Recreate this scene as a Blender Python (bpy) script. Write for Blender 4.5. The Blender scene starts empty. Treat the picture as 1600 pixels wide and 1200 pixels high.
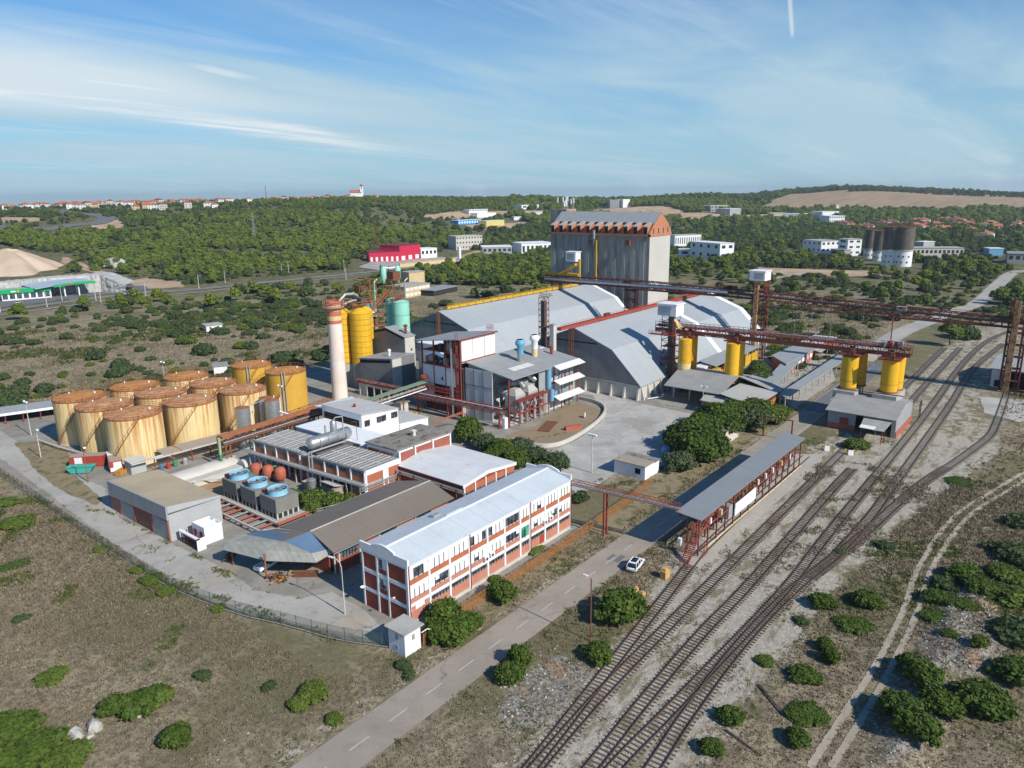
import bpy,bmesh,math,random
import numpy as np
from mathutils import Vector,Matrix
random.seed(7);RNG=np.random.default_rng(7)
scene=bpy.context.scene
COL=scene.collection

import numpy as np,math
# ---- lie of the land: the works stand on a flat plain (z = 0), low wooded hills ring it
CAM_H=60.0
YAW=math.radians(39.0)
_T=np.array([-1.009,-0.673,-0.503,-0.36,-0.199,-0.132,0.003,0.088,0.172,0.256,0.316,0.383,0.45,0.551,0.679,1.36])
_Z=np.array([53.7,45.4,48.6,50.4,53.3,51.9,46.9,41.2,42.2,46.5,44.5,59.3,64.9,53.1,37.4,20.3])
_R=np.array([1500,1500,1500,1500,1500,1600,1900,2000,2050,2150,2300,2600,2600,2600,2600,2600.])
_R0=np.array([620,620,620,620,640,720,900,950,1000,1100,1200,1300,1300,1300,1300,1300.])
def ground_z(x,y):
  x=np.asarray(x,float);y=np.asarray(y,float)
  r=np.hypot(x,y);a=np.arctan2(y,x)-YAW
  a=(a+math.pi)%(2*math.pi)-math.pi
  t=np.where(np.abs(a)<1.2,-np.tan(np.clip(a,-1.2,1.2)),-np.sign(a)*2.6)
  zr=np.interp(t,_T,_Z);R=np.interp(t,_T,_R);r0=np.interp(t,_T,_R0)
  k=np.clip((r-r0)/(R-r0),0,1);z=zr*k*k*(3-2*k)
  k2=np.clip((r-R)/2600.0,0,1);z=z-130*k2
  n=np.sin(x*.011+1.7*np.sin(y*.006))*np.cos(y*.009+1.1*np.sin(x*.007))
  return z+n*3.0*np.clip((r-r0)/300,0,1)*np.clip((R-r)/300,.15,1)

# ------------------------------------------------------------------ camera, sky, sun, exposure
def set_camera():
  pitch,roll=math.radians(14.5),math.radians(0.75)
  f=Vector((math.cos(pitch)*math.cos(YAW),math.cos(pitch)*math.sin(YAW),-math.sin(pitch)))
  r0=Vector((math.sin(YAW),-math.cos(YAW),0));u0=r0.cross(f)
  c,s=math.cos(roll),math.sin(roll)
  r=c*r0-s*u0;u=s*r0+c*u0
  cd=bpy.data.cameras.new('drone_camera');cam=bpy.data.objects.new('drone_camera',cd);COL.objects.link(cam)
  cam.matrix_world=Matrix(((r.x,u.x,-f.x,0),(r.y,u.y,-f.y,0),(r.z,u.z,-f.z,CAM_H),(0,0,0,1)))
  cd.sensor_fit='HORIZONTAL';cd.sensor_width=36;cd.lens=36*1148/1600
  cd.clip_start=1;cd.clip_end=30000
  scene.camera=cam
set_camera()
SUN_AZ,SUN_EL=math.radians(-93.5),math.radians(36.5)      # direction towards the sun, from +X anticlockwise
vs=scene.view_settings
scene.display_settings.display_device='sRGB'
vs.view_transform='Standard';vs.look='None';vs.gamma=1;vs.use_curve_mapping=False;vs.exposure=0.12
def set_light():
  ld=bpy.data.lights.new('sun','SUN');ld.energy=4.9;ld.angle=math.radians(.6);ld.color=(1,.935,.83)
  lo=bpy.data.objects.new('sun',ld);COL.objects.link(lo)
  d=Vector((math.cos(SUN_EL)*math.cos(SUN_AZ),math.cos(SUN_EL)*math.sin(SUN_AZ),math.sin(SUN_EL)))
  lo.rotation_euler=d.to_track_quat('Z','Y').to_euler();lo.location=(0,0,300)
  w=bpy.data.worlds.new('World');scene.world=w;w.use_nodes=True
  nt=w.node_tree;nt.nodes.clear();N=nt.nodes.new;L=nt.links.new
  out=N('ShaderNodeOutputWorld');bg=N('ShaderNodeBackground');bg.inputs['Strength'].default_value=.122
  L(bg.outputs[0],out.inputs[0])
  tc=N('ShaderNodeTexCoord');sep=N('ShaderNodeSeparateXYZ');L(tc.outputs['Generated'],sep.inputs[0])
  mx=N('ShaderNodeMath');mx.operation='MAXIMUM';mx.inputs[1].default_value=.012;L(sep.outputs['Z'],mx.inputs[0])
  cmb=N('ShaderNodeCombineXYZ');L(sep.outputs['X'],cmb.inputs[0]);L(sep.outputs['Y'],cmb.inputs[1]);L(mx.outputs[0],cmb.inputs[2])
  sky=N('ShaderNodeTexSky');sky.sky_type='NISHITA';sky.sun_disc=False
  sky.sun_elevation=SUN_EL;sky.sun_rotation=math.pi/2-SUN_AZ
  sky.altitude=100;sky.air_density=1.0;sky.dust_density=.5;sky.ozone_density=3.0
  L(cmb.outputs[0],sky.inputs[0])
  # thin cirrus: noise on a flat layer high above, stretched along one wind direction
  def math_(op,a,b=None):
    n=N('ShaderNodeMath');n.operation=op
    for i,v in enumerate((a,b)):
      if v is None:continue
      if isinstance(v,(int,float)):n.inputs[i].default_value=v
      else:L(v,n.inputs[i])
    return n.outputs[0]
  zz=math_('ADD',mx.outputs[0],.055)
  px=math_('DIVIDE',sep.outputs['X'],zz);py=math_('DIVIDE',sep.outputs['Y'],zz)
  pc=N('ShaderNodeCombineXYZ');L(px,pc.inputs[0]);L(py,pc.inputs[1])
  def layer(rot,sx,sy,loc,detail,rough,lo_,hi_,dist=0.4):
    mp=N('ShaderNodeMapping');mp.inputs['Rotation'].default_value=(0,0,rot);mp.inputs['Scale'].default_value=(sx,sy,1);mp.inputs['Location'].default_value=loc
    L(pc.outputs[0],mp.inputs[0])
    nz=N('ShaderNodeTexNoise');nz.inputs['Scale'].default_value=1;nz.inputs['Detail'].default_value=detail;nz.inputs['Roughness'].default_value=rough;nz.inputs['Distortion'].default_value=dist
    L(mp.outputs[0],nz.inputs['Vector'])
    mr=N('ShaderNodeMapRange');mr.interpolation_type='SMOOTHSTEP';mr.inputs['From Min'].default_value=lo_;mr.inputs['From Max'].default_value=hi_
    L(nz.outputs['Fac'],mr.inputs['Value']);return mr.outputs[0]
  R12=math.radians(-12)
  a=layer(R12,.45,2.6,(1.3,.2,0),8,.62,.40,.72,.6)
  c=layer(R12,.16,.5,(4.0,2.0,0),4,.55,.42,.70,.3)
  veil=layer(math.radians(-20),.22,.55,(7,1,0),5,.58,.36,.78,.5)
  # two broad streaks of cirrus and one short vapour trail, laid out on the same layer
  wob=N('ShaderNodeTexNoise');L(pc.outputs[0],wob.inputs['Vector']);wob.inputs['Scale'].default_value=.8;wob.inputs['Detail'].default_value=5
  wv=math_('MULTIPLY',math_('SUBTRACT',wob.outputs['Fac'],.5),1.1)
  ca,sa=math.cos(math.radians(12)),math.sin(math.radians(12))
  s_=math_('ADD',math_('MULTIPLY',px,ca),math_('MULTIPLY',py,sa));d_=math_('SUBTRACT',math_('MULTIPLY',py,ca),math_('MULTIPLY',px,sa))
  def ramp_(v,lo_,hi_):
    mr=N('ShaderNodeMapRange');mr.interpolation_type='SMOOTHSTEP';mr.inputs['From Min'].default_value=lo_;mr.inputs['From Max'].default_value=hi_;L(v,mr.inputs['Value']);return mr.outputs[0]
  def band(dc,hw,send,soft,wob_=1.0):
    d=math_('ABSOLUTE',math_('ADD',math_('SUBTRACT',d_,dc),math_('MULTIPLY',wv,wob_)))
    return math_('MULTIPLY',math_('SUBTRACT',1,ramp_(d,hw*.25,hw)),math_('SUBTRACT',1,ramp_(s_,send-soft,send)))
  fine_=math_('ADD',.40,math_('MULTIPLY',a,.75))
  bands=math_('MULTIPLY',math_('MAXIMUM',band(4.30,.62,4.6,1.8),math_('MULTIPLY',band(5.15,.50,7.8,2.6,.6),1.0)),fine_)
  bands=math_('MAXIMUM',bands,math_('MULTIPLY',band(4.7,1.35,6.0,3),.60))
  bands=math_('MAXIMUM',bands,math_('MULTIPLY',math_('MULTIPLY',band(3.62,.10,3.75,.3,.2),ramp_(s_,3.0,3.4)),.45))
  c2,s2=math.cos(math.radians(17.4)),math.sin(math.radians(17.4))
  dd=math_('ABSOLUTE',math_('SUBTRACT',math_('SUBTRACT',math_('MULTIPLY',py,c2),math_('MULTIPLY',px,s2)),.146));ss=math_('ADD',math_('MULTIPLY',px,c2),math_('MULTIPLY',py,s2))
  trail=math_('MULTIPLY',math_('SUBTRACT',1,ramp_(dd,.003,.014)),math_('MULTIPLY',ramp_(ss,3.2,3.5),math_('SUBTRACT',1,ramp_(ss,4.2,4.4))))
  m=math_('ADD',math_('ADD',bands,math_('MULTIPLY',trail,.5)),math_('MULTIPLY',math_('MULTIPLY',a,c),.30))
  hz=N('ShaderNodeMapRange');hz.inputs['From Min'].default_value=.0;hz.inputs['From Max'].default_value=.34;hz.inputs['To Min'].default_value=1;hz.inputs['To Max'].default_value=0;L(mx.outputs[0],hz.inputs['Value'])
  hzm=math_('MINIMUM',math_('ADD',math_('MULTIPLY',math_('POWER',hz.outputs[0],1.3),.80),math_('MULTIPLY',math_('MULTIPLY',veil,ramp_(math_('MULTIPLY',mx.outputs[0],-1),-.30,-.12)),.70)),.92)
  m=math_('MINIMUM',m,.9)
  tint=N('ShaderNodeMix');tint.data_type='RGBA';tint.blend_type='MULTIPLY';tint.inputs[0].default_value=1
  L(sky.outputs[0],tint.inputs[6]);tint.inputs[7].default_value=SKY_TINT
  hm=N('ShaderNodeMix');hm.data_type='RGBA';L(hzm,hm.inputs[0]);L(tint.outputs[2],hm.inputs[6]);hm.inputs[7].default_value=HAZE
  mix=N('ShaderNodeMix');mix.data_type='RGBA';L(m,mix.inputs[0]);L(hm.outputs[2],mix.inputs[6]);mix.inputs[7].default_value=CLOUD
  L(mix.outputs[2],bg.inputs['Color'])
SKY_TINT=(.22,.62,.92,1);CLOUD=(6.3,6.7,6.9,1);HAZE=(3.5,4.9,5.7,1)
set_light()

# ------------------------------------------------------------------ materials
MATS={}
def node_mat(name):
  m=bpy.data.materials.new(name);m.use_nodes=True;nt=m.node_tree;nt.nodes.clear()
  out=nt.nodes.new('ShaderNodeOutputMaterial');bs=nt.nodes.new('ShaderNodeBsdfPrincipled');nt.links.new(bs.outputs[0],out.inputs[0])
  MATS[name]=m
  return m,nt,bs,out
def rgba(c):return(c[0],c[1],c[2],1)
class G_:
  def __init__(s,nt):s.nt=nt
  def n(s,t,**k):
    n=s.nt.nodes.new(t)
    for a,b in k.items():setattr(n,a,b)
    return n
  def l(s,a,b):s.nt.links.new(a,b)
  def set(s,sock,v):
    if isinstance(v,bpy.types.NodeSocket):s.l(v,sock)
    else:sock.default_value=v
  def noise(s,vec,scale,detail=4,rough=.55,dist=0):
    n=s.n('ShaderNodeTexNoise');s.l(vec,n.inputs['Vector']);n.inputs['Scale'].default_value=scale;n.inputs['Detail'].default_value=detail;n.inputs['Roughness'].default_value=rough;n.inputs['Distortion'].default_value=dist
    return n.outputs['Fac']
  def ramp(s,f,a,b,sm=True):
    n=s.n('ShaderNodeMapRange');n.interpolation_type='SMOOTHSTEP' if sm else 'LINEAR';s.set(n.inputs['Value'],f);n.inputs['From Min'].default_value=a;n.inputs['From Max'].default_value=b
    return n.outputs[0]
  def mix(s,f,a,b,mode='MIX'):
    n=s.n('ShaderNodeMix',data_type='RGBA',blend_type=mode);s.set(n.inputs[0],f)
    for i,v in((6,a),(7,b)):s.set(n.inputs[i],rgba(v)if isinstance(v,tuple)and len(v)==3 else v)
    return n.outputs[2]
  def m(s,op,a,b=0.0):
    n=s.n('ShaderNodeMath',operation=op);s.set(n.inputs[0],a);s.set(n.inputs[1],b);return n.outputs[0]
  def pos(s,scale=(1,1,1),rot=(0,0,0)):
    g=s.n('ShaderNodeNewGeometry');mp=s.n('ShaderNodeMapping');mp.inputs['Scale'].default_value=scale;mp.inputs['Rotation'].default_value=rot
    s.l(g.outputs['Position'],mp.inputs[0]);return mp.outputs[0]
  def bump(s,h,strength,dist,bs):
    b=s.n('ShaderNodeBump');b.inputs['Strength'].default_value=strength;b.inputs['Distance'].default_value=dist;s.l(h,b.inputs['Height']);s.l(b.outputs[0],bs.inputs['Normal'])
def mat(name,c,c2=None,scale=.6,amt=.6,rough=.75,metal=0.0,streak=None,streak_amt=(.55,.75),streak_scale=2.0,spots=None,spot_rng=(.62,.72),spot_scale=1.2,rib=None,rib_col=.82,top=None,bump=.0,grime=.12):
  """weathered paint / concrete / sheet metal; rib=(axis vector, spacing m) gives sheet corrugation"""
  if name in MATS:return MATS[name]
  m,nt,bs,out=node_mat(name);g=G_(nt)
  P=g.pos()
  col=rgba(c)
  base=g.mix(g.m('MULTIPLY',g.ramp(g.noise(P,scale,5,.6),.35,.68),amt),c,c2 if c2 else tuple(v*.78 for v in c))
  # fine soot
  base=g.mix(g.m('MULTIPLY',g.ramp(g.noise(P,scale*7+1.3,4,.7),.45,.75),grime*2),base,tuple(v*.45 for v in c))
  if streak:
    ps=g.pos((streak_scale,streak_scale,.06))
    f=g.ramp(g.noise(ps,1.0,5,.65),*streak_amt)
    if top:      # rust runs start at the rim and thin out downwards
      sz=g.n('ShaderNodeSeparateXYZ');g.l(P,sz.inputs[0]);f=g.m('MULTIPLY',f,g.m('ADD',.5,g.m('MULTIPLY',g.ramp(sz.outputs['Z'],*top),.55)))
    base=g.mix(g.m('MULTIPLY',f,.85),base,streak)
  if spots:
    base=g.mix(g.m('MULTIPLY',g.ramp(g.noise(P,spot_scale,6,.65),*spot_rng),.9),base,spots)
  h=None
  if rib:
    ax,sp=rib
    vm=g.n('ShaderNodeVectorMath',operation='DOT_PRODUCT');g.l(P,vm.inputs[0]);vm.inputs[1].default_value=ax
    w=g.m('SINE',g.m('MULTIPLY',vm.outputs['Value'],2*math.pi/sp))
    h=g.ramp(w,-.2,.9)
    w2=g.ramp(g.m('SINE',g.m('MULTIPLY',vm.outputs['Value'],2*math.pi/(sp*4.03))),.93,1.0)
    base=g.mix(g.m('MULTIPLY',w2,.16),base,tuple(v*.6 for v in c))
    g.bump(h,.5,.04,bs)
  elif bump:
    g.bump(g.noise(P,6,5,.6),bump,.05,bs)
  g.l(base,bs.inputs['Base Color']);bs.inputs['Roughness'].default_value=rough;bs.inputs['Metallic'].default_value=metal
  bs.inputs['Specular IOR Level'].default_value=.3
  return m
def glass_mat(name,c=(.03,.04,.05)):
  m,nt,bs,out=node_mat(name);g=G_(nt)
  g.l(g.mix(g.ramp(g.noise(g.pos(),1.1,3),.4,.6),c,tuple(v*2.6+.02 for v in c)),bs.inputs['Base Color']);bs.inputs['Roughness'].default_value=.18;bs.inputs['Specular IOR Level'].default_value=.7
  return m
def leaf_mat(name,c,c2,c3=None,scale=.8,trans=.25):
  m,nt,bs,out=node_mat(name);g=G_(nt)
  oi=g.n('ShaderNodeObjectInfo');P=g.pos()
  f=g.ramp(g.noise(P,scale,4,.6),.35,.65)
  base=g.mix(f,c,c2)
  base=g.mix(g.m('MULTIPLY',oi.outputs['Random'],.8),base,c3 or tuple(v*.6 for v in c))
  geo=g.n('ShaderNodeNewGeometry')
  base=g.mix(g.m('MULTIPLY',geo.outputs['Random Per Island'],.35),base,tuple(min(1,v*1.7)for v in c2))
  g.l(base,bs.inputs['Base Color']);bs.inputs['Roughness'].default_value=.65;bs.inputs['Specular IOR Level'].default_value=.2
  if trans:
    tr=g.n('ShaderNodeBsdfTranslucent');g.l(base,tr.inputs['Color']);ms=g.n('ShaderNodeMixShader');ms.inputs[0].default_value=trans
    g.l(bs.outputs[0],ms.inputs[1]);g.l(tr.outputs[0],ms.inputs[2]);g.l(ms.outputs[0],out.inputs[0])
  return m
X_,Y_=(1,0,0),(0,1,0)
M=dict(
 white=mat('white_paint',(.78,.79,.80),(.66,.67,.68),amt=.5,grime=.08),
 white_sheet=mat('white_roof_sheet',(.55,.60,.63),(.47,.52,.55),scale=.25,rib=(X_,1.1),rough=.5,grime=.1,spots=(.40,.40,.38),spot_rng=(.62,.8),spot_scale=.5),
 white_sheet_y=mat('white_roof_sheet_y',(.68,.69,.69),(.58,.59,.59),scale=.25,rib=(X_,1.0),rough=.5,grime=.1,spots=(.46,.44,.40),spot_rng=(.60,.8),spot_scale=.5),
 brick=mat('brick_panel',(.46,.145,.07),(.36,.11,.06),scale=.9,bump=.3,rough=.9,streak=(.50,.22,.14),streak_amt=(.6,.8)),
 brick_pale=mat('faded_brick_panel',(.50,.22,.155),(.44,.17,.11),scale=.7,bump=.3,rough=.9),
 brick_dark=mat('dark_brick_panel',(.30,.075,.045),(.24,.06,.04),scale=.8,bump=.3,rough=.9),
 concrete=mat('concrete',(.42,.41,.38),(.33,.32,.29),scale=.4,streak=(.22,.21,.19),bump=.2,rough=.9),
 concrete_pale=mat('pale_concrete',(.55,.53,.48),(.44,.42,.38),scale=.5,bump=.2,rough=.9),
 flat_roof=mat('gravel_felt_roof',(.26,.24,.20),(.17,.155,.13),scale=.35,spots=(.10,.09,.07),spot_rng=(.54,.62),spot_scale=.5,rough=.95),
 brown_roof=mat('brown_sheet_roof',(.195,.165,.135),(.17,.145,.12),scale=.12,rib=(X_,.9),rough=.75,grime=.05),
 tan_roof=mat('tan_roof',(.46,.38,.25),(.37,.31,.22),scale=.14,amt=.9,rib=(Y_,.8),rough=.8,grime=.05),
 blue_roof=mat('slate_blue_sheet',(.10,.17,.27),(.085,.145,.23),scale=.3,rib=(X_,.8),rough=.6),
 grey_sheet=mat('grey_cladding',(.33,.35,.36),(.27,.29,.30),scale=.5,rib=(X_,.5),streak=(.20,.21,.21),rough=.6),
 grey_sheet_y=mat('grey_cladding_y',(.33,.35,.36),(.27,.29,.30),scale=.5,rib=(Y_,.5),streak=(.18,.19,.19),rough=.6),
 grey_dark=mat('dark_grey_cladding',(.20,.205,.21),(.15,.155,.16),scale=.4,rib=(Y_,.55),streak=(.10,.10,.105),rough=.65),
 shed_roof=mat('pale_grey_sheet_roof',(.37,.40,.42),(.33,.36,.38),scale=.05,amt=.8,rib=(X_,1.3),rib_col=.9,rough=.55,streak=(.33,.30,.26),streak_amt=(.56,.85),streak_scale=.6,spots=(.30,.25,.20),spot_rng=(.66,.80),spot_scale=.25,grime=.08),
 grey_roof=mat('grey_fibre_roof',(.30,.315,.315),(.24,.25,.25),scale=.3,rib=(Y_,.9),rough=.75,grime=.1),
 eternit=mat('fibre_cement_roof',(.34,.34,.32),(.22,.22,.21),scale=.5,rib=(Y_,.7),rough=.9,grime=.25),
 eternit_x=mat('fibre_cement_roof_x',(.36,.36,.33),(.25,.25,.235),scale=.5,rib=(X_,.6),rough=.9,grime=.2),
 platform_roof=mat('platform_roof_sheet',(.225,.245,.26),(.20,.22,.235),scale=.2,rib=(X_,1.0),rough=.6,grime=.04),
 red_steel=mat('oxide_red_steel',(.27,.05,.035),(.20,.035,.025),scale=1.2,spots=(.14,.045,.02),rough=.7),
 rust=mat('rusted_steel',(.20,.085,.045),(.11,.045,.03),scale=1.5,rough=.9),
 rust_pipe=mat('rusty_pipe',(.32,.12,.05),(.22,.08,.04),scale=.8,rough=.85),
 dark_steel=mat('dark_steel',(.09,.085,.085),(.14,.075,.06),scale=1.0,rough=.7),
 galv=mat('aluminium_lagging',(.48,.49,.48),(.36,.37,.37),scale=1.2,rough=.38,metal=.65),
 galv_dull=mat('galvanised_steel',(.42,.43,.43),(.33,.34,.34),scale=1.2,rough=.5,metal=.3),
 tank=mat('cream_tank_steel',(.74,.59,.31),(.69,.52,.24),scale=.35,streak=(.46,.18,.04),streak_amt=(.45,.60),streak_scale=1.7,top=(3,11.5),rough=.7,grime=.06),
 tank_yellow=mat('yellow_tank_steel',(.60,.35,.05),(.54,.29,.045),scale=.35,streak=(.34,.14,.03),streak_amt=(.60,.76),streak_scale=.9,rough=.7,grime=.06),
 tank_top=mat('rusted_tank_roof',(.42,.18,.08),(.60,.36,.17),scale=.5,amt=.9,spots=(.23,.085,.045),spot_rng=(.54,.66),rough=.9),
 tank_top_pale=mat('pale_rusted_tank_roof',(.55,.27,.09),(.42,.16,.05),scale=.5,amt=.9,spots=(.30,.10,.04),spot_rng=(.58,.68),rough=.9),
 silo=mat('yellow_silo_paint',(.72,.42,.02),(.64,.36,.02),scale=.7,streak=(.46,.24,.03),streak_amt=(.64,.8),rough=.55,grime=.08),
 silo_rusty=mat('rust_spotted_yellow_paint',(.68,.38,.025),(.58,.30,.02),scale=.7,spots=(.09,.035,.012),spot_rng=(.63,.66),spot_scale=1.5,rough=.6,streak=(.34,.15,.03),streak_amt=(.62,.8)),
 silo_cream=mat('cream_band_paint',(.70,.55,.28),(.6,.42,.2),rough=.7),
 silo_green=mat('mint_green_paint',(.30,.66,.53),(.25,.57,.46),scale=.4,streak=(.16,.30,.24),streak_amt=(.66,.85),rough=.5),
 silo_blue=mat('pale_blue_paint',(.16,.40,.46),(.14,.34,.4),rough=.55),
 yellow=mat('yellow_steel',(.62,.37,.03),(.48,.26,.03),rough=.6),
 block_concrete=mat('streaked_concrete',(.40,.38,.335),(.33,.315,.28),scale=.06,amt=.9,streak=(.21,.20,.18),streak_amt=(.42,.66),streak_scale=.32,bump=.15,rough=.9),
 orange=mat('orange_render',(.46,.20,.11),(.38,.16,.09),scale=.2,rough=.85),
 chimney=mat('chimney_paint',(.76,.69,.64),(.70,.58,.48),scale=.25,amt=.9,streak=(.55,.38,.27),streak_amt=(.6,.85),streak_scale=.7,rough=.8),
 chimney_red=mat('chimney_red_band',(.52,.16,.09),(.44,.13,.07),rough=.8),
 black=mat('dark_interior',(.012,.012,.013),rough=.95),
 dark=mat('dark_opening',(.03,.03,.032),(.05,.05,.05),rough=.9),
 blue_paint=mat('sky_blue_paint',(.15,.38,.56),(.13,.31,.47),scale=1.5,rough=.5),
 blue_pale=mat('pale_blue_fan_ring',(.26,.52,.68),(.22,.44,.58),scale=1.5,rough=.5),
 green_paint=mat('green_paint',(.06,.26,.13),(.05,.2,.10),rough=.6),
 green_pale=mat('pale_green_paint',(.33,.42,.24),(.26,.33,.2),rough=.7),
 red_paint=mat('red_container_paint',(.42,.06,.04),(.32,.05,.035),scale=.9,rough=.6),
 salmon=mat('salmon_red_paint',(.44,.12,.075),(.35,.095,.06),rough=.6),
 teal=mat('teal_paint',(.06,.42,.37),(.05,.32,.28),rough=.6),
 ochre=mat('ochre_paint',(.50,.24,.05),(.4,.18,.04),rough=.8),
 cream=mat('cream_render',(.60,.46,.26),(.52,.4,.22),scale=.3,rough=.9),
 tile=mat('orange_roof_tile',(.42,.15,.08),(.30,.11,.065),scale=.6,rough=.9),
 tile_dark=mat('dark_red_roof_tile',(.30,.07,.05),(.22,.06,.045),scale=.6,rough=.9),
 grey_render=mat('grey_render',(.40,.40,.38),(.32,.32,.3),rough=.9),
 magenta=mat('crimson_cladding',(.52,.02,.06),(.46,.02,.05),scale=.3,rough=.6),
 magenta_dk=mat('dark_crimson_cladding',(.24,.02,.05),(.2,.02,.04),scale=.3,rough=.6),
 station_green=mat('signal_green',(.0,.36,.11),(.0,.33,.1),rough=.5,grime=.03),
 bright_blue=mat('bright_blue_cladding',(.02,.30,.68),(.02,.26,.6),rough=.5),
 pale_yellow=mat('pale_yellow_cladding',(.60,.52,.18),(.52,.46,.16),rough=.7),
 tyre=mat('rubber',(.02,.02,.02),rough=.9),
 wood=mat('sleeper_wood',(.11,.08,.068),(.19,.155,.13),scale=2.5,rough=.95),
 rail=mat('rusty_rail',(.085,.055,.045),(.12,.075,.055),scale=1.5,rough=.7),
 rust_fence=mat('orange_rusty_fence',(.42,.17,.045),(.30,.11,.03),rough=.9),
 stone=mat('limestone',(.46,.44,.40),(.36,.34,.30),scale=1.5,rough=.95,bump=.3),
 asph_roof=mat('bitumen_roof',(.12,.115,.11),(.17,.15,.13),rough=.95),
 beige_roof=mat('beige_roof',(.36,.30,.24),(.30,.25,.2),rough=.95),
 dark_silo=mat('dark_weathered_concrete',(.13,.115,.095),(.20,.175,.14),scale=.25,streak=(.06,.055,.05),streak_amt=(.4,.7),streak_scale=.7,rough=.95),
 glass=glass_mat('window_glass'),glass_green=glass_mat('green_glass',(.03,.14,.09)),glass_car=glass_mat('car_glass',(.01,.012,.015)),
 fan_grey=mat('cooling_tower_panel',(.22,.215,.195),(.17,.165,.15),rib=(X_,.45),rough=.85),
 car_white=mat('white_car_paint',(.80,.81,.83),(.78,.79,.81),grime=.0,amt=.1,rough=.25),
)

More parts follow.
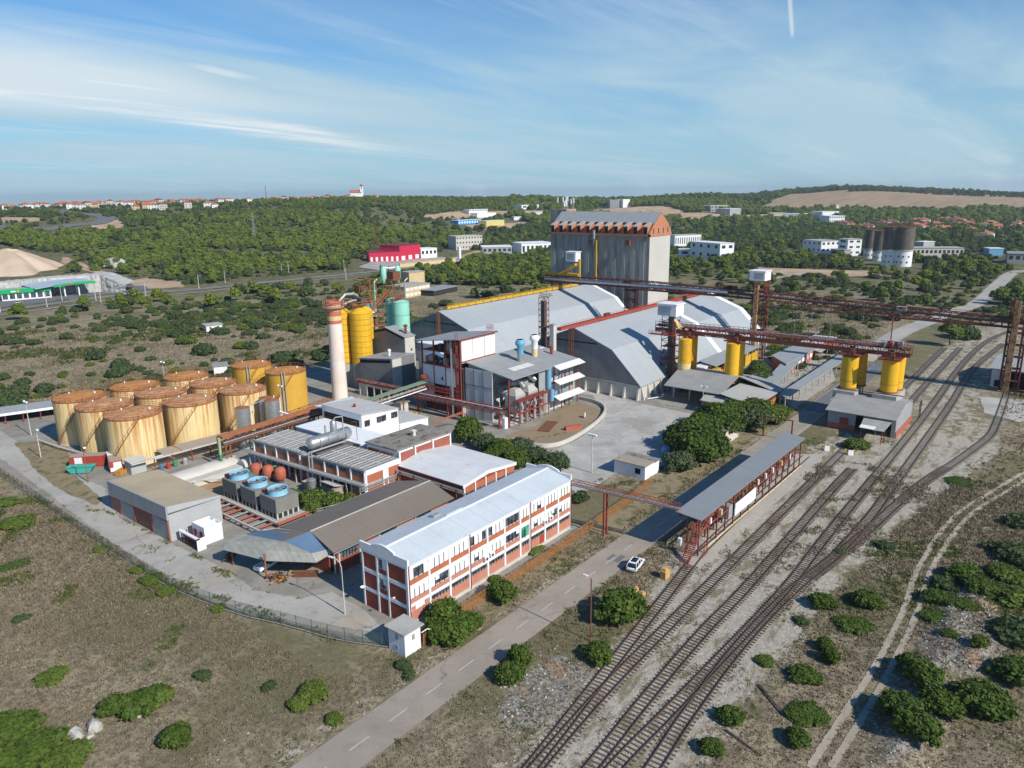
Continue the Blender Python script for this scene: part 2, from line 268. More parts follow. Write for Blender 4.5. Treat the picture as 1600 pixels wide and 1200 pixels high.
# ------------------------------------------------------------------ mesh helpers
class MB:
  def __init__(s):s.v=[];s.f=[];s.mi=[];s.mats=[]
  def _m(s,m):
    if m is None:return 0
    if m not in s.mats:s.mats.append(m)
    return s.mats.index(m)
  def add(s,vs_,fs,m=None):
    o=len(s.v);s.v+=[tuple(v)for v in vs_];k=s._m(m)
    for f in fs:s.f.append([i+o for i in f]);s.mi.append(k)
    return s
  def box(s,x0,x1,y0,y1,z0,z1,m=None):
    return s.add([(x0,y0,z0),(x1,y0,z0),(x1,y1,z0),(x0,y1,z0),(x0,y0,z1),(x1,y0,z1),(x1,y1,z1),(x0,y1,z1)],
           [(0,3,2,1),(4,5,6,7),(0,1,5,4),(1,2,6,5),(2,3,7,6),(3,0,4,7)],m)
  def cbox(s,cx,cy,cz,sx,sy,sz,m=None,rz=0):
    c,q=math.cos(rz),math.sin(rz);P=[]
    for dz in(-sz/2,sz/2):
      for dx,dy in((-sx/2,-sy/2),(sx/2,-sy/2),(sx/2,sy/2),(-sx/2,sy/2)):P.append((cx+dx*c-dy*q,cy+dx*q+dy*c,cz+dz))
    return s.add(P,[(0,3,2,1),(4,5,6,7),(0,1,5,4),(1,2,6,5),(2,3,7,6),(3,0,4,7)],m)
  def prism(s,poly,z0,z1,m=None):
    """poly: list of (x,y); z0/z1 numbers or per-vertex lists"""
    n=len(poly);a=sum(poly[i][0]*poly[(i+1)%n][1]-poly[(i+1)%n][0]*poly[i][1]for i in range(n))
    Z0=z0 if isinstance(z0,(list,tuple))else[z0]*n;Z1=z1 if isinstance(z1,(list,tuple))else[z1]*n
    if a<0:poly=poly[::-1];Z0=list(Z0)[::-1];Z1=list(Z1)[::-1]
    P=[(p[0],p[1],z)for p,z in zip(poly,Z0)]+[(p[0],p[1],z)for p,z in zip(poly,Z1)]
    return s.add(P,[tuple(range(n))[::-1],tuple(range(n,2*n))]+[(i,(i+1)%n,n+(i+1)%n,n+i)for i in range(n)],m)
  def xprof(s,prof,x0,x1,m=None):
    """profile of (y,z), extruded along x"""
    n=len(prof);P=[(x0,y,z)for y,z in prof]+[(x1,y,z)for y,z in prof]
    a=sum(prof[i][0]*prof[(i+1)%n][1]-prof[(i+1)%n][0]*prof[i][1]for i in range(n))
    F_=[tuple(range(n))[::-1],tuple(range(n,2*n))]+[(i,(i+1)%n,n+(i+1)%n,n+i)for i in range(n)]
    if a<0:F_=[f[::-1]for f in F_]
    return s.add(P,F_,m)
  def yprof(s,prof,y0,y1,m=None):
    n=len(prof);P=[(x,y0,z)for x,z in prof]+[(x,y1,z)for x,z in prof]
    a=sum(prof[i][0]*prof[(i+1)%n][1]-prof[(i+1)%n][0]*prof[i][1]for i in range(n))
    F_=[tuple(range(n)),tuple(range(n,2*n))[::-1]]+[(i,n+i,n+(i+1)%n,(i+1)%n)for i in range(n)]
    if a<0:F_=[f[::-1]for f in F_]
    return s.add(P,F_,m)
  def slab(s,corners,t,m=None):
    """thin plate: 3-d corner loop thickened downwards by t"""
    n=len(corners);P=list(corners)+[(x,y,z-t)for x,y,z in corners]
    a=sum(corners[i][0]*corners[(i+1)%n][1]-corners[(i+1)%n][0]*corners[i][1]for i in range(n))
    F_=[tuple(range(n)),tuple(range(n,2*n))[::-1]]+[(i,n+i,n+(i+1)%n,(i+1)%n)for i in range(n)]
    if a<0:F_=[f[::-1]for f in F_]
    return s.add(P,F_,m)
  def tube(s,p,q,r,n=8,m=None,r2=None,cap=True):
    p=Vector(p);q=Vector(q);d=(q-p);L_=d.length
    if L_<1e-6:return s
    d/=L_;u=d.orthogonal().normalized();w=d.cross(u);r2=r if r2 is None else r2
    P=[]
    for c,rr in((p,r),(q,r2)):
      for i in range(n):
        a=2*math.pi*(i+.5)/n;P.append(tuple(c+u*math.cos(a)*rr+w*math.sin(a)*rr))
    F_=[(i,(i+1)%n,n+(i+1)%n,n+i)for i in range(n)]
    if cap:F_+=[tuple(range(n))[::-1],tuple(range(n,2*n))]
    return s.add(P,F_,m)
  def path(s,pts,r,n=6,m=None):
    for a,b in zip(pts,pts[1:]):s.tube(a,b,r,n,m)
    return s
  def lathe(s,cx,cy,prof,n=24,m=None):
    """prof: (r,z) from bottom to top"""
    P=[];F_=[]
    for r,z in prof:
      for i in range(n):
        a=2*math.pi*i/n;P.append((cx+r*math.cos(a),cy+r*math.sin(a),z))
    for k in range(len(prof)-1):
      for i in range(n):F_.append((k*n+i,k*n+(i+1)%n,(k+1)*n+(i+1)%n,(k+1)*n+i))
    F_.append(tuple(range(n))[::-1]);F_.append(tuple(range((len(prof)-1)*n,len(prof)*n)))
    return s.add(P,F_,m)
  def ring(s,cx,cy,z,r,t=.04,n=24,m=None):
    for i in range(n):
      a,b=2*math.pi*i/n,2*math.pi*(i+1)/n
      s.tube((cx+r*math.cos(a),cy+r*math.sin(a),z),(cx+r*math.cos(b),cy+r*math.sin(b),z),t,4,m,cap=False)
    return s
  def truss(s,p,q,w,h,bay,t=.09,m=None,up=(0,0,1)):
    """box lattice girder between p and q (centre lines of the bottom face)"""
    p=Vector(p);q=Vector(q);d=q-p;L_=d.length;d/=L_;U=Vector(up);S_=d.cross(U).normalized();U=S_.cross(d)
    n=max(1,round(L_/bay))
    c=lambda k,a,b:p+d*(L_*k/n)+S_*(a*w/2)+U*(b*h)
    for a in(-1,1):
      for b in(0,1):s.tube(c(0,a,b),c(n,a,b),t,4,m)
      for k in range(n+1):s.tube(c(k,a,0),c(k,a,1),t*.7,4,m)
      for k in range(n):s.tube(c(k,a,k%2),c(k+1,a,(k+1)%2),t*.6,4,m)
    for b in(0,1):
      for k in range(n+1):s.tube(c(k,-1,b),c(k,1,b),t*.6,4,m)
      for k in range(n):s.tube(c(k,-1 if k%2 else 1,b),c(k+1,1 if k%2 else-1,b),t*.5,4,m)
    return s
  def rail_(s,pts,h=1.1,step=2.0,t=.035,m=None):
    for a,b in zip(pts,pts[1:]):
      a=Vector(a);b=Vector(b);L_=(b-a).length;n=max(1,round(L_/step))
      for k in range(n+1):
        p=a.lerp(b,k/n);s.tube(p,p+Vector((0,0,h)),t,4,m)
      for hh in(h,h*.5):s.tube(a+Vector((0,0,hh)),b+Vector((0,0,hh)),t,4,m)
    return s
  def build(s,name,m=None,parent=None,smooth=False,kind=None,local=False):
    me=bpy.data.meshes.new(name)
    V=s.v
    if parent is not None and not local:
      l=parent_loc(parent);V=[(a-l[0],b-l[1],c-l[2])for a,b,c in V]
    me.from_pydata(V,[],s.f);me.validate(clean_customdata=False)
    ms=s.mats if s.mats else[]
    if ms:
      for k in ms:me.materials.append(k)
      if len(s.mi)==len(me.polygons):me.polygons.foreach_set('material_index',s.mi)
    else:me.materials.append(m)
    if smooth:
      me.polygons.foreach_set('use_smooth',[True]*len(me.polygons))
      try:me.set_sharp_from_angle(angle=math.radians(40))
      except Exception:pass
    o=bpy.data.objects.new(name,me);COL.objects.link(o)
    if parent is not None:o.parent=parent
    if kind:o['kind']=kind
    return o
def parent_loc(o):
  l=Vector((0,0,0))
  while o is not None:l=l+o.location;o=o.parent
  return l
def tag(o,label,cat,group=None):
  o['label']=label;o['category']=cat
  if group:o['group']=group
  return o
def thing(name,label,cat,loc=(0,0,0),group=None,rz=0):
  o=bpy.data.objects.new(name,None);COL.objects.link(o);o.empty_display_size=.5
  o.location=loc;o.rotation_euler=(0,0,rz);tag(o,label,cat,group);return o
def copy_tree(o,parent=None):
  c=o.copy();COL.objects.link(c)
  if parent is not None:c.parent=parent
  for ch in list(o.children):copy_tree(ch,c)
  return c
def put(src,x,y,z=0,label=None,group=None,rz=0,sc=None):
  c=copy_tree(src);c.location=(x,y,z);c.rotation_euler=(0,0,rz)
  if sc is not None:c.scale=sc if isinstance(sc,tuple)else(sc,sc,sc)
  if label:c['label']=label
  if group:c['group']=group
  return c
def inside(px,py,poly):
  px=np.asarray(px);py=np.asarray(py);r=np.zeros(px.shape,bool);n=len(poly);j=n-1
  for i in range(n):
    xi,yi=poly[i];xj,yj=poly[j]
    if yi!=yj:r^=((yi>py)!=(yj>py))&(px<(xj-xi)*(py-yi)/(yj-yi)+xi)
    j=i
  return r
# ------------------------------------------------------------------ terrain
FIELD=[(1531.8,603.0),(2168.7,732.7),(2287.6,672.3),(2351.2,466.5),(2439.3,211.4),(2350.2,142.7),(1722.6,100.4),(1854.9,219.0),(1710.0,277.1),(1729.3,387.6),(1685.1,518.4)]
BARE=[   # bare earth and cuttings on the far slopes
 [(850.6,869.0),(959.7,916.3),(1037.1,909.7),(1225.2,884.3),(1123.5,810.8),(1066.8,858.7),(928.1,821.5),(821.2,832.2)],
 [(831.7,762.1),(1014.8,788.9),(977.4,736.2),(861.0,693.4),(815.2,734.5)],
 [(1688.7,1087.9),(1724.7,1061.0),(1845.4,964.5),(1698.6,896.3),(1606.8,1016.1)],
 [(1246.5,840.1),(1342.8,848.8),(1476.0,763.0),(1394.5,678.0),(1249.7,619.4),(1216.2,761.4)],
 [(1349.6,669.6),(1576.5,523.0),(1478.8,496.0),(1254.7,572.3),(1184.5,586.8)],
 [(1371.1,1037.9),(1444.2,1042.3),(1325.9,956.9),(1252.2,931.4)],
 [(374.5,1227.4),(404.7,1165.7),(383.7,1111.5),(344.1,1131.7)],
 [(404.4,1010.4),(455.5,1044.6),(438.3,980.4),(399.6,946.8),(393.0,966.0)],
 [(517.9,496.6),(611.3,545.1),(631.5,508.9),(572.3,461.3),(530.5,474.9),(487.9,456.1)],
 [(249.7,571.4),(269.4,584.6),(273.0,535.3),(257.8,501.8),(233.8,512.6)],
 [(317.2,936.3),(337.7,952.2),(329.9,923.0),(316.0,912.0)],
 [(290.3,794.5),(277.4,718.9),(259.4,603.8),(251.0,595.7),(268.7,745.0)],
 [(588.7,222.4),(609.1,131.9),(572.7,123.6),(540.6,199.0)],
 [(429.0,606.9),(491.1,586.5),(477.8,569.0),(416.9,580.3)],
]
ROCKY=[[(97.0,12.3),(107.1,12.2),(117.1,13.0),(128.2,9.6),(121.8,5.5),(111.4,2.9),(104.1,3.2),(98.1,5.6),(96.8,8.2),(89.3,8.2),(79.3,7.9),(75.3,11.4),(83.2,12.6)],
      [(57.0,49.8),(63.1,51.7),(71.0,50.3),(70.7,44.0),(65.0,43.2),(57.7,43.6),(54.6,45.8)]]
GRAVEL=[(20,27),(20,42),(60,43.5),(80,45.5),(92,47.5),(100,50),(106,50.5),(165,50.5),(190,47),(215,34),(240,47),(330,47),(400,36),(400,22),(330,26),(230,22),(232,14),(195,14.2),(170,18.5),(140,23),(110,25.5),(80,26.5),(60,27)]
LAWN=[[(58.7,212.9),(61.4,185.9),(56.7,175.2),(53.9,147.7),(53.3,153.7),(53.1,179.9)]]
def noise2(x,y,s):
  return(np.sin(x*s+2.1*np.sin(y*s*.7+1))+np.sin(y*s*1.3+1.7*np.sin(x*s*.9+2))+np.sin((x+y)*s*.6+1.3*np.sin((x-y)*s*.5)))/3
def edge_soft(px,py,poly,w):
  """1 inside, falling to 0 over w metres outside (polygon distance)"""
  ins=inside(px,py,poly);d=np.full(px.shape,1e9);n=len(poly)
  for i in range(n):
    ax,ay=poly[i];bx,by=poly[(i+1)%n];dx,dy=bx-ax,by-ay;L2=dx*dx+dy*dy+1e-9
    t=np.clip(((px-ax)*dx+(py-ay)*dy)/L2,0,1);d=np.minimum(d,np.hypot(px-ax-t*dx,py-ay-t*dy))
  sd=np.where(ins,d,-d)
  return np.clip(.5+sd/(2*w),0,1)
def surf_z(x,y,extra=0.0):
  x=np.asarray(x,float);y=np.asarray(y,float);rk=edge_soft(x,y,ROCKY[0],2.2)
  return ground_z(x,y)+extra+rk*rk*(1.0+.45*noise2(x,y,.5))
def make_terrain():
  az=np.concatenate([np.arange(-180,-48,4.0),np.arange(-48,48.01,.22),np.arange(52,180,4.0)])
  az=np.radians(az)+YAW
  rs=[6.0]
  while rs[-1]<9000:rs.append(rs[-1]*1.0105+.05)
  rs=np.array(rs);na,nr=len(az),len(rs)
  A,R=np.meshgrid(az,rs);X=R*np.cos(A);Y=R*np.sin(A);Z=ground_z(X,Y)
  bumpy=.16*noise2(X,Y,.35)+.10*noise2(X+50,Y,.9)
  flat=((X>10)&(X<640)&(Y>-5)&(Y<235))
  # spoil bank in the lower right
  Z=surf_z(X,Y,bumpy*~flat)-.02
  co=np.stack([X,Y,Z],-1).reshape(-1,3);co=np.vstack([[0,0,0],co])
  idx=(np.arange(nr*na).reshape(nr,na)+1)
  a,b=idx[:-1],idx[1:]
  q=np.stack([a,b,np.roll(b,-1,1),np.roll(a,-1,1)],-1).reshape(-1,4)[:,::-1]
  me=bpy.data.meshes.new('ground')
  me.vertices.add(len(co));me.vertices.foreach_set('co',co.ravel())
  tri=np.stack([np.zeros(na,int),np.roll(idx[0],-1),idx[0]],-1)[:,::-1]
  nl=q.size+tri.size;me.loops.add(nl);me.loops.foreach_set('vertex_index',np.concatenate([q.ravel(),tri.ravel()]).astype(np.int32))
  st=np.concatenate([np.arange(len(q))*4,q.size+np.arange(len(tri))*3]);tot=np.concatenate([np.full(len(q),4),np.full(len(tri),3)])
  me.polygons.add(len(st));me.polygons.foreach_set('loop_start',st.astype(np.int32));me.polygons.foreach_set('loop_total',tot.astype(np.int32))
  me.polygons.foreach_set('use_smooth',np.ones(len(st),bool));me.update();me.validate()
  x,y=co[:,0],co[:,1];r=np.hypot(x,y)
  gr=edge_soft(x,y,GRAVEL,3.0)*np.where(x>205,.60,1)
  verge=np.clip(1-np.abs(y-62.8)/1.7,0,1)*.55*((x>20)&(x<210));gr=np.maximum(gr,verge)
  gr=np.maximum(gr,np.clip(1-np.abs(y-53.8)/1.2,0,1)*.3*((x>60)&(x<190)))
  bare=np.zeros_like(x)
  for p in BARE:bare=np.maximum(bare,edge_soft(x,y,p,6.0))
  rock=np.zeros_like(x)
  for p in ROCKY:rock=np.maximum(rock,edge_soft(x,y,p,3.5))
  fld=edge_soft(x,y,FIELD,14.0)
  wood=np.clip((r-430)/160,0,1)
  for nm,v in(('gravel',gr),('bare',bare),('rock',rock),('field',fld),('wood',wood)):
    at=me.attributes.new(nm,'FLOAT','POINT');at.data.foreach_set('value',v.astype(np.float32))
  o=bpy.data.objects.new('ground',me);COL.objects.link(o);o['kind']='structure'
  m,nt,bs,out=node_mat('dry_grassland');g=G_(nt)
  P=g.pos()
  at=lambda n:(lambda k:(setattr(k,'attribute_name',n),k.outputs['Fac'])[1])(g.n('ShaderNodeAttribute'))
  big=g.noise(P,.030,4,.6,.5);mid=g.noise(P,.16,5,.65,.4);fine=g.noise(P,1.1,6,.72);vf=g.noise(P,4.5,4,.75)
  straw,brown,dusk,green,olive=(.385,.325,.215),(.25,.205,.14),(.115,.095,.066),(.068,.092,.026),(.14,.132,.062)
  c=g.mix(g.ramp(mid,.38,.62),brown,straw)
  c=g.mix(g.m('MULTIPLY',g.ramp(fine,.44,.64),.85),c,dusk)
  c=g.mix(g.m('MULTIPLY',g.ramp(g.noise(P,.38,6,.75,.6),.50,.64),.55),c,(.155,.128,.085))
  c=g.mix(g.m('MULTIPLY',g.ramp(big,.46,.60),.75),c,olive)
  gf=g.m('MULTIPLY',g.ramp(g.noise(P,.085,6,.7,.8),.56,.66),g.ramp(fine,.30,.52))
  c=g.mix(g.m('MULTIPLY',gf,.8),c,green)
  c=g.mix(g.m('MULTIPLY',g.ramp(vf,.55,.75),.55),c,(.33,.29,.205))
  st_=g.m('MULTIPLY',g.ramp(g.noise(P,.11,5,.6),.55,.68),g.ramp(g.noise(P,2.2,4,.8),.58,.66))
  c=g.mix(st_,c,(.47,.44,.38))
  woodc=g.mix(g.ramp(mid,.42,.60),(.085,.095,.036),(.175,.155,.085))
  c=g.mix(g.m('MULTIPLY',at('wood'),.85),c,woodc)
  # ballast and gravel with weeds
  gv=g.mix(g.ramp(fine,.35,.62),(.52,.475,.40),(.36,.325,.26))
  gv=g.mix(g.m('MULTIPLY',g.ramp(vf,.45,.7),.6),gv,(.20,.18,.145))
  gv=g.mix(g.m('MULTIPLY',g.ramp(g.noise(g.pos((.35,1,1)),.42,6,.7,.5),.49,.61),.8),gv,(.185,.155,.085))
  gm=g.ramp(g.m('ADD',at('gravel'),g.m('MULTIPLY',g.m('SUBTRACT',g.noise(P,.3,6,.7),.5),2.6)),.42,.62)
  c=g.mix(gm,c,gv)
  bc=g.mix(g.ramp(g.noise(P,.05,6,.7),.35,.65),(.52,.40,.28),(.38,.25,.15))
  bm=g.ramp(g.m('ADD',at('bare'),g.m('MULTIPLY',g.m('SUBTRACT',g.noise(P,.03,6,.7),.5),.9)),.42,.58)
  c=g.mix(bm,c,bc)
  rc=g.mix(g.ramp(g.noise(P,1.8,5,.75),.42,.6),(.34,.32,.28),(.15,.135,.11))
  rc=g.mix(g.ramp(g.noise(P,.3,4,.6),.55,.68),rc,(.36,.24,.15))
  rm=g.ramp(g.m('ADD',at('rock'),g.m('MULTIPLY',g.m('SUBTRACT',g.noise(P,.35,6,.7),.5),1.6)),.45,.65)
  c=g.mix(rm,c,rc)
  # ploughed hillside with terraces
  Pf=g.pos((.006,.03,.0),(0,0,.35))
  fc=g.mix(g.ramp(g.noise(Pf,1.0,6,.65,.6),.36,.64),(.40,.27,.17),(.30,.235,.15))
  fc=g.mix(g.m('MULTIPLY',g.ramp(g.noise(g.pos((.004,.06,0),(0,0,.9)),1,5,.7),.52,.66),.8),fc,(.24,.20,.13))
  fm=g.ramp(g.m('ADD',at('field'),g.m('MULTIPLY',g.m('SUBTRACT',g.noise(P,.01,5,.7),.5),.5)),.45,.55)
  c=g.mix(fm,c,fc)
  g.l(c,bs.inputs['Base Color']);bs.inputs['Roughness'].default_value=.95;bs.inputs['Specular IOR Level'].default_value=.1
  hh=g.m('ADD',g.m('MULTIPLY',fine,.6),g.m('MULTIPLY',vf,.4));g.bump(hh,.9,.35,bs)
  me.materials.append(m)
make_terrain()

# ------------------------------------------------------------------ paved surfaces
def paving(name,c,c2,crack=(.14,.13,.12),weeds=.0,tint=None):
  m,nt,bs,out=node_mat(name);g=G_(nt);P=g.pos()
  b=g.mix(g.ramp(g.noise(P,.12,6,.65,.6),.36,.64),c,c2)
  b=g.mix(g.m('MULTIPLY',g.ramp(g.noise(P,.5,5,.7),.5,.72),.4),b,tuple(v*.62 for v in c2))
  b=g.mix(g.m('MULTIPLY',g.ramp(g.noise(P,8,3,.7),.5,.8),.35),b,tuple(v*.7 for v in c2))
  vo=g.n('ShaderNodeTexVoronoi',feature='DISTANCE_TO_EDGE');ds=g.n('ShaderNodeVectorMath',operation='ADD')
  nn=g.n('ShaderNodeTexNoise');g.l(P,nn.inputs['Vector']);nn.inputs['Scale'].default_value=.7;nn.inputs['Detail'].default_value=5
  g.l(P,ds.inputs[0]);g.l(nn.outputs['Color'],ds.inputs[1]);g.l(ds.outputs[0],vo.inputs['Vector']);vo.inputs['Scale'].default_value=.16
  ck=g.m('MULTIPLY',g.m('SUBTRACT',1,g.ramp(vo.outputs[0],.002,.014)),g.ramp(g.noise(P,.06,3),.48,.56))
  b=g.mix(g.m('MULTIPLY',ck,.75),b,crack)
  if weeds:b=g.mix(g.m('MULTIPLY',g.m('MULTIPLY',g.ramp(g.noise(P,.25,6,.75,.5),.60,.70),g.ramp(g.noise(P,2.2,4,.7),.4,.6)),weeds),b,(.10,.105,.045))
  if tint:b=g.mix(g.m('MULTIPLY',g.ramp(g.noise(P,.07,4,.6),.55,.66),.7),b,tint)
  g.l(b,bs.inputs['Base Color']);bs.inputs['Roughness'].default_value=.9;g.bump(g.noise(P,3,6,.7),.25,.06,bs)
  return m
ASPH=paving('weathered_asphalt',(.335,.285,.232),(.285,.243,.198))
ASPH_DK=paving('newer_asphalt',(.16,.16,.165),(.135,.135,.14))
YARD=paving('cracked_yard_concrete',(.47,.45,.41),(.36,.35,.32),weeds=.6,tint=(.29,.275,.245))
CONC=paving('service_road_concrete',(.42,.40,.36),(.34,.325,.29),weeds=1.0,tint=(.40,.33,.25))
PAD=paving('dusty_works_floor',(.31,.29,.25),(.22,.205,.175),weeds=.9,tint=(.33,.27,.20))
RAIL=paving('railway_bed',(.24,.225,.205),(.19,.175,.16))
DIRT=paving('packed_dirt',(.42,.365,.285),(.33,.28,.21))
SOIL=paving('dry_soil',(.30,.21,.13),(.25,.20,.12),weeds=1.0,tint=(.17,.17,.07))
VERGE=mat('verge_grass',(.27,.215,.13),(.18,.145,.085),scale=.35,spots=(.11,.115,.045),spot_rng=(.5,.62),spot_scale=.5,bump=.6,rough=.95)
def sheet(name,poly,z,m,jitter=0.0,sub=0):
  P=[]
  if jitter:
    n=len(poly)
    for i in range(n):
      a,b=poly[i],poly[(i+1)%n];L_=math.dist(a,b);k=max(1,int(L_/1.3))
      for j in range(k):
        t=j/k;P.append((a[0]+(b[0]-a[0])*t+random.uniform(-jitter,jitter),a[1]+(b[1]-a[1])*t+random.uniform(-jitter,jitter)))
  else:P=list(poly)
  bm=bmesh.new();vs_=[bm.verts.new((x,y,z))for x,y in P];f=bm.faces.new(vs_)
  bmesh.ops.triangulate(bm,faces=[f]);bm.normal_update()
  for f in bm.faces:
    if f.normal.z<0:f.normal_flip()
  me=bpy.data.meshes.new(name);bm.to_mesh(me);bm.free();me.materials.append(m)
  o=bpy.data.objects.new(name,me);COL.objects.link(o);o['kind']='structure';return o
def ribbon(pts,w,n=12):
  """Catmull-Rom centre line -> polygon of width w, plus the dense centre line"""
  P=[Vector(p)for p in pts];P=[P[0]*2-P[1]]+P+[P[-1]*2-P[-2]];C=[]
  for i in range(1,len(P)-2):
    for k in range(n):
      t=k/n;a,b,c,d=P[i-1:i+3]
      C.append(.5*((2*b)+(c-a)*t+(2*a-5*b+4*c-d)*t*t+(3*b-a-3*c+d)*t**3))
  C.append(P[-2]);Lf,Rt=[],[]
  for i,p in enumerate(C):
    d=(C[min(i+1,len(C)-1)]-C[max(i-1,0)]).normalized();nrm=Vector((-d.y,d.x));Lf.append(tuple(p+nrm*w/2));Rt.append(tuple(p-nrm*w/2))
  return Lf+Rt[::-1],[tuple(c)for c in C]
def strip(name,pts,w,z,m,n=12,follow=False,jitter=0):
  poly,C=ribbon([p[:2]for p in pts],w,n);k=len(C);mb=MB();vs_=[]
  if 'rut' in name:RUT.append(poly)
  for i in range(k):
    a,b=poly[i],poly[2*k-1-i]
    for q in(a,b):
      jj=random.uniform(-jitter,jitter);vs_.append((q[0]+jj,q[1]-jj,z+(float(ground_z(q[0],q[1]))if follow else 0)))
  mb.add(vs_,[(2*i,2*i+1,2*i+3,2*i+2)for i in range(k-1)]);o=mb.build(name,m,kind='structure');return o
# works floor inside the fence, then the better surfaces on it
sheet('works_ground',[(60.6,69.4),(58.2,70.0),(55.0,76.8),(52.6,86.4),(50.0,94.2),(48.0,106.8),(47.6,122),(47.8,145),(48.6,166),(50,205),(60,235),(135,226),(190,205),(300,212),(300,152),(290,100),(252,86),(225,72),(190,71.5),(176,76),(155,76),(139,84),(118,82),(106,74),(105.5,68.6),(62,68.6)],.02,PAD,.25)
sheet('service_road',[(44.8,233.3),((52.2,201.1)),(51.2,178.0),(50.1,157.9),(48.7,134.0),(48.3,112.0),(49.8,99.0),(52.2,89.1),(55.8,78.7),(58.4,70.7),(59.5,69.1),(62.1,80.4),(62.4,87.2),(58.1,89.4),(55.3,97.3),(56.0,108.9),(55.4,119.2),(54.4,143.2),(59.4,161.2),(57.7,181.7),(60.1,226.9),(51.3,260.8)],.045,CONC,.22)
sheet('parking_yard',[(184.9,101.4),(183.6,83.6),(175.4,75.2),(155.8,74.6),(143.1,71.5),(131.3,78.1),(116.8,77.3),(119.9,82.2),(135.6,97.8),(147.1,97.6),(162.3,100.5),(173.1,106.2),(183.7,117.4),(182.8,126.2),(190.1,132.5)],.045,YARD,.2)
sheet('long_yard_paving',[(214,71.5),(256,84.5),(300,100),(330,104),(330,78),(262,69.5),(246,63.8),(206,63.6)],.045,CONC,.2)
sheet('grass_plot',[(58.5,211.4),(62.7,207.5),(65.2,196.0),(58.9,176.8),(56.4,155.0),(54.1,152.6),(52.9,168.0),(54.2,183.7)],.07,VERGE,.25)
sheet('tower_soil_bed',[(134.7,109.3),(138.7,102.4),(147.5,98.8),(161.8,101.2),(171.3,106.5),(175.5,114.3),(169.3,118.0),(149.7,112.6),(144.2,113.7),(138.4,114.4)],.075,SOIL,.2)
sheet('road_verge_soil',[(62,62.6),(62,68.4),(105,68.4),(118,67),(150,70),(176,74),(205,69),(205,62.4)],.032,VERGE,.3)
road_main=strip('main_road',[(14,58.1),(60,58.2),(120,58.2),(180,57.9),(206,57.9)],6.1,.06,ASPH,24)
strip('main_road_far',[(205.9,57.9),(240,58.4),(280,59.5)],7.6,.064,ASPH_DK,12)
strip('main_road_end',[(281.5,65.0),(340.1,65.9),(376.6,63.0),(415.3,58.8),(467.8,51.9),(563.5,53.5),(652.7,52.5),(685.8,34.3)],8.2,.03,CONC,10,True)
def dashes():
  mb=MB();mk=mat('road_marking_paint',(.52,.50,.47),(.36,.34,.31),scale=3,rough=.8)
  x=18.0
  while x<206:mb.box(x,x+2.9,58.05,58.19,.06,.068);x+=6.0
  for y in(55.35,61.0):mb.box(150,206,y-.05,y+.05,.06,.067)
  x=208.
  while x<275:
    y=57.9+(x-206)*.02;mb.box(x,x+3,y-.07,y+.07,.064,.072);x+=6
  mb.box(206,276,61.4,61.55,.064,.071)
  mb.build('lane_markings',mk,kind='structure')
  p=MB();p.cbox(98.9,57.2,.066,2.6,.9,.01,rz=.02);p.cbox(98.5,58.6,.066,2.2,.7,.01);p.build('asphalt_patch',ASPH_DK,kind='structure')
dashes()
RUT=[]
strip('dirt_track_rut',[(70.9,17.1),(81.7,16.6),(95.0,16.0),(110.3,16.1),(127.3,17.0),(151.2,15.8),(172.8,11.0),(186.1,7.8),(217.3,0.1)],.8,.045,DIRT,46,False,.09)
strip('dirt_track_rut',[(72.3,15.3),(83.2,14.7),(96.3,14.3),(111.6,14.4),(128.7,15.2),(152.8,13.7),(171.4,9.5),(184.4,6.3),(214.2,-1.3)],.8,.045,DIRT,46,False,.09)
# main line railway and highway beyond the scrub, quarry road, village road
strip('main_line_railbed',[(113.9,478.5),(159.3,485.4),(214.6,493.8),(250.8,480.1),(296.8,475.9),(338.0,472.2),(396.4,466.9),(494.1,457.9)],9,.25,RAIL,10,True)
strip('railway_shoulder',[(108.5,457.9),(152.3,465.3),(205.8,474.3),(241.9,463.7),(286.8,460.3),(327.4,457.6),(386.4,455.2)],2.2,.3,CONC,10,True)
strip('far_highway',[(315.4,1107.3),(348.0,1016.9),(387.2,1024.0),(415.9,1019.2),(444.5,1055.5),(465.2,1115.3),(470.7,1170.4),(462.9,1212.5),(460.4,1280.8),(471.1,1394.3)],22,.6,ASPH_DK,14,True)
strip('wayside_path',[(498.9,181.1),(526.1,182.1),(548.4,178.3),(569.5,178.2)],4,.1,CONC,8,True)
sheet('petrol_station_apron',[(124.0,494.7),(163.6,497.7),(199.6,505.3),(236.3,508.7),(244.7,535.7),(201.8,561.7),(139.8,552.9)],.12,ASPH_DK)
sheet('showroom_lot',[(415.7,506.1),(405.6,461.7),(490.0,452.6),(532.1,486.3),(530.9,517.8),(450.2,533.9)],.35,CONC)
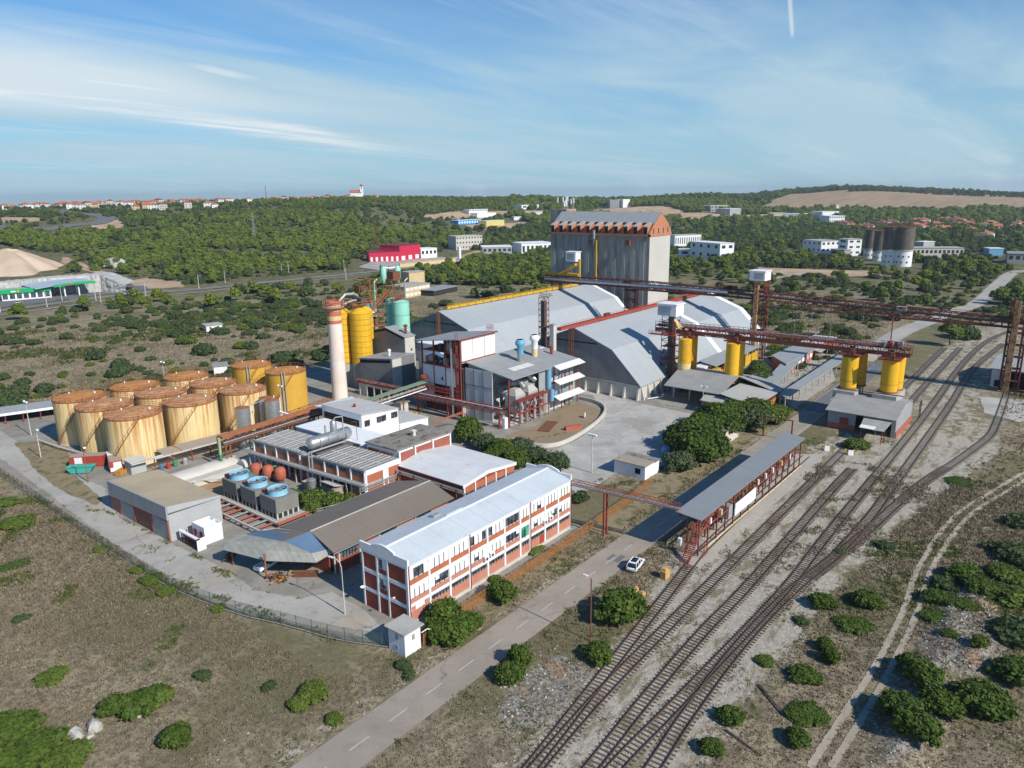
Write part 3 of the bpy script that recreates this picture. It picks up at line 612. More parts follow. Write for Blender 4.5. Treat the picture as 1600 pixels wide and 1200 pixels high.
# embankment wall and the pale rock face behind the petrol station
def rock_face():
  m=mat('pale_rock_face',(.50,.49,.46),(.36,.36,.35),scale=.12,amt=.9,streak=(.24,.24,.25),streak_amt=(.5,.7),streak_scale=.25,bump=.8,rough=.95)
  a,b,c=Vector((136.0,538.8)),Vector((203.9,515.8)),Vector((209.2,490.7));mb=MB();n=90;V=[];Fc=[]
  nrm=Vector((.62,.78))
  for i in range(n+1):
    t=i/n;p=a.lerp(b,t/.84)if t<.84 else b.lerp(c,(t-.84)/.16)
    H_=9+2.5*math.sin(min(1,t*1.05)*math.pi*.62)+random.uniform(-.4,.4)-(t>.84)*(t-.84)*36;s=0
    for k in range(7):
      f=k/6;off=f*2.2+random.uniform(-.6,.6)*(0<k<6);V.append((p.x+nrm.x*(10+off),p.y+nrm.y*(10+off),H_*f-.2))
    V.append((p.x+nrm.x*40,p.y+nrm.y*40,H_*.9))
  for i in range(n):
    for k in range(7):Fc.append((i*8+k,(i+1)*8+k,(i+1)*8+k+1,i*8+k+1))
  mb.add(V,Fc);mb.build('rock_face',m,kind='structure')
rock_face()
def mound():
  m=mat('sandy_spoil',(.55,.44,.34),(.46,.34,.23),scale=.05,amt=.9,streak=(.36,.24,.14),streak_amt=(.62,.8),streak_scale=.1,bump=.5,rough=.95)
  c=Vector((201.3,695.7));mb=MB();n,k=60,18;V=[];Fc=[]
  for j in range(k+1):
    f=j/k
    for i in range(n):
      a=2*math.pi*i/n;r=f*(40+7*math.sin(3*a+1)+4*math.sin(7*a));h=22*(1-f)**.9*(1 if f>.14 else 1)-.6
      h=min(h,17.5+1.5*math.sin(2*a))+random.uniform(-.2,.2)
      V.append((c.x+30*.6+r*math.cos(a)*1.0,c.y+30*.8+r*math.sin(a)*1.0,h+float(ground_z(c.x,c.y))))
  for j in range(k):
    for i in range(n):Fc.append((j*n+i,(j+1)*n+i,(j+1)*n+(i+1)%n,j*n+(i+1)%n))
  mb.add(V,Fc);mb.build('spoil_mound',m,kind='structure',smooth=True)
mound()

# ------------------------------------------------------------------ siding tracks
SLEEPER=MB().box(-.085,.085,-1.25,1.25,0,.07).build('sleeper',M['wood'])
SLEEPER_ME=SLEEPER.data;bpy.data.objects.remove(SLEEPER)
def track(label,pts,sl_to=1e9,z=.05,n=14,sleepers=True,skip=None):
  poly,C=ribbon(pts,1.5,n);t=thing('railway_track',label,'railway track',(pts[0][0],pts[0][1],0),'siding tracks')
  C=[Vector(c)for c in C]
  for s in(-1,1):
    mb=MB();V=[];prof=((-.06,.0),(.06,.0),(.035,.16),(-.035,.16));F_=[]
    for i,c in enumerate(C):
      d=(C[min(i+1,len(C)-1)]-C[max(i-1,0)]).normalized();nn=Vector((-d.y,d.x));o=c+nn*(s*.75)
      for a,h in prof:V.append((o.x+nn.x*a,o.y+nn.y*a,z+.05+h))
    for i in range(len(C)-1):
      for k in range(4):F_.append((i*4+k,i*4+(k+1)%4,(i+1)*4+(k+1)%4,(i+1)*4+k))
    mb.add(V,F_).build('rail',M['rail'],t)
  if not sleepers:return t
  dist=0;nxt=0.;cnt=0;far=MB();l=t.location
  for a,b in zip(C,C[1:]):
    L_=(b-a).length
    while nxt<=dist+L_:
      p=a.lerp(b,(nxt-dist)/L_);d=(b-a).normalized();ang=math.atan2(d.y,d.x)+random.uniform(-.04,.04)
      if not(skip and skip[0]<p.x<skip[1]):
        if p.x<sl_to and cnt<290:
          o=bpy.data.objects.new('sleeper',SLEEPER_ME);COL.objects.link(o);o.parent=t;o.location=(p.x-l.x,p.y-l.y,z-.01+random.uniform(-.02,.01));o.rotation_euler=(0,0,ang);cnt+=1
        else:far.cbox(p.x,p.y,z,.18,2.4,.08,rz=ang)
      nxt+=.70
    dist+=L_
  if far.v:far.build('sleepers',mat('bleached_sleeper',(.36,.33,.27),(.27,.24,.19),scale=2),t,kind='stuff')
  return t
tA=track('leftmost siding track that runs up to the concrete strip of the loading platform',[(40,39.3),(53.5,40.6),(67.7,42.3),(83.5,44.2),(92,45.2),(103.5,46.6),(112,47.4),(135,48.0),(168,48.3)],skip=(104,400))
tB=track('siding track second from the road, passing close beside the loading platform',[(40,38.9),(53.1,40.0),(68.6,41.0),(85.8,41.3),(106,41.6),(135,42.0),(167.4,42.4),(215,43.2),(250.4,44.1),(323.6,45.1)],165)
tC=track('short siding track third from the road, ending in the weeds near the load house',[(40,34.6),(57,35.4),(71.2,36.2),(87.9,36.7),(105.8,36.6),(151.3,37.6),(166.5,37.6)])
tF=track('weedy siding track between the load house and the straight through track',[(196,37.9),(215,38.4),(247,39.3),(327,40.2)],150)
tD=track('long straight siding track with a turnout in the foreground, running under the gallery',[(40,33.4),(58.4,33.4),(69.1,32.9),(84,32.3),(94.5,31.9),(108.4,31.6),(131.3,32.1),(187.2,32.7),(230.8,33.3),(298.9,35.0),(348.6,33.6),(385,28)],165)
tE=track('siding track fourth from the road whose two branches cross in the foreground',[(44,29.2),(60.9,30.2),(70.3,30.9),(84,31.4),(96,31.2),(108.4,30.4),(121,28.8),(137.7,28.1),(152.8,28.1),(190.2,28.6),(236.9,29.4),(288.8,30.9),(345,28)],165)
tG=track('curved outermost siding track leading towards the pale shed',[(112,29.9),(121,28.6),(135.5,26.8),(149.4,25.6),(168.1,23.4),(182.1,20.8),(197.7,18.4),(210,16.9),(224,16.9),(264,18.4)],180)
# ------------------------------------------------------------------ three-storey brick and white office block
def window_unit(parent,x0,x1,z0,z1,y,lights,state,face='-y',frame=None,glass=None):
  """one window: frame part with glass / blind panes; drawn on a wall facing -y at plane y (or -x at plane x=y)"""
  fr=MB();ml_=[];t=.06;d=.05
  def bx(mb,a0,a1,b0,b1,o0,o1,m=None):
    if face=='-y':mb.box(a0,a1,y-o1,y-o0,b0,b1,m)
    else:mb.box(y-o1,y-o0,a0,a1,b0,b1,m)
  for a0,a1,b0,b1 in((x0,x1,z0,z0+t),(x0,x1,z1-t,z1),(x0,x0+t,z0,z1),(x1-t,x1,z0,z1)):bx(fr,a0,a1,b0,b1,0,d+.02)
  for k in range(1,lights):
    a=x0+(x1-x0)*k/lights;q=MB();bx(q,a-.05,a+.05,z0-.1,z1-.12,.02,d+.09);ml_.append(q)
  w=fr.build('window',frame or M['white'],parent)
  for q in ml_:q.build('mullion',M['dark'],w)
  for k in range(lights):
    a0,a1=x0+(x1-x0)*k/lights,x0+(x1-x0)*(k+1)/lights
    p=MB();bx(p,a0+t,a1-t,z0+t,z1-t,.0,.025);s=state[k%len(state)]
    p.build('pane',glass or M['glass'],w)
    if s=='b':q=MB();bx(q,a0+.045,a1-.045,z0+.05,z1-.05,.03,.075);q.build('blind',M['white'],w)
    elif s=='h':q=MB();bx(q,a0+.045,a1-.045,z0+(z1-z0)*.5,z1-.05,.03,.075);q.build('blind',M['white'],w)
  return w
def office():
  t=thing('office_building','three-storey white and brick-red office block with pale metal roof beside the road','building',(63.2,70.6,0))
  X0,X1,Y0,Y1,E=63.2,103.6,70.6,80.4,9.6
  px=[63.2,67.3,71.6,76.0,80.3,84.6,88.7,91.4,95.7,99.7,103.6]
  MB().box(X0,X1,Y0,Y1,0,E).build('wall',M['white'],t)
  mb=MB();mb.box(X0-.05,X1+.05,Y0-.25,Y0-.02,0,.55);mb.build('plinth',M['concrete_pale'],t)
  # roof
  rm=M['white_sheet'];ym=(Y0+Y1)/2
  mb=MB();mb.slab([(X0+.2,Y0-.35,E+.05),(X1-.2,Y0-.35,E+.05),(X1-.2,ym,E+1.25),(X0+.2,ym,E+1.25)],.12);mb.slab([(X0+.2,ym,E+1.25),(X1-.2,ym,E+1.25),(X1-.2,Y1+.35,E+.05),(X0+.2,Y1+.35,E+.05)],.12)
  rf=mb.build('roof',rm,t)
  MB().box(X0+.2,X1-.2,ym-.14,ym+.14,E+1.2,E+1.33).build('ridge_cap',M['white'],rf)
  mb=MB();mb.cbox(76.5,ym+2.6,E+.85,1.5,.9,.3);mb.build('roof_hatch',M['galv_dull'],rf)
  MB().box(76.8,80.6,ym+.25,ym+.6,E+1.12,E+1.26).build('flashing',M['white'],rf)
  for x,s in((X0,-1),(X1,1)):     # stepped, curved parapets
    prof=[(Y0-.25,0+E-.3),(Y0-.25,E+.95),(Y0+2.5,E+.95),(Y0+2.5,E+1.15)]
    for k in range(9):
      a=k/8;y=Y0+2.5+(Y1-Y0-5.0)*a;prof.append((y,E+1.15+.55*math.sin(math.pi*a)))
    prof+=[(Y1-2.5,E+.95),(Y1+.25,E+.95),(Y1+.25,E-.3)]
    MB().xprof(prof,x-.16,x+.16).build('parapet',M['white'],t)
  # pilasters and bands on the road side
  for x in px:
    MB().box(x-.19,x+.19,Y0-.2,Y0-.003,0,E-.05).build('pilaster',M['white'],t)
  mb=MB();
  for z0,z1 in((2.95,3.45),(5.75,6.35),(8.9,9.55)):mb.box(X0,X1,Y0-.12,Y0-.004,z0,z1)
  mb.build('band',M['white'],t)
  st_top=['bdbb','bbbd','bbbb','bbbb','dbbd','dbbb','dddd','bb','bbbh','bbbb','bbbb']
  tops=['bddb','bbbb','bbbb','dbbd','dbbb','dddd','bbb','bbhb','bbbb','bbbb']
  mids=['bbbb','bhdd','bbbb','bhbb','bbbb','dddh','ggg','bhbb','bbhd','hbbb']
  for i in range(10):
    a,b=px[i]+.19,px[i+1]-.19;n=3 if i==6 else 4
    MB().box(a,b,Y0-.09,Y0-.006,6.36,7.15).build('brick_panel',M['brick'],t)
    window_unit(t,a,b,7.2,8.85,Y0-.006,n,tops[i])
    if i==6:
      w=window_unit(t,a,b,3.5,5.6,Y0-.006,2,'dd',glass=M['glass_green'],frame=M['white'])
      MB().box(a,b,Y0-.09,Y0-.006,2.2,2.94).build('brick_panel',M['brick_pale'],t)
    else:
      MB().box(a,b,Y0-.09,Y0-.006,3.46,4.2).build('brick_panel',M['brick_pale'],t)
      window_unit(t,a,b,4.25,5.7,Y0-.006,n,mids[i])
    MB().box(a,b,Y0-.09,Y0-.006,.56,2.15).build('brick_panel',M['brick_pale'],t)
    if i:window_unit(t,a,b,2.2,2.9,Y0-.095 if i==6 else Y0-.006,6 if i!=6 else 4,'d',frame=M['galv_dull'])
    else:
      for q in(63.7,66.3):MB().box(q,q+.7,Y0-.1,Y0-.006,2.25,2.85).build('vent_panel',M['brick_pale'],t)
  MB().box(94.2,95.4,Y0-.14,Y0-.095,.2,2.15).build('door',M['red_paint'],t)
  for x in(63.25,76.1,91.45,103.55):
    mb=MB();mb.tube((x,Y0-.3,.2),(x,Y0-.3,E),.07,6);mb.build('drainpipe',M['red_steel'],t)
  for x,z in((79.2,3.6),(80.6,3.75),(95.0,4.05),(96.6,4.25)):
    o=MB().box(x,x+.95,Y0-.6,Y0-.13,z,z+.75).build('air_conditioner',M['white'],t)
    MB().lathe(x+.48,0,[(.0,0),(.26,0),(.26,.03),(0,.03)],12)
    f=MB();f.tube((x+.42,Y0-.62,z+.37),(x+.42,Y0-.6,z+.37),.27,12);f.build('fan_grille',M['dark'],o)
  # gable end
  YB=[Y1-.25,Y1-3.35,Y1-3.55,Y1-5.75,Y1-5.95,Y0+.25]
  ys=[(77.25,80.0,3),(74.95,76.75,1),(71.1,74.5,3)]
  for z0,z1 in((0,2.6),(3.3,5.7),(6.5,8.9)):
    for a,b,k in ys:
      if k==3:
        MB().box(X0-.06,X0-.004,a,b,z0+.05,z1).build('brick_panel',M['brick_dark'],t)
        if z0==0:MB().box(X0-.1,X0-.065,a+.05,a+1.1,.05,2.1).build('door',M['red_steel'],t)
      elif z0==0:MB().box(X0-.08,X0-.004,a+.1,b-.1,.05,2.6).build('door',M['red_steel'],t)
      else:
        MB().box(X0-.06,X0-.004,a+.1,b-.1,z0+.05,z0+.8).build('brick_panel',M['brick_dark'],t)
        window_unit(t,a+.1,b-.1,z0+.85,z1,X0-.005,2,'bd' if z0>4 else 'hd',face='-x',frame=M['white'])
  for y in(70.75,74.72,77.0,80.2):MB().box(X0-.14,X0-.003,y-.16,y+.16,0,E-.05).build('pilaster',M['white'],t)
  mb=MB()
  for z0,z1 in((2.75,3.2),(5.85,6.4),(8.98,9.6)):mb.box(X0-.1,X0-.004,Y0+.3,Y1-.3,z0,z1)
  mb.build('band',M['white'],t)
  dish=MB();dish.lathe(62.75,80.1,[(.05,3.0),(.42,3.2),(.42,3.24),(.02,3.1)],14);dish.build('satellite_dish',M['white'],t)
  lamp=MB();lamp.tube((X0,73.2,3.2),(X0-1.0,72.6,4.4),.035,5);lamp.cbox(X0-1.1,72.5,4.45,.4,.25,.12);lamp.build('wall_lamp',M['white'],t)
office()

# ------------------------------------------------------------------ long brown-roofed workshop with the car port
def brown_hall():
  t=thing('workshop_hall','long low workshop with brown sheet roof and blue patched end','building',(65,90,0))
  w=MB();w.prism([(66.6,91.2),(91.5,91.2),(91.5,104),(66.6,104)],0,4.5);w.build('wall',M['brick_dark'],t)
  mb=MB();mb.slab([(65.0,89.8,4.9),(92.6,89.3,4.9),(92.6,95.6,6.9),(65.0,95.6,6.9)],.12,M['brown_roof']);mb.slab([(65.0,95.6,6.9),(92.6,95.6,6.9),(92.2,104.9,4.7),(65.4,105.1,4.7)],.12,M['brown_roof'])
  rf=mb.build('roof',None,t)
  MB().box(65.0,92.6,95.48,95.72,6.86,6.96).build('ridge_cap',M['concrete_pale'],rf)
  mb=MB();mb.box(65,92.6,89.5,89.62,4.66,4.8);mb.box(65.2,92,105.02,105.2,4.5,4.64);mb.build('gutter',M['galv_dull'],rf)
  for i,x in enumerate((67.0,71.3,75.6,79.9,84.2,88.4)):
    m=[M['dark'],M['brick'],M['dark'],M['brick_pale'],M['dark'],M['brick_pale']][i]
    if i in(0,2,4):window_unit(t,x+.3,x+4.0,2.4,4.3,91.19,6,'d',frame=M['galv_dull'])
    else:MB().box(x+.3,x+4.0,91.1,91.196,.3,4.3).build('brick_panel',m,t)
    MB().box(x-.1,x+.15,91.05,91.197,0,4.45).build('pilaster',M['concrete_pale'],t)
  # open car port: faceted roof on posts
  c=thing('car_port','open-sided car port with grey faceted roof and blue sheets at the workshop end','car port',(60,98,0))
  A=(65.0,95.6,6.9);B=(61.0,97.2,6.2)
  mb=MB();gr=M['eternit_x'];bl=M['blue_roof']
  ow,oc,oe=(57.1,108.0,4.5),(59.3,99.6,4.6),(63.0,92.9,4.6)
  ne,nw=(66.6,91.0,4.8),(64.8,105.4,4.8)
  mb.slab([(60.3,107.6,4.65),ow,oc,B],.1,gr);mb.slab([B,oc,oe],.1,gr)
  mb.build('roof',None,c)
  mb=MB();mb.slab([B,oe,ne,A],.1,bl);mb.slab([(62.2,106.8,4.75),(60.3,107.6,4.65),(61.0,98.6,6.0),(62.9,98.6,6.2)],.1,bl);mb.build('blue_roof_sheet',bl,c)
  mb=MB();mb.slab([nw,(62.2,106.8,4.75),(62.9,98.6,6.2),(61.0,98.6,6.0),B,A],.1);mb.build('roof_sheet',M['brown_roof'],c)
  mb=MB();mb.slab([(64.5,105.5,4.83),(62.6,106.6,4.78),(63.3,99.4,6.12),(64.9,98.8,6.22)],.03);mb.build('skylight_sheet',mat('pale_blue_rooflight',(.55,.66,.72),rough=.4),c)
  fo=[(56.4,108.2,3.2),(58.6,99.0,3.2),(63.1,91.9,3.3),(66.9,91.0,4.3)]
  up=[ow,oc,oe,ne]
  for i in range(3):MB().slab([up[i],up[i+1],fo[i+1],fo[i]],.08).build('fascia',M['eternit_x'],c)
  for x,y in((58.3,98.9),(57.6,107.6),(66.4,91.6),(65.8,104.6)):MB().tube((x,y,0),(x,y,4.5),.14,8).build('post',M['rust_pipe']if x<60 else M['concrete_pale'],c)
  MB().box(65.6,65.8,92.0,104.4,0,4.6).build('back_wall',M['brick_dark'],c)
brown_hall()

# pickup truck under the car port, scrap heap, stacked beams
def vehicle(label,x,y,rz,paint='car_white',kind='suv',L_=4.5,W=1.85,H_=1.6,name='parked_car',z=.02,cat='car',group=None):
  t=thing(name,label,cat,(x,y,z),group,rz)
  bm=MB();h1,h0=.86*H_/1.6,.28
  sec=[]   # body hull: cross-sections along x
  if kind=='suv':stn=[(-.5,.42,.78),(-.485,.30,.92),(-.40,.24,.97),(-.15,.24,.99),(.18,.24,1.0),(.36,.25,.93),(.46,.30,.82),(.5,.42,.68)]
  else:stn=[(-.5,.40,.85),(-.49,.34,.9),(-.2,.3,.9),(.15,.3,.95),(.38,.32,.9),(.48,.36,.82),(.5,.45,.7)]
  n=10
  for f,lo,hi in stn:
    wy_=W/2*(1-.10*(abs(f)*2)**4);zt=h1*1.06*hi;zl=lo
    ring=[(-wy_*.86,zl),(wy_*.86,zl),(wy_,zl+.18),(wy_*1.0,zt-.22),(wy_*.95,zt-.05),(wy_*.8,zt),(-wy_*.8,zt),(-wy_*.95,zt-.05),(-wy_*1.0,zt-.22),(-wy_,zl+.18)]
    sec.append([(f*L_,a,b)for a,b in ring])
  V=[v for s in sec for v in s];F_=[(k*n+i,k*n+(i+1)%n,(k+1)*n+(i+1)%n,(k+1)*n+i)for k in range(len(sec)-1)for i in range(n)]
  F_+=[tuple(range(n))[::-1],tuple(range((len(sec)-1)*n,len(sec)*n))]
  bm.add(V,F_).build('body',M[paint],t,smooth=True,local=True)
  def cabin(pts,w0,w1,z0,z1,name,m,inset=0):
    V=[(pts[0]*L_,-w0,z0),(pts[3]*L_,-w0,z0),(pts[3]*L_,w0,z0),(pts[0]*L_,w0,z0),(pts[1]*L_,-w1,z1),(pts[2]*L_,-w1,z1),(pts[2]*L_,w1,z1),(pts[1]*L_,w1,z1)]
    return MB().add(V,[(0,3,2,1),(4,5,6,7),(0,1,5,4),(1,2,6,5),(2,3,7,6),(3,0,4,7)]).build(name,m,t,local=True)
  zb=h1*1.03
  cp=(-.46,-.38,.08,.27)if kind=='suv' else((-.08,-.04,.14,.27)if kind=='pickup' else(-.36,-.22,.10,.26))
  g_=cabin(cp,W/2*.90,W/2*.74,zb-.04,H_-.05,'windows',M['glass_car'])
  k=MB();w1=W/2*.755
  k.box(cp[1]*L_-.06,cp[2]*L_+.04,-w1,w1,H_-.07,H_)
  k.build('roof',M[paint],t,local=True)
  if kind=='suv':
    MB().box(cp[1]*L_+.35,cp[2]*L_-.1,-w1*.7,w1*.7,H_,H_+.012).build('sunroof',M['glass_car'],t,local=True)
    for s in(-1,1):
      q=MB()
      for f in((cp[0],cp[1]),(-.17,-.17),(.04,.04),(cp[3],cp[2])):q.tube((f[0]*L_,s*W/2*.905,zb-.03),(f[1]*L_,s*W/2*.76,H_-.04),.045,5)
      q.tube((cp[1]*L_,s*w1*.92,H_+.05),(cp[2]*L_,s*w1*.92,H_+.05),.02,4);q.build('pillar',M[paint],t,local=True)
      MB().box(-.502*L_,-.47*L_,s*W*.40-.12,s*W*.40+.12,.72,.84).build('tail_light',M['red_paint'],t,local=True)
      MB().box(.46*L_,.495*L_,s*W*.36-.14,s*W*.36+.14,.62,.74).build('headlight',M['galv'],t,local=True)
    MB().cbox(-.503*L_,0,.62,.02,.5,.13).build('number_plate',M['white'],t,local=True)
  if kind=='pickup':
    q=MB();q.box(-.47*L_,-.1*L_,-W*.42,W*.42,h1*.93,h1*.93+.02);q.build('load_bed',M['dark'],t,local=True)
    q=MB()
    for a in((-.49*L_,-.47*L_,-W*.46,W*.46),(-.49*L_,-.1*L_,-W*.46,-W*.42),(-.49*L_,-.1*L_,W*.42,W*.46)):q.box(*a,h1*.9,h1*1.2)
    q.build('bed_side',M[paint],t,local=True)
  for fx in(-.31,.31):
    for s in(-1,1):
      w=MB();w.tube((fx*L_,s*(W/2-.20),.33),(fx*L_,s*(W/2+.01),.33),.33,16);wo=w.build('wheel',M['tyre'],t,local=True)
      r=MB();r.tube((fx*L_,s*(W/2-.02),.33),(fx*L_,s*(W/2+.02),.33),.20,10);r.build('rim',M['galv'],wo,local=True)
  return t
car=vehicle('white SUV with dark sunroof parked half on the road verge',98.0,53.6,math.radians(10),z=.05)
truck=vehicle('white pickup truck with empty bed parked under the car port',60.9,102.3,math.radians(8),kind='pickup',L_=4.9,W=1.8,H_=1.65,name='pickup_truck',cat='pickup truck')
def scrap():
  o=MB();rr=random.Random(3)
  for i in range(46):
    a=rr.uniform(0,6.28);r=rr.uniform(0,2.0);x,y=59.6+r*math.cos(a)*.8,97.4+r*math.sin(a)*1.1;L_=rr.uniform(.5,1.8);b=rr.uniform(0,6.28);z=rr.uniform(.08,.75)
    o.tube((x-L_/2*math.cos(b),y-L_/2*math.sin(b),z),(x+L_/2*math.cos(b),y+L_/2*math.sin(b),z+rr.uniform(-.2,.3)),rr.uniform(.03,.14),5,rr.choice([M['rust'],M['rust_pipe'],M['ochre'],M['rust'],M['dark_steel'],M['dark_steel'],M['rust']]))
  tag(o.build('scrap_heap'),'heap of rusty and yellow scrap metal under the edge of the car port','scrap heap')
  o=MB()
  for k in range(5):o.cbox(62.6+.1*k,94.4+.12*k,.15+.18*k,4.2,.18,.14,rz=-.9)
  tag(o.build('beam_stack',M['rust']),'stack of rusty steel beams lying at the workshop corner','steel beams')
  o=MB()
  for k in range(14):o.tube((57.2+rr.uniform(-.5,.5),109.2+rr.uniform(-.8,.9),.2+.07*k),(60.2+rr.uniform(-.5,.5),111.0+rr.uniform(-.8,.9),.2+.07*k),.09,6)
  tag(o.build('pipe_pile',M['rust']),'pile of dark rusty pipes left of the car port','pipe pile')
  tag(MB().cbox(62.5,96.2,.35,3.2,1.6,.12,rz=-.8).build('timber_board',mat('timber',(.45,.33,.2))),'pale timber board leaning low beside the scrap heap','board')
scrap()

# ------------------------------------------------------------------ tan-roofed garage, white hut, rack
def tan_garage():
  t=thing('garage_building','grey garage with tan flat roof and brown sliding doors by the service road','building',(55.5,124.5,0))
  X0,X1,Y0,Y1=55.5,65.6,124.5,148.2
  w=MB();w.xprof([(Y0,0),(Y1,0),(Y1,4.9),(Y0,5.1)],X0,X1);w.build('wall',mat('grey_plaster',(.40,.41,.41),(.34,.35,.35),scale=.4),t)
  MB().slab([(X0-.15,Y0+.1,6.75),(X0-.15,Y1+.3,5.95),(X1+.1,Y1+.3,5.2),(X1+.1,Y0+.1,5.5)],.14).build('roof',M['tan_roof'],t)
  g=MB();g.yprof([(X0-.02,5.5),(X0-.02,6.85),(X1+.02,5.62),(X1+.02,5.2)],Y0-.12,Y0+.05);g.build('parapet',mat('grey_plaster',(.4,.41,.41)),t)
  f=MB();f.xprof([(Y0,4.2),(Y0,6.85),(Y1,6.05),(Y1,3.0)],X0-.3,X0-.02);f.build('fascia',M['grey_sheet_y'],t)
  f=MB();f.xprof([(Y0,4.12),(Y0,4.25),(Y1,3.05),(Y1,2.92)],X0-.34,X0-.30);f.build('rail_beam',M['red_steel'],t)
  for a,b,m,lb in((144.2,147.8,'rust_pipe','pale rusty sliding door'),(138.4,143.8,'galv_dull',None),(131.2,137.6,'rust','dark rusty sliding door'),(125.0,130.6,'galv_dull',None)):
    mm=mat('brown_door',(.20,.10,.065),(.14,.07,.045),rib=(Y_,.5))if m=='rust' else(mat('faded_red_door',(.34,.17,.12),(.27,.12,.09),rib=(Y_,.5))if m=='rust_pipe' else M['grey_sheet_y'])
    o=MB().box(X0-.12,X0-.004,a,b,.1,3.1 if a>138 else 3.7).build('door',mm,t)
    if lb:o['label']=lb
  for y in(124.8,130.9,137.9,144.0):MB().box(X0-.2,X0-.005,y-.12,y+.12,0,4.0).build('post',M['salmon'],t)
  h=thing('white_hut','small white two-cell hut with open top against the garage wall','hut',(59.5,119.5,0))
  w=MB();x0,x1,y0,y1=58.6,62.0,118.2,122.4
  for a in((x0,x1,y0,y0+.2),(x0,x1,y1-.2,y1),(x0,x0+.2,y0+.2,y1-.2),(x1-.2,x1,y0+.2,y1-.2),(x0+.2,x1-.2,120.2,120.4)):w.box(*a,0,3.3)
  w.build('wall',M['white'],h);MB().box(x0+.21,x1-.21,y0+.21,y1-.21,2.7,2.8).build('roof',M['white'],h)
  for y in(118.9,120.9):MB().box(x0-.05,x0-.004,y,y+.9,.1,2.3).build('door',M['red_steel'],h)
  r=thing('storage_rack','low dark red steel storage rack with white roof strip beside the white hut','rack',(57,118.5,0))
  mb=MB()
  for k in range(6):
    y=117.2+k*1.1;mb.box(56.6,56.75,y,y+.12,0,2.1);mb.box(57.6,57.75,y,y+.12,0,2.1)
  mb.build('frame',M['red_steel'],r);mb=MB();mb.box(56.4,57.0,116.9,123.4,2.1,2.3);mb.box(56.4,58,116.9,117.05,0,2.3);mb.build('roof',M['white'],r)
  for z in(.7,1.4):MB().box(56.7,57.7,117.2,122.8,z,z+.06).build('shelf',M['dark_steel'],r)
tan_garage()

# ------------------------------------------------------------------ transformer kiosk
def kiosk():
  t=thing('transformer_kiosk','small white transformer kiosk with grey flat roof at the fence corner','kiosk',(59,67,0))
  MB().box(57.7,60.6,65.7,68.9,0,3.5).build('wall',M['white'],t);MB().box(57.3,61.0,65.3,69.3,3.5,3.68).build('roof',M['concrete'],t)
  for z in(.8,2.2):
    MB().box(57.64,57.697,67.0,67.5,z,z+.5 if z<1 else z+.8).build('louvre',M['galv_dull'],t)
  MB().box(59.0,59.5,65.64,65.697,2.0,2.8).build('louvre',M['galv_dull'],t)
  MB().path([(60.6,65.5,2.4),(61.6,65.4,2.5),(62.2,65.3,2.2)],.07,6).build('cable_pipe',M['white'],t)
kiosk()

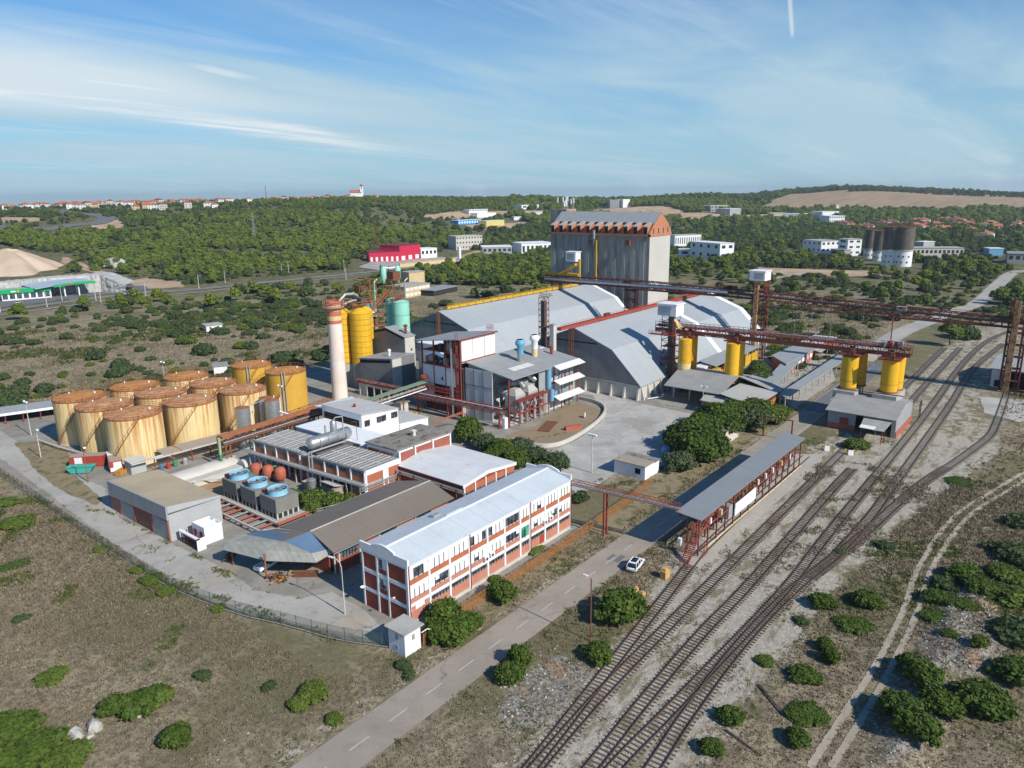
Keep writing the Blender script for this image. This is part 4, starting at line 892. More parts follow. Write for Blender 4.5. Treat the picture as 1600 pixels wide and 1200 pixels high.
# ------------------------------------------------------------------ process buildings in the middle of the works
def two_storey():
  P=[(89.2,110.7),(98.3,111.0),(96.1,146.7),(86.6,146.0)];lerp=lambda a,b,t:(a[0]+(b[0]-a[0])*t,a[1]+(b[1]-a[1])*t)
  t=thing('process_building','two-storey building with striped grey roof and recessed brick bays','building',(89,111,0))
  MB().prism(P,0,6.1).build('wall',M['concrete'],t)
  a0,b0=P[0],P[3]
  dx,dy=(b0[0]-a0[0])/35.3,(b0[1]-a0[1])/35.3;ang=math.atan2(dy,dx)
  n=9
  for i in range(n):
    c=lerp(a0,b0,(i+.5)/n);gap=i==4
    for z,h,m in((.2,1.0,'brick_dark'),(1.3,1.4,'glass'),(3.9,1.0,'brick'),(5.0,.8,'glass')):
      MB().cbox(c[0]-.05,c[1],z+h/2,3.4,.1,h,rz=ang).build('brick_panel' if 'brick' in m else 'window',M[m],t)
  for i in range(n+1):
    c=lerp(a0,b0,i/n);MB().cbox(c[0]-.15,c[1],3.1,.3,.3,6.2,rz=ang).build('column',M['white'],t)
    MB().cbox(c[0]-1.5,c[1],1.8,.25,.25,3.6,rz=ang).build('column',M['concrete'],t)
  q=lerp(a0,b0,.5);MB().cbox(q[0]-.9,q[1],3.6,36,1.5,.25,rz=ang).build('walkway',M['concrete'],t)
  mb=MB()
  for k,(o,z)in enumerate(((-1.5,3.9),(-1.9,3.9),(-1.2,4.2))):mb.tube((a0[0]+o,a0[1]-1,z),(b0[0]+o,b0[1]+3,z),.1,6)
  mb.build('pipes',M['galv_dull'],t)
  # striped roof in two halves with a gap for the tank
  st=mat('striped_cement_roof',(.25,.26,.26),(.14,.145,.15),scale=.9,amt=.9,rough=.9)
  for s,(u0,u1)in enumerate(((0,.43),(.54,1))):
    A,B,C,D=lerp(P[0],P[3],u0),lerp(P[1],P[2],u0),lerp(P[1],P[2],u1),lerp(P[0],P[3],u1)
    o=MB().prism([(A[0]-.3,A[1]-(.2 if s==0 else 0)),(B[0]+.2,B[1]-(.2 if s==0 else 0)),(C[0]+.2,C[1]),(D[0]-.3,D[1])],6.12,6.45).build('roof',st,t)
    nb=13 if s==0 else 16
    for k in range(nb):
      u=u0+(u1-u0)*(k+.5)/nb;a,b=lerp(P[0],P[3],u),lerp(P[1],P[2],u);ln=math.dist(a,b)
      MB().cbox((a[0]+b[0])/2,(a[1]+b[1])/2,6.5,ln-.3,.32,.09,rz=math.atan2(b[1]-a[1],b[0]-a[0])).build('roof_rib',M['concrete_pale']if k%2 else M['concrete'],o)
    MB().cbox((A[0]+B[0]+C[0]+D[0])/4,(A[1]+B[1]+C[1]+D[1])/4,6.52,.35,math.dist(A,D)-.5,.09,rz=ang-math.pi/2).build('ridge_cap',M['concrete_pale'],o)
  # -y gable: bright brick
  w=MB();w.box(89.2,98.3,110.45,110.7,5.3,6.4);w.build('parapet',M['white'],t)
  MB().box(89.4,93.6,110.55,110.7,3.6,5.25).build('brick_panel',M['brick'],t);MB().box(95.3,98.2,110.55,110.7,3.4,5.25).build('brick_panel',M['brick'],t)
  MB().box(89.4,98.2,110.56,110.7,.2,2.9).build('brick_panel',M['brick'],t)
  for x in(89.3,93.8,95.0):MB().box(x-.15,x+.15,110.4,110.7,0,6.3).build('column',M['white'],t)
  MB().box(93.95,94.85,110.5,110.7,3.2,5.2).build('door',M['white'],t)
  mb=MB()
  for z in(2.6,3.0,3.3):mb.tube((87.6,110.1,z),(98.2,110.1,z),.09,6)
  mb.build('pipes',M['galv_dull'],t)
two_storey()
def big_vessel():
  t=thing('horizontal_vessel','horizontal aluminium-clad pressure vessel on the striped roof with upright drum','tank',(95,128,6.5))
  A=Vector((89.5,128.7,8.3));B=Vector((99.5,128.3,8.3));d=(B-A).normalized()
  mb=MB();V=[];n=20;prof=[(-.9,.05),(-.75,.7),(-.45,1.1),(0,1.35),(10,1.35),(10.45,1.1),(10.75,.7),(10.9,.05)]
  for s,r in prof:
    for i in range(n):
      a=2*math.pi*i/n;V.append((A.x+s,A.y+r*math.cos(a),A.z+r*math.sin(a)))
  mb.add(V,[(k*n+i,k*n+(i+1)%n,(k+1)*n+(i+1)%n,(k+1)*n+i)for k in range(len(prof)-1)for i in range(n)]);mb.build('shell',M['galv'],t,smooth=True)
  for x in(91.2,93.4,96.0,98.2):MB().tube((x-.05,128.5,8.3),(x+.05,128.5,8.3),1.39,20).build('strap',M['galv_dull'],t)
  for x in(91.5,97.5):MB().box(x-.25,x+.25,127.5,129.5,6.5,7.5).build('saddle',M['dark_steel'],t)
  MB().lathe(95.8,128.7,[(.75,9.4),(.75,11.6),(.5,11.95),(.05,12.05)],16).build('drum',M['galv'],t,smooth=True)
  MB().path([(95.9,128.7,12),(96.3,128.5,12.6),(97.8,127.9,12.6),(97.8,127.9,7)],.13,8).build('pipe',M['galv_dull'],t)
  MB().path([(94.4,129.8,8.6),(94.4,129.8,11.0)],.22,8).build('pipe',M['galv_dull'],t)
  MB().path([(98.5,125.9,11.4),(99.7,125.6,11.4),(99.7,125.6,7.0)],.06,6).build('pipe',M['dark_steel'],t)
  MB().path([(97.0,126.6,7.3),(88.0,126.6,7.3),(87.3,126.6,7.3),(87.3,126.6,3.8)],.17,8).build('pipe',M['galv_dull'],t)
  MB().path([(97.0,125.9,7.5),(88.2,125.9,7.5),(87.6,125.9,7.5),(87.6,125.9,3.8)],.14,8).build('pipe',M['galv_dull'],t)
  MB().box(89.2,99,125.2,131.8,6.46,6.52).build('deck',M['asph_roof'],t)
  MB().lathe(88.9,129.0,[(.3,7.9),(.42,8.1),(.3,8.3)],10).build('flange',M['white'],t)
big_vessel()
def white_block():
  t=thing('boiler_house','tall white block with long dark slot opening and three windows','building',(106.5,132,0))
  MB().prism([(106.5,132),(118,132),(118,147),(106.5,147)],0,[9.9,8.9,8.9,9.9]).build('wall',M['white'],t)
  MB().slab([(106.3,131.8,10.12),(118.1,131.8,9.08),(118.1,147.2,9.08),(106.3,147.2,10.12)],.2).build('roof',mat('pale_grey_roofing',(.50,.50,.48),(.42,.42,.4),scale=.3),t)
  MB().box(106.42,106.5,133,146.3,6.6,8.5).build('opening',M['black'],t)
  for z in(7.2,7.9):MB().box(106.38,106.43,133,146.3,z,z+.05).build('mullion',M['rust'],t)
  for a,b in((107.2,108.9),(111.0,114.0),(115.6,117.7)):window_unit(t,a,b,6.9,8.4,131.998,3,'d',frame=M['red_steel'])
  MB().tube((110.6,139.5,9.7),(110.6,139.5,10.5),.35,8).build('roof_vent',M['red_steel'],t)
  MB().tube((118.05,131.9,3),(118.05,131.9,9),.08,6).build('drainpipe',M['galv_dull'],t)
  MB().slab([(106.6,147.3,9.2),(117,147.3,9.2),(120,152,8.4),(108,152.5,8.4)],.25).build('canopy',M['white'],t)
  b=thing('boiler_house_annex','lower white annex with sloping pale roof right of the boiler house','building',(118.2,132.5,0))
  MB().prism([(118.15,132.4),(128.5,132.4),(128.5,142.5),(118.15,142.5)],0,[4.9,3.9,3.9,4.9]).build('wall',M['white'],b)
  MB().slab([(118.15,132.2,5.05),(128.8,132.2,4.05),(128.8,142.7,4.05),(118.15,142.7,5.05)],.15).build('roof',mat('pale_grey_roofing',(.5,.5,.48)),b)
  c=thing('white_lean_to','white lean-to with bright flat roof between the striped roof and the boiler house','building',(98.6,121,0))
  MB().prism([(98.9,123.5),(106.4,121.5),(106.4,146),(98.0,146)],0,6.6).build('wall',M['white'],c);MB().prism([(98.7,123.3),(106.45,121.3),(106.45,146.2),(97.8,146.2)],6.62,6.8).build('roof',M['white'],c)
  MB().box(98.85,98.9,124.2,125.4,4.6,6.4).build('door',M['red_steel'],c)
  d=thing('brick_annex','brick building with mossy flat gravel roof and small roof vent','building',(99,111.6,0))
  MB().prism([(98.9,111.6),(114.7,111.2),(114.3,120.6),(98.5,120.9)],0,7.6).build('wall',M['white'],d);MB().prism([(98.6,111.3),(115.0,110.9),(114.6,120.9),(98.2,121.2)],7.62,7.95).build('roof',M['flat_roof'],d)
  for a,b in((99.3,103.3),(103.8,108.7),(109.2,114.2)):
    MB().box(a,b,111.0,111.25,5.4,7.1).build('brick_panel',mat('plum_brick',(.32,.10,.075),(.26,.08,.06)),d);MB().box(a,b,110.98,111.25,4.6,5.38).build('brick_panel',M['brick'],d)
  for x in(103.55,108.95,114.5,99.0):MB().box(x-.18,x+.18,110.92,111.25,0,7.6).build('column',M['white'],d)
  for y in(112.6,116.8):MB().box(98.4,98.6,y,y+3.6,6.2,6.8).build('brick_panel',M['brick_dark'],d)
  v=MB();v.box(107.1,107.9,115.2,116,7.9,9.0);v.box(106.9,108.1,115.0,116.2,9.0,9.15);v.add([(106.9,115.0,9.15),(108.1,115.0,9.15),(108.1,116.2,9.15),(106.9,116.2,9.15),(107.5,115.6,9.5)],[(0,1,4),(1,2,4),(2,3,4),(3,0,4)]);v.build('roof_vent',M['concrete_pale'],d)
  MB().tube((102,117,8.0),(113.6,119.5,8.05),.04,4).build('cable',M['dark'],d)
  e=thing('white_roof_hall','low hall with broad white shallow-pitched roof behind the office block','building',(98,92,0))
  MB().box(98.3,114.3,92.3,110.8,0,4.7).build('wall',M['brick_dark'],e)
  mb=MB();mb.slab([(97.9,91.9,4.95),(105.6,91.9,6.0),(105.6,111.0,6.0),(97.9,111.0,4.95)],.15);mb.slab([(105.6,91.9,6.0),(114.8,91.9,4.8),(114.8,111.0,4.8),(105.6,111.0,6.0)],.15);mb.build('roof',M['white_sheet_y'],e)
  MB().yprof([(98.0,4.3),(98.0,4.85),(105.6,5.88),(114.7,4.7),(114.7,4.2),(105.6,5.1)],91.95,92.1).build('fascia',M['white'],e)
  for i in range(5):
    a=98.5+i*3.2;MB().box(a+.2,a+2.9,92.15,92.3,.3,1.9).build('brick_panel',M['brick'],e);MB().box(a+.2,a+2.9,92.15,92.3,3.0,4.2).build('brick_panel',M['brick'],e)
    MB().box(a+.2,a+2.9,92.2,92.29,1.95,2.95).build('window',M['glass'],e);MB().box(a-.15,a+.15,92.05,92.3,0,4.6).build('column',M['white'],e)
  mb=MB()
  for k,z in enumerate((3.4,3.9,4.3)):mb.tube((97.6-.25*k,91.5,z),(97.6-.25*k,111.2,z),.1,6)
  mb.path([(97.4,91.4,3.9),(96.6,90.2,3.9),(95.6,88.9,3.2)],.13,6);mb.build('pipes',M['galv_dull'],e)
  for y in range(93,111,4):MB().box(97.0,97.2,y,y+.2,0,4.2).build('pipe_support',M['dark_steel'],e)
white_block()

# ------------------------------------------------------------------ cooling towers on their red frame
def cooling_towers():
  fr=thing('cooling_basin','red steel frame basin under and beside the cooling towers','steel frame',(71,120,0))
  mb=MB()
  mb.box(70.6,76.8,113.8,134.0,.9,1.15);mb.build('platform',M['concrete'],fr)
  for k in range(9):MB().box(66.6,76.5,115+k*2.1,115.25+k*2.1,.7,.95).build('beam',M['salmon']if k%3!=1 else M['galv_dull'],fr)
  for x in(66.4,70.3):MB().box(x,x+.3,113.6,134,.75,1.18).build('beam',M['concrete_pale'],fr)
  MB().box(70.3,77.2,113.3,113.7,.8,1.2).build('beam',M['salmon'],fr)
  for x in(66.6,70.4,76.6):
    for y in(114,120,126,132):MB().box(x,x+.3,y,y+.3,0,.9).build('leg',M['red_steel'],fr)
  lab=['nearest of the three grey cooling towers with blue fan ring','middle of the three grey cooling towers with blue fan ring','farthest of the three grey cooling towers with blue fan ring']
  src=None
  for k,y in enumerate((117.6,124.3,131.0)):
    if src is None:
      t=thing('cooling_tower',lab[0],'cooling tower',(73.6,y,1.15),'cooling towers')
      X0,X1,Y0,Y1=71.2,76.2,y-2.6,y+2.6
      w=MB();w.box(X0,X1,Y0,Y1,2.2,5.1);w.build('casing',M['fan_grey'],t)
      b=MB();b.box(X0+.1,X1-.1,Y0+.1,Y1-.1,1.2,2.2);b.build('basin',M['dark'],t)
      for i in range(5):
        x=X0+.05+i*(X1-X0-.4)/4;MB().box(x,x+.3,Y0,Y0+.12,1.15,2.2).build('louvre_post',M['concrete_pale'],t)
        yy=Y0+.05+i*(Y1-Y0-.4)/4;MB().box(X0,X0+.12,yy,yy+.3,1.15,2.2).build('louvre_post',M['fan_grey'],t)
      rr=MB();n=28;c=(73.6,y)
      prof=[(1.85,5.1),(1.75,5.5),(1.8,6.15),(1.95,6.25),(1.85,6.25),(1.68,6.15),(1.65,5.5),(1.75,5.1)]
      V=[];
      for r,z in prof:
        for i in range(n):V.append((c[0]+r*math.cos(2*math.pi*i/n),c[1]+r*math.sin(2*math.pi*i/n),z))
      rr.add(V,[(q*n+i,q*n+(i+1)%n,(q+1)*n+(i+1)%n,(q+1)*n+i)for q in range(len(prof)-1)for i in range(n)]);rr.build('fan_ring',M['blue_pale'],t,smooth=True)
      MB().lathe(c[0],c[1],[(1.66,5.12),(1.66,5.16)],24).build('fan_well',M['black'],t)
      for i in range(6):
        a=i*math.pi/3;MB().cbox(c[0]+.85*math.cos(a),c[1]+.85*math.sin(a),5.85,1.6,.34,.05,rz=a).build('fan_blade',M['galv_dull'],t)
      MB().tube((c[0],c[1],5.6),(c[0],c[1],6.1),.25,10).build('fan_hub',M['dark_steel'],t)
      MB().tube((X0+.1,y,6.05),(X1-.1,y,6.05),.08,6).build('fan_beam',M['dark_steel'],t)
      MB().box(X0+1.4,X1-1.4,Y1-.02,Y1+1.4,4.2,5.15).build('link_box',M['red_steel'],t)
      src=t
    else:put(src,73.6,y,1.15,lab[k])
cooling_towers()
# three red drums by the cooling towers
def drums():
  src=None
  for k,(x,y)in enumerate(((84.3,133.2),(83.4,136.4),(82.5,139.6))):
    lb=['nearest','middle','farthest'][k]+' of the three round red pressure vessels behind the cooling towers'
    if src is None:
      t=thing('red_vessel',lb,'tank',(x,y,0),'red pressure vessels');n=18
      prof=[(.05,.5),(.8,.65),(1.2,1.1),(1.25,1.8),(1.25,2.6),(1.1,3.1),(.7,3.45),(.05,3.6)]
      MB().lathe(x,y,prof,n).build('shell',M['salmon'],t,smooth=True);MB().lathe(x,y,[(.7,0),(.7,.7)],12).build('skirt',M['dark_steel'],t);MB().tube((x,y,3.5),(x,y,3.9),.15,8).build('nozzle',M['dark_steel'],t);src=t
    else:put(src,x,y,0,lb)
drums()
for(x,y,r,h,m,lb)in((84.6,122.5,1.0,3.1,'galv','short bright aluminium drum standing in the yard beside the shrubs'),):
  t=thing('process_drum',lb,'tank',(x,y,0));MB().lathe(x,y,[(r,.3),(r,h),(r*.6,h+.3),(.05,h+.4)],16).build('shell',M[m],t,smooth=True)
  for i in range(3):MB().tube((x+r*.7*math.cos(i*2.1),y+r*.7*math.sin(i*2.1),0),(x+r*.7*math.cos(i*2.1),y+r*.7*math.sin(i*2.1),.4),.08,6).build('leg',M['dark_steel'],t)
t=thing('equipment_shed','small beige pitched shed squeezed between the courtyard shrubs and brick bays','shed',(86,119,0));MB().box(85.0,87.6,115.6,119.8,0,2.4).build('wall',M['beige_roof'],t);MB().slab([(84.8,115.4,3.4),(87.8,115.4,2.5),(87.8,120,2.5),(84.8,120,3.4)],.12).build('roof',M['concrete_pale'],t)
t=thing('beige_box','square beige equipment box beside the short aluminium drum','box',(85.8,124.6,0));MB().box(84.9,86.4,123.6+.9,126.2,0,1.7).build('casing',M['beige_roof'],t);MB().box(84.8,86.5,124.4,126.3,1.7,1.8).build('lid',M['cream'],t)
t=thing('courtyard_pipe','pale pipe with green elbows running round the old basin by the cooling towers','pipe')
MB().path([(66.5,146,1.0),(72,146.2,1.2),(78.5,139.5,1.4),(79.5,137,2.4)],.16,8).build('straight',M['concrete_pale'],t);MB().path([(79.5,139,3.0),(79.5,135,2.6),(79,130,2.6),(78,126,2.2),(77.6,122,2.0)],.3,8).build('elbow',M['green_paint'],t);MB().path([(81.5,141,2.2),(84.0,137.5,2.4),(86,136.5,2.6)],.22,8).build('branch',M['green_paint'],t)
t=thing('basin','old concrete settling basin with rust-stained floor behind the garage','basin',(70,141,0));mb=MB();mb.box(66.4,78.6,134.6,134.9,0,1.0);mb.box(66.4,78.6,145.2,145.5,0,1.0);mb.box(66.4,66.7,134.9,145.2,0,1.0);mb.box(78.3,78.6,134.9,145.2,0,1.0);mb.build('wall',M['concrete_pale'],t);MB().box(66.7,78.3,134.9,145.2,.05,.12).build('floor',mat('ochre_stained_concrete',(.42,.27,.15),(.34,.2,.11),scale=.3),t)
t=thing('courtyard_wall','low concrete wall with rail between the cooling towers and the workshop','wall',(78,112,0));MB().box(77.5,88,111.4,111.7,0,1.2).build('wall',M['concrete'],t);MB().rail_([(77.6,111.3,1.2),(87.8,108.2,1.2)],.8,2.5,.05).build('rail',M['galv_dull'],t)
# ------------------------------------------------------------------ tank farm
def tank(label,x,y,r=6.1,h=11.3,body='tank',top='tank_top',stair=1,group='rusty storage tanks',pipes=False):
  t=thing('storage_tank',label,'storage tank',(x,y,0),group);n=40
  MB().lathe(x,y,[(r,.25),(r,h)],n).build('shell',M[body],t,smooth=True)
  MB().lathe(x,y,[(r+.25,0),(r+.25,.25)],n).build('foundation',M['concrete_pale'],t)
  MB().lathe(x,y,[(r+.10,h-.18),(r+.10,h+.05)],n).build('rim',M['rust_pipe'],t)
  mb=MB();mb.lathe(x,y,[(r-.02,h+.06),(r*.66,h+.40),(r*.33,h+.62),(.3,h+.72)],n);rf=mb.build('roof',M[top],t)
  for i in range(16):
    a=2*math.pi*i/16;
    MB().tube((x+.8*math.cos(a),y+.8*math.sin(a),h+.68),(x+(r-.2)*math.cos(a),y+(r-.2)*math.sin(a),h+.12),.07,4).build('roof_rib',M['rust_pipe'],rf)
  MB().ring(x,y,h+1.05,r-.05,.045,32,M['rust_pipe'])
  g=MB();g.ring(x,y,h+1.1,r,.05,32);g.ring(x,y,h+.6,r,.035,32)
  for i in range(28):
    a=2*math.pi*i/28;g.tube((x+r*math.cos(a),y+r*math.sin(a),h),(x+r*math.cos(a),y+r*math.sin(a),h+1.1),.035,4)
  g.build('railing',M['rust_pipe'],t)
  s=MB();a0=math.pi*1.02;N=26;pr=None
  for i in range(N+1):
    f=i/N;a=a0+f*1.25*stair;p=(x+(r+.35)*math.cos(a),y+(r+.35)*math.sin(a),.3+f*(h-.3));s.cbox(p[0],p[1],p[2],.5,.2,.04,rz=a)
    if pr:s.tube((pr[0],pr[1],pr[2]+1.0),(p[0],p[1],p[2]+1.0),.035,4);s.tube(pr,p,.03,4)
    if i%2==0:s.tube(p,(p[0],p[1],p[2]+1.0),.03,4)
    pr=p
  s.build('spiral_stair',M['rust_pipe'],t)
  q=MB();a=-2.2;q.tube((x+r*.5,y-r*.3,h+.5),(x+r*.5,y-r*.3,h+1.0),.22,8);q.tube((x-r*.2,y+r*.5,h+.5),(x-r*.2,y+r*.5,h+.9),.15,8);q.build('roof_vent',M['white'],t)
  if pipes:
    for k,a in enumerate((-2.35,-2.22)):MB().path([(x+(r+.25)*math.cos(a),y+(r+.25)*math.sin(a),.3),(x+(r+.25)*math.cos(a),y+(r+.25)*math.sin(a),h+.6),(x+(r-.8)*math.cos(a),y+(r-.8)*math.sin(a),h+.5)],.17,8).build('riser_pipe',M['galv_dull'],t)
  return t
tank('leftmost cream tank with rust ring, at the farm corner by the long white shed',71.4,200.3,top='tank_top_pale')
tank('cream tank with brown blotched roof, middle of the row of three facing the service road',71.9,187.1,6.4)
tank('heavily rust-streaked tank nearest the red containers, with deep brown roof',72.8,173.8,6.2)
tank('pale cream tank at the back behind the leftmost front tank',85.2,199.9,6.1,top='tank_top_pale')
tank('cream tank in the very middle of the farm between the two streaked front tanks',86.0,187.0,6.1)
tank('broad rust-streaked tank beside the start of the covered pipe rack',86.7,173.5,6.2)
tank('small-looking cream tank farthest back in the left half of the farm',99.3,199.4,5.9,top='tank_top_pale')
tank('cream tank with streaked rim between the farthest one and the double silver drums',99.6,185.6,5.9)
tank('cream tank with two aluminium drums standing right in front of it',100.6,172.6,5.9)
tank('deep yellow tank at the back right with a pair of pale riser pipes',118.5,197.0,5.7,body='tank_yellow',top='tank_top_pale',pipes=True)
tank('deep yellow tank rightmost in the farm, next to the chimney',119.9,181.6,5.7,body='tank_yellow',top='tank_top_pale',pipes=True)
for x,y,lb in((92.6,160.0,'left one of the tall aluminium drums in front of the cream tanks'),(101.0,160.2,'right one of the tall aluminium drums, beside the deep yellow tank'),(101.4,163.4,'shaded tall drum tucked behind the right aluminium drum')):
  t=thing('silver_drum',lb,'tank',(x,y,0),'tall aluminium drums');MB().lathe(x,y,[(1.75,.6),(1.75,10.3)],24).build('shell',M['galv_dull']if y>163 else M['galv'],t,smooth=True)
  MB().lathe(x,y,[(1.74,10.31),(.1,10.75)],24).build('roof',M['rust_pipe'],t);MB().lathe(x,y,[(1.5,0),(1.5,.6)],16).build('skirt',M['concrete'],t);MB().tube((x+1.9,y-.7,.3),(x+1.9,y-.7,10.6),.12,6).build('pipe',M['white'],t)
  for k in range(1,5):MB().ring(x,y,k*2.1,1.77,.03,20).build('hoop',M['galv_dull'],t)
t=thing('cross_pipe','thin pale pipes joining the tops of the aluminium drums','pipe');MB().path([(94.2,159.4,10.4),(99.2,161.4,10.4)],.12,6).build('pipe',M['galv_dull'],t);MB().path([(102.2,159.2,7.2),(104.5,158.2,6.0),(110,158.4,6.0)],.16,6).build('pipe',M['white'],t)
# long covered walkway and pipe rack along the farm
t=thing('covered_rack','long grey-roofed pipe shelter running along the front of the tank farm','pipe shelter',(66,165,0))
MB().slab([(66.2,163.2,3.0),(66.2,167.3,3.2),(70.2,167.0,3.2),(70.2,163.2,3.0)],.15).build('roof',M['concrete_pale'],t)
MB().box(66.4,69.8,163.8,166.8,0,2.9).build('wall',M['grey_render'],t)
MB().slab([(73.6,162.8,3.0),(73.6,166.6,3.4),(77.3,166.3,3.4),(77.3,162.6,3.0)],.15).build('roof',M['beige_roof'],t);MB().slab([(77.7,162.5,3.05),(77.7,166.4,3.4),(93,165.4,3.4),(93,161.3,3.05)],.15).build('roof',M['beige_roof'],t)
MB().box(70.2,73.6,163.1,163.5,2.7,3.0).build('gutter_beam',M['concrete_pale'],t)
MB().slab([(66.2,162.6,2.85),(66.2,163.1,2.85),(88,161.6,3.0),(88,161.1,3.0)],.25).build('gutter_beam',M['concrete_pale'],t)
for x in(71,75,79.5,84,88.5):MB().box(x,x+.2,162.6-(x-66)*.07,162.8-(x-66)*.07,0,2.9).build('post',M['red_steel'],t)
for k,(x,y,m)in enumerate(((72.1,161.5,'blue_roof'),(73.6,161.2,'red_paint'),(75.2,161.3,'green_paint'),(77.4,161.0,'galv_dull'))):
  tag(MB().lathe(x,y,[(.5,0),(.55,1.3),(.4,1.5),(.05,1.55)],12).build('steel_drum',M[m]),['dark blue','red','green','grey'][k]+' drum under the edge of the grey pipe shelter','drum')
t=thing('buried_vessel','pale half-round concrete covered vessel lying in the yard before the pipe shelter','tank',(78,152,0))
V=[];n=12
for x in(68.5,85.5):
  for i in range(n+1):a=math.pi*i/n;V.append((x,153+2.6*math.cos(a)-(x-68.5)*.0,1.5*math.sin(a)))
MB().add(V,[(i,i+1,n+2+i,n+1+i)for i in range(n)]+[tuple(range(n+1))[::-1],tuple(range(n+1,2*n+2))]).build('shell',M['concrete_pale'],t,smooth=True)
tag(MB().box(66,84,147.6,150.0,.05,.5).build('concrete_slab',M['concrete_pale']),'long flat concrete slab between the half-round vessel and the old basin','slab')
t=thing('pale_vessel','pale half-buried drum beside the foot of the green gate pillar','tank',(87,150,0))
V=[]
for x in(84.3,90.5):
  for i in range(n+1):a=math.pi*i/n;V.append((x,148.6+1.6*math.cos(a),.2+1.5*math.sin(a)))
MB().add(V,[(i,i+1,n+2+i,n+1+i)for i in range(n)]+[tuple(range(n+1))[::-1],tuple(range(n+1,2*n+2))]).build('shell',M['concrete_pale'],t,smooth=True)
def pipe_rack():
  t=thing('pipe_bridge','long rust-red pipe bridge crossing from the tank farm to the boiler house','pipe bridge',(84,155,0))
  a,b=Vector((82.5,153.6,5.2)),Vector((116,156.0,5.2))
  MB().truss(a,b,2.4,1.3,2.2,.12,M['rust_pipe']).build('truss',None,t)
  for k,(o,z,m,r)in enumerate(((-.9,6.7,'rust_pipe',.35),(0,6.75,'rust_pipe',.3),(.8,6.7,'rust_pipe',.3),(-1.4,5.5,'galv_dull',.14),(-1.5,5.0,'rust',.2),(.4,5.4,'galv_dull',.2))):
    MB().tube(a+Vector((0,o,z-5.2)),b+Vector((0,o,z-5.2)),r,8).build('pipe',M[m],t)
  for f in(0.02,.3,.55,.8,.98):
    p=a.lerp(b,f);mb=MB()
    for o in(-1.1,1.1):mb.tube((p.x,p.y+o,0),(p.x,p.y+o,5.2),.16,4);mb.tube((p.x+1.2,p.y+o,0),(p.x+1.2,p.y+o,5.2),.16,4);mb.tube((p.x,p.y+o,.5),(p.x+1.2,p.y+o,4.6),.08,4)
    mb.build('trestle',M['rust_pipe'],t)
  MB().box(81.3,81.8,152.1,152.6,0,7.0).build('pillar',M['green_pale'],t);MB().box(81.25,81.85,152.05,152.65,0,3.0).build('pillar_base',M['green_paint'],t)
  w=MB();w.truss((104.5,159.5,4.2),(121,163,4.2),2.2,1.6,1.8,.09,M['rust_pipe']);w.build('walkway_truss',None,t)
  w=MB();
  for k in range(5):w.tube((105,156.8+k*.7,4.2+.15*k),(117,158.4+k*.7,4.2+.15*k),.22,7)
  w.build('pipe',M['rust'],t)
pipe_rack()
def green_gallery():
  t=thing('inclined_gallery','sloping red truss gallery with pale green roof leading to the process tower','conveyor gallery',(125,158,0))
  a,b=Vector((119.5,153.0,3.6)),Vector((141.5,146.6,6.8))
  MB().truss(a,b,2.0,1.9,1.9,.11,M['rust_pipe']).build('truss',None,t);d=(b-a).normalized();s=d.cross(Vector((0,0,1))).normalized()
  q=[a+s*1.3+Vector((0,0,2)),b+s*1.3+Vector((0,0,2)),b-s*1.3+Vector((0,0,2)),a-s*1.3+Vector((0,0,2))]
  MB().slab([tuple(p)for p in q],.1).build('roof',mat('faded_green_sheet',(.20,.33,.22),(.16,.27,.18)),t)
  MB().tube(a+Vector((0,0,.5)),b+Vector((0,0,.5)),.35,8).build('pipe',M['galv_dull'],t);MB().tube(a+s*1.2+Vector((0,0,.1)),b+s*1.2+Vector((0,0,.1)),.16,8).build('pipe',M['white'],t)
  for f in(.35,.7):
    p=a.lerp(b,f);MB().tube((p.x,p.y,0),tuple(p),.2,6).build('support',M['rust'],t)
green_gallery()

# ------------------------------------------------------------------ chimney
t=thing('chimney','tall pale round chimney with two brick-red bands and rusty gallery at the top','chimney',(135.6,177.6,0))
MB().lathe(135.6,177.6,[(2.35,0),(2.3,6),(2.15,16),(2.05,23.3)],32).build('shaft',M['chimney'],t,smooth=True)
for z0,z1,m in((23.3,24.3,'chimney_red'),(24.3,25.6,'silo_cream'),(25.6,27.0,'chimney_red'),(27.0,29.0,'silo_cream')):MB().lathe(135.6,177.6,[(2.06,z0),(2.06,z1)],32).build('band',M[m],t,smooth=True)
MB().lathe(135.6,177.6,[(1.7,28.95),(2.3,29.0),(2.3,29.9),(1.6,29.95),(1.6,29.0)],32).build('crown',M['chimney_red'],t)
mb=MB();mb.lathe(135.6,177.6,[(3.1,28.1),(3.1,28.3)],28);
for i in range(20):
  a=i*math.pi/10;mb.tube((135.6+3.1*math.cos(a),177.6+3.1*math.sin(a),28.2),(135.6+3.1*math.cos(a),177.6+3.1*math.sin(a),30.1),.06,4);mb.tube((135.6+2.0*math.cos(a),177.6+2.0*math.sin(a),27.0),(135.6+3.1*math.cos(a),177.6+3.1*math.sin(a),28.1),.07,4)
for z in(29.2,30.1):mb.ring(135.6,177.6,z,3.1,.06,28)
mb.build('gallery',mat('pinkish_red_steel',(.48,.18,.12),(.6,.4,.33),scale=3),t)
mb=MB()
for o in(-.25,.25):mb.tube((137.9,178.0+o,1),(137.7,178.0+o,28),.04,4)
mb.build('ladder',M['rust'],t)

